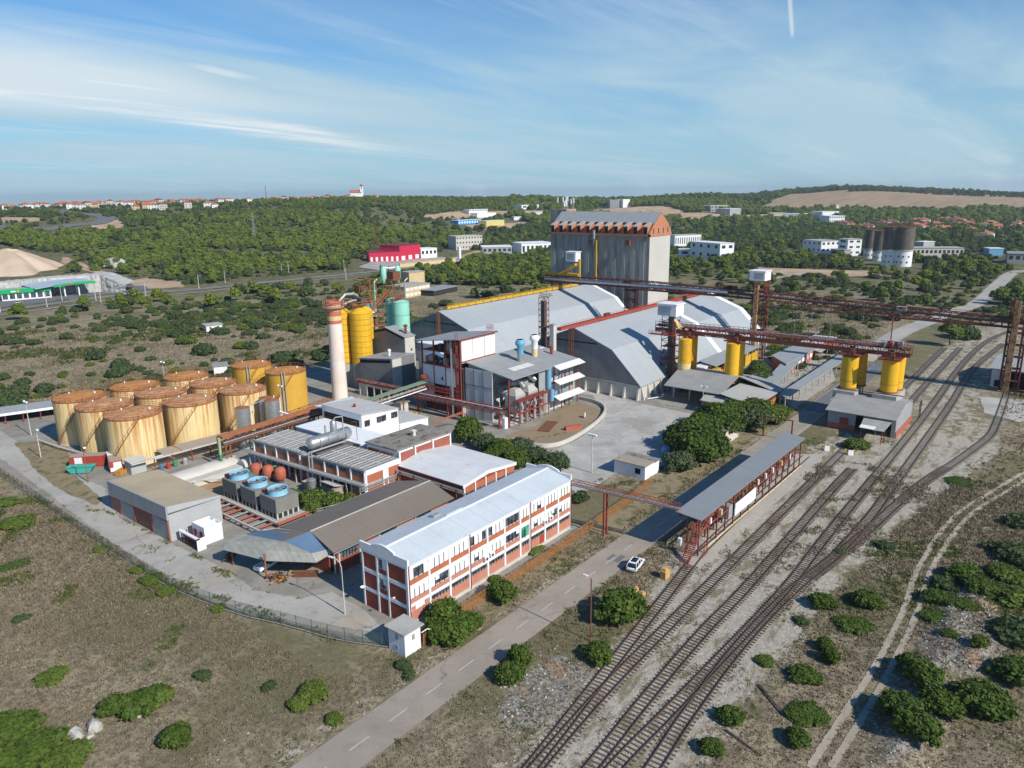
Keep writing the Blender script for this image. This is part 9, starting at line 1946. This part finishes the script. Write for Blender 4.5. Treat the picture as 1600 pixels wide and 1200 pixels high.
# open country left of the works and right of the sheds
def polar(n,r0,r1,a0,a1,seed):
  r_=np.random.default_rng(seed);r=np.sqrt(r_.uniform(r0*r0,r1*r1,n));a=r_.uniform(a0,a1,n)+YAW;return r*np.cos(a),r*np.sin(a),r,r_
x,y,r,rg=polar(9000,150,640,-.72,.72,5)
dens=np.clip(.42+.75*noise2(x,y,.028)+.3*noise2(x,y,.09),.05,1)*np.clip((r-150)/120,.15,1)
k=free(x,y)&(rg.uniform(size=x.size)<dens)&off_houses(x,y)&~inside(x,y,GRAVEL)&~((y<75)&(r<330))
x,y,r=x[k],y[k],r[k];sz=rg.uniform(.7,2.7,x.size)*np.where(rg.uniform(size=x.size)<.25,1.5,1);o_=np.argsort(-sz/r);x,y,r,sz=x[o_],y[o_],r[o_],sz[o_]
KND=['dark','dark2','dark','light','dark2','dark','light']
GL={'dark':'dark grey-green scrub bush on the dry land around the works','dark2':'rounded dark scrub bush on the dry land around the works','light':'yellow-green scrub bush on the dry land around the works'}
for i in range(min(270,x.size)):kd=KND[i%7];S_(kd,(x[i],y[i]),sz[i],sz[i]*random.uniform(.75,1.1),GL[kd],group='scrub bushes on the dry land',name='scrub_bush')
ZN=[(-.45,'at the far left'),(-.27,'beyond the cream tanks'),(-.1,'left of the chimney'),(.12,'behind the storage sheds'),(.3,'right of the silo block'),(.5,'towards the dark silos'),(9,'by the far road')];zz={}
for o in COL.objects:
  if o.name.startswith('scrub_bush'):
    t_=-math.tan(math.atan2(o.location.y,o.location.x)-YAW);q=math.hypot(o.location.x,o.location.y);zz.setdefault((o.data.name,next(w for a,w in ZN if t_<a),'nearer' if q<260 else('middle' if q<380 else 'farther')),[]).append(o)
for(mn,w,f),L_ in zz.items():ordinal(L_,{'scrub_bush':'dark spreading','scrub_bush.001':'dark rounded','light_bush':'yellow-green'}[mn]+' bush in the '+f+' scrub '+w+', %s from the left')
SC_REST=(x[270:],y[270:],sz[270:])
# trees one can tell apart near the works (behind the sheds, along the main line)
def scatter(name,pts,srcs,label,jit=(.75,1.25),mesh_scale=1.0,kind='stuff',cat=None,flatten=1.0):
  """one object: instances of real meshes on a cloud of ground points, with own size and turn"""
  xs,ys,sc=pts;n=len(xs);zs=ground_z(xs,ys);me=bpy.data.meshes.new(name);me.vertices.add(n)
  me.vertices.foreach_set('co',np.stack([xs,ys,zs],1).ravel());r_=np.random.default_rng(n)
  a=me.attributes.new('size','FLOAT','POINT');a.data.foreach_set('value',np.asarray(sc,np.float32));a=me.attributes.new('turn','FLOAT','POINT');a.data.foreach_set('value',r_.uniform(0,6.28,n).astype(np.float32));a=me.attributes.new('which','INT','POINT');a.data.foreach_set('value',r_.integers(0,len(srcs),n).astype(np.int32));me.update()
  o=bpy.data.objects.new(name,me);COL.objects.link(o);o['label']=label;o['category']=cat or name.replace('_',' ');o['kind']='stuff'
  ng=bpy.data.node_groups.new(name,'GeometryNodeTree');ng.interface.new_socket('Geometry',in_out='INPUT',socket_type='NodeSocketGeometry');ng.interface.new_socket('Geometry',in_out='OUTPUT',socket_type='NodeSocketGeometry')
  N=ng.nodes.new;L=ng.links.new;gi,go=N('NodeGroupInput'),N('NodeGroupOutput');ip=N('GeometryNodeInstanceOnPoints');m2p=N('GeometryNodeMeshToPoints');L(gi.outputs[0],m2p.inputs['Mesh']);L(m2p.outputs[0],ip.inputs['Points'])
  jn=N('GeometryNodeJoinGeometry')
  for s in srcs[::-1]:
    oi=N('GeometryNodeObjectInfo');oi.inputs['Object'].default_value=s;oi.inputs['As Instance'].default_value=True;L(oi.outputs['Geometry'],jn.inputs[0])
  L(jn.outputs[0],ip.inputs['Instance']);ip.inputs['Pick Instance'].default_value=True
  def attr(nm,ty='FLOAT'):q=N('GeometryNodeInputNamedAttribute');q.data_type=ty;q.inputs['Name'].default_value=nm;return q.outputs['Attribute']
  L(attr('which','INT'),ip.inputs['Instance Index']);cx=N('ShaderNodeCombineXYZ');L(attr('turn'),cx.inputs['Z']);L(cx.outputs[0],ip.inputs['Rotation']);sx=N('ShaderNodeCombineXYZ');sa=attr('size');L(sa,sx.inputs[0]);L(sa,sx.inputs[1]);mm=N('ShaderNodeMath');mm.operation='MULTIPLY';mm.inputs[1].default_value=flatten;L(sa,mm.inputs[0]);L(mm.outputs[0],sx.inputs[2]);L(sx.outputs[0],ip.inputs['Scale'])
  L(ip.outputs[0],go.inputs[0]);md=o.modifiers.new('scatter','NODES');md.node_group=ng;return o
def src_tree(me,p,s,label,name):
  o=bpy.data.objects.new(name,me);COL.objects.link(o);o.location=(p[0],p[1],float(ground_z(*p)));o.scale=(s,s,s);tag(o,label,'tree');return o
# real trees that also serve as the patterns for the far woods
SP=[src_tree(PINE[0],(365.9,389.7),1.0,'yellow-green pine at the near edge of the wood below the crimson building, left','pine_tree'),src_tree(PINE[1],(419.2,402.5),1.0,'yellow-green pine at the near edge of the wood below the crimson building, middle','pine_tree'),src_tree(PINE[2],(446.3,386.2),1.0,'yellow-green pine at the near edge of the wood below the crimson building, right','pine_tree')]
SO=[src_tree(BROAD[0],(436.1,452.1),1.0,'dark round tree beside the boundary wall of the car lot','oak_tree'),src_tree(BROAD[1],(597.5,99.8),1.0,'dark round tree in front of the long pale factory','oak_tree')]
SS=[bpy.data.objects['scrub_bush']]
if len(SC_REST[0]):scatter('far_scrub',SC_REST,[o for o in(bpy.data.objects.get('scrub_bush'),bpy.data.objects.get('scrub_bush.001'),bpy.data.objects.get('scrub_bush.003'))if o],'countless small scrub bushes dotted over the dry land',flatten=.9)
# wood zones
W_P=[[(175.5,714.4),(305.4,841.9),(277.4,632.3),(281.6,537.3),(397.4,535.3),(525.8,606.9),(641.4,593.7),(773.4,691.1),(668.4,807.8),(751.0,905.6),(633.2,1031.0),(563.9,1001.0),(488.2,1088.2),(389.0,931.2),(259.8,1026.4)]]
W_OPEN=[[(372.2,1443.8),(510.1,1220.4),(747.0,1213.3),(886.4,1067.1),(1019.7,941.0),(814.0,778.1),(668.4,807.8),(633.2,1031.0),(421.1,994.9),(292.3,1145.0)]]
x,y,r,rg=polar(150000,400,2700,-.80,.80,8)
patch=noise2(x,y,.012);patch2=noise2(x+300,y,.035)
dens=np.clip(.55+.55*patch+.35*patch2,.06,1)
inP=np.zeros(x.shape,bool)
for p in W_P:inP|=inside(x,y,p)
near=r<640
cam_t=-np.tan(np.arctan2(y,x)-YAW)
NW=[(337.5,391.7),(365.9,389.7),(364.3,350.2),(402.2,291.3),(624.2,450.5),(581.5,460.5),(513.3,463.6),(449.0,431.0),(373.0,425.0)]
NWd=inside(x,y,NW)
right_scrub=(cam_t>.2)&(r<620)
dens=np.where(NWd,1.0,np.where(inP,.92*np.clip(.64+.62*patch2,.05,1),dens))
dens=np.where(near&~NWd&~inP,.10+.12*(patch>.3),dens)
dens=np.where((cam_t>.3)&(r>620)&(r<1300),np.clip(.65+.35*patch2,0,1),dens)
dens=dens*np.where(r>1500,.8,1)
sp=np.where(r<900,1.0,.55)   # spacing grows with distance, size follows
keep=free(x,y)&(rg.uniform(size=x.size)<dens*.95)&off_houses(x,y)&((r>430))
R_here=np.interp(cam_t,_T,_R);keep&=r<R_here+80
for vp in([(369.9,1373.6),(532.5,1184.9),(721.8,1134.3),(803.7,1260.6),(617.5,1368.1),(391.9,1448.9)],[(817.7,1251.6),(1028.8,1159.0),(1029.1,1158.7),(818.1,1251.3)]):keep&=~(inside(x,y,vp)&(rg.uniform(size=x.size)<.8))
x,y,r,cam_t,inP,patch=x[keep],y[keep],r[keep],cam_t[keep],inP[keep],patch[keep]
pp=rg.uniform(size=x.size)<np.where(inP,np.clip(.72+.5*noise2(x,y,.02),.3,.97),np.clip(.35+.45*np.sin(x*.004+y*.003)+.2*patch,.08,.9))
size=rg.uniform(.45,1.25,x.size)*np.clip(r/900,.9,1.35)*np.where((cam_t<0)&(r>1100),.62,1)

scatter('pine_wood',(x[pp],y[pp],size[pp]*1.25),SP,'yellow-green Aleppo pine woods covering the slopes beyond the railway',flatten=.78)
scatter('oak_wood',(x[~pp],y[~pp],size[~pp]*1.1),SO,'darker oak and juniper woods mixed over the slopes')
# skyline tree rows
xs,ys,ss=[],[],[]
def row(a,b,n,s=1.0,j=8):
  for i in range(n):f=(i+random.random())/n;xs.append(a[0]+(b[0]-a[0])*f+random.uniform(-j,j));ys.append(a[1]+(b[1]-a[1])*f+random.uniform(-j,j));ss.append(s*random.uniform(.7,1.3))
row((2229.7,595.2),(2373.0,454.6),60,1.3,14);row((2315.3,443.2),(2340.9,195.8),60,1.0,14);row((2057.6,729.3),(2265.4,728.6),20,.9,10);row((439.8,1435.1),(575.8,1279.0),50,.75,20);row((575.8,1279.0),(771.6,1211.6),50,.75,20);row((440.6,1434.9),(803.4,1260.8),26,.85,10);row((813.2,1254.5),(1028.9,1158.9),50,.7,14);row((972.6,1151.1),(1101.2,1160.7),30,1.1,14);row((1101.2,1160.7),(1620.4,1132.6),90,1.15,22)
scatter('ridge_trees',(np.array(xs),np.array(ys),np.array(ss)),SO,'dark tree rows along the skyline ridges')

# ------------------------------------------------------------------ grass tufts, weeds, stones
def tuft_cloud(name,label,x,y,h,wd,m,blades=5,seed=0,zoff=0.0):
  n=len(x);r_=np.random.default_rng(seed);z=surf_z(x,y)+zoff;N_=n*blades
  X=np.repeat(x,blades)+r_.normal(scale=.5,size=N_)*np.repeat(wd,blades);Y=np.repeat(y,blades)+r_.normal(scale=.5,size=N_)*np.repeat(wd,blades);Z=np.repeat(z,blades)-.03
  a=r_.uniform(0,6.28,N_);w=np.repeat(wd,blades)*r_.uniform(.12,.26,N_);hh=np.repeat(h,blades)*r_.uniform(.6,1.2,N_);lx,ly=r_.normal(scale=.35,size=N_)*hh,r_.normal(scale=.35,size=N_)*hh
  c,s=np.cos(a)*w,np.sin(a)*w
  V=np.stack([np.stack([X-c,Y-s,Z],1),np.stack([X+c,Y+s,Z],1),np.stack([X+lx+c*.45,Y+ly+s*.45,Z+hh],1),np.stack([X+lx-c*.45,Y+ly-s*.45,Z+hh*.9],1)],1).reshape(-1,3)
  me=bpy.data.meshes.new(name);me.vertices.add(len(V));me.vertices.foreach_set('co',V.ravel());me.loops.add(len(V));me.loops.foreach_set('vertex_index',np.arange(len(V),dtype=np.int32));me.polygons.add(N_);me.polygons.foreach_set('loop_start',(np.arange(N_)*4).astype(np.int32));me.polygons.foreach_set('loop_total',np.full(N_,4,np.int32));me.update();me.materials.append(m)
  o=bpy.data.objects.new(name,me);COL.objects.link(o);o['label']=label;o['category']=name.split('_')[-1]if '_' in name else name;o['kind']='stuff';return o
def grass_mat(name,a,b,c):
  m,nt,bs,out=node_mat(name);g=G_(nt);P=g.pos();geo=g.n('ShaderNodeNewGeometry')
  base=g.mix(g.ramp(g.noise(P,.2,4,.6),.38,.62),a,b);base=g.mix(g.m('MULTIPLY',geo.outputs['Random Per Island'],.6),base,c);g.l(base,bs.inputs['Base Color']);bs.inputs['Roughness'].default_value=.9;bs.inputs['Specular IOR Level'].default_value=.1
  tr=g.n('ShaderNodeBsdfTranslucent');g.l(base,tr.inputs['Color']);ms=g.n('ShaderNodeMixShader');ms.inputs[0].default_value=.3;g.l(bs.outputs[0],ms.inputs[1]);g.l(tr.outputs[0],ms.inputs[2]);g.l(ms.outputs[0],out.inputs[0]);return m
gs_dry=grass_mat('dry_grass',(.30,.245,.155),(.22,.17,.11),(.40,.34,.23));gs_dusk=grass_mat('dead_herb',(.175,.145,.10),(.21,.17,.12),(.27,.225,.16));gs_green=grass_mat('green_herb',(.085,.12,.028),(.115,.125,.042),(.15,.165,.05))
NOGROW=[[(49,69),(48.5,150),(50,206),(60,235),(190,235),(300,215),(300,100),(262,100),(212,65),(206,62.5),(105,62.6),(105,69),(62,69)],[(14,54.6),(14,61.8),(400,61.8),(400,54.6)]]
def meadow(n,r0,r1,seed):
  x,y,r,rg=polar(n,r0,r1,-.74,.74,seed);k=np.ones(x.shape,bool)
  for p in NOGROW:k&=~inside(x,y,p)
  g_=inside(x,y,GRAVEL);nz=noise2(x,y,.22)+.6*noise2(x,y,.7);k&=~g_|((nz>.22)&(rg.uniform(size=x.size)<.6))
  for p in RUT:k&=~inside(x,y,p)
  k&=~((np.abs(y-58)<3.2));k&=~(inside(x,y,[(104,45),(104,49.6),(168,50.6),(172,44.6)]))
  return x[k],y[k],r[k],rg
x,y,r,rg=meadow(105000,55,175,11)
nz=noise2(x,y,.10)+.7*noise2(x+9,y,.33);a=(nz>.45);b=(~a)&(rg.uniform(size=x.size)<.45);c=~a&~b
sc=np.clip(r/110,.7,1.5)
tuft_cloud('green_weeds','low green weeds spread through the dry grass',x[a],y[a],rg.uniform(.12,.42,a.sum())*sc[a],.45*sc[a],gs_green,4,1)
tuft_cloud('dry_grass','pale dry grass tufts over the open ground',x[b],y[b],rg.uniform(.12,.36,b.sum())*sc[b],.42*sc[b],gs_dry,4,2)
tuft_cloud('dead_herbs','dark dead herbs among the dry grass',x[c],y[c],rg.uniform(.10,.36,c.sum())*sc[c],.5*sc[c],gs_dusk,4,3)
x,y,r,rg=meadow(42000,170,420,12);nz=noise2(x,y,.045)+.6*noise2(x+9,y,.13);a=nz>.25;k=free(x,y);a&=k;b=~a&k
tuft_cloud('green_weeds','green herb patches on the wider scrubland',x[a],y[a],rg.uniform(.4,1.1,a.sum()),np.full(a.sum(),1.8),grass_mat('scrub_herb',(.075,.095,.028),(.10,.11,.04),(.13,.14,.05)),4,4);tuft_cloud('dry_grass','dry straw patches on the wider scrubland',x[b],y[b],rg.uniform(.2,.6,b.sum()),np.full(b.sum(),1.6),gs_dry,3,5)
# weeds along kerbs, fence, gravel
wx,wy=[],[]
def along(a,b,n,j):
  for i in range(n):f=random.random();wx.append(a[0]+(b[0]-a[0])*f+random.gauss(0,j));wy.append(a[1]+(b[1]-a[1])*f+random.gauss(0,j))
for a,b,n,j in(((55.1,116.5),(55.1,107.3),60,.25),((55.1,107.3),(54.7,96.3),110,.35),((54.7,96.3),(58.2,89.6),90,.35),((54.3,147.2),(54.8,123.9),70,.2),((45.5,142.5),(46.9,122.6),60,.2),((48.3,188.3),(46.9,122.6),240,.5),((46.5,121.7),(54.7,75.9),260,.5),((50.1,157.9),(53.9,147.7),60,.5),((198.3,72.1),(278.8,74.3),220,.5),((133.9,108.7),(159.9,99.0),50,.35),((37.9,60.1),(112.2,60.7),420,.5),((60,63.2),(200,63.2),500,.6),((30,54.2),(110,54.2),420,.7),((69.4,86.2),(62.5,70.0),40,.5),((123.4,77.7),(138.0,67.3),220,1.2),((168.6,57.5),(181.6,48.0),160,1.5),((178.6,44.1),(191.8,34.3),90,1.2),((51.3,128.5),(53.3,107.2),26,1.2),((116.4,77.8),(131.3,78.1),70,.6)):along(a,b,n,j)
wx=np.array(wx);wy=np.array(wy);nr=np.random.default_rng(4);km=~((wy>55.2)&(wy<61.2)&(wx<330))
wx,wy=wx[km],wy[km];km=noise2(wx,wy,.6)>-.05;wx,wy=wx[km],wy[km]
tuft_cloud('edge_weeds','green weeds along the kerbs, fence line and wall feet',wx,wy,nr.uniform(.12,.4,wx.size),np.full(wx.size,.45),grass_mat('edge_weed',(.09,.125,.03),(.14,.145,.045),(.24,.21,.10)),6,6,.05)
def stones(name,label,x,y,s,seed,m):
  r_=np.random.default_rng(seed);n=len(x);z=surf_z(x,y)
  base=np.array([(1,0,0),(0,1,0),(-1,0,0),(0,-1,0),(0,0,.8),(0,0,-.3)]);fc=np.array([(0,1,4),(1,2,4),(2,3,4),(3,0,4)])
  V=base[None]*(s[:,None,None]*r_.uniform(.6,1.3,(n,6,1)));a=r_.uniform(0,6.28,n);c,q=np.cos(a),np.sin(a);X=V[...,0]*c[:,None]-V[...,1]*q[:,None]+x[:,None];Y=V[...,0]*q[:,None]+V[...,1]*c[:,None]+y[:,None];Z=V[...,2]+z[:,None];V=np.stack([X,Y,Z],-1).reshape(-1,3);Fc=(fc[None]+(np.arange(n)*6)[:,None,None]).reshape(-1,3)
  me=bpy.data.meshes.new(name);me.from_pydata(V.tolist(),[],Fc.tolist());me.materials.append(m);o=bpy.data.objects.new(name,me);COL.objects.link(o);o['kind']='stuff';o['label']=label;o['category']='stones'
x,y,r,rg=polar(42000,60,200,-.74,.74,21);rk=np.zeros(x.shape)
for p in ROCKY:rk=np.maximum(rk,edge_soft(x,y,p,3.0))
pr=.015+.10*(noise2(x,y,.15)>.62)+.55*rk;pr=np.where(inside(x,y,GRAVEL),.16,pr);pr=np.where(np.abs(y-62.6)<1.2,.25,pr)
k=(rg.uniform(size=x.size)<pr)&~((y>54.9)&(y<61.4))&~inside(x,y,NOGROW[0])
x,y,rk=x[k],y[k],rk[k];stones('loose_stones','loose pale limestone lumps on the ballast, verge and spoil bank',x,y,rg.uniform(.05,.16,x.size)+rk*rg.uniform(0,.16,x.size),5,M['stone'])

def haze():
  m=bpy.data.materials.new('thin_haze');m.use_nodes=True;nt=m.node_tree;nt.nodes.clear();o=nt.nodes.new('ShaderNodeOutputMaterial');v=nt.nodes.new('ShaderNodeVolumePrincipled')
  v.inputs['Color'].default_value=(.80,.90,1.0,1);v.inputs['Density'].default_value=.00009;v.inputs['Anisotropy'].default_value=.3;nt.links.new(v.outputs[0],o.inputs['Volume'])
  MB().box(-9500,9500,-9500,9500,-160,110).build('haze',m,kind='stuff')
haze()
ordinal([o for o in COL.objects if o.get('group')=='cypresses of the right-hand village'],'slim dark cypress before the right-hand village, %s from the left')
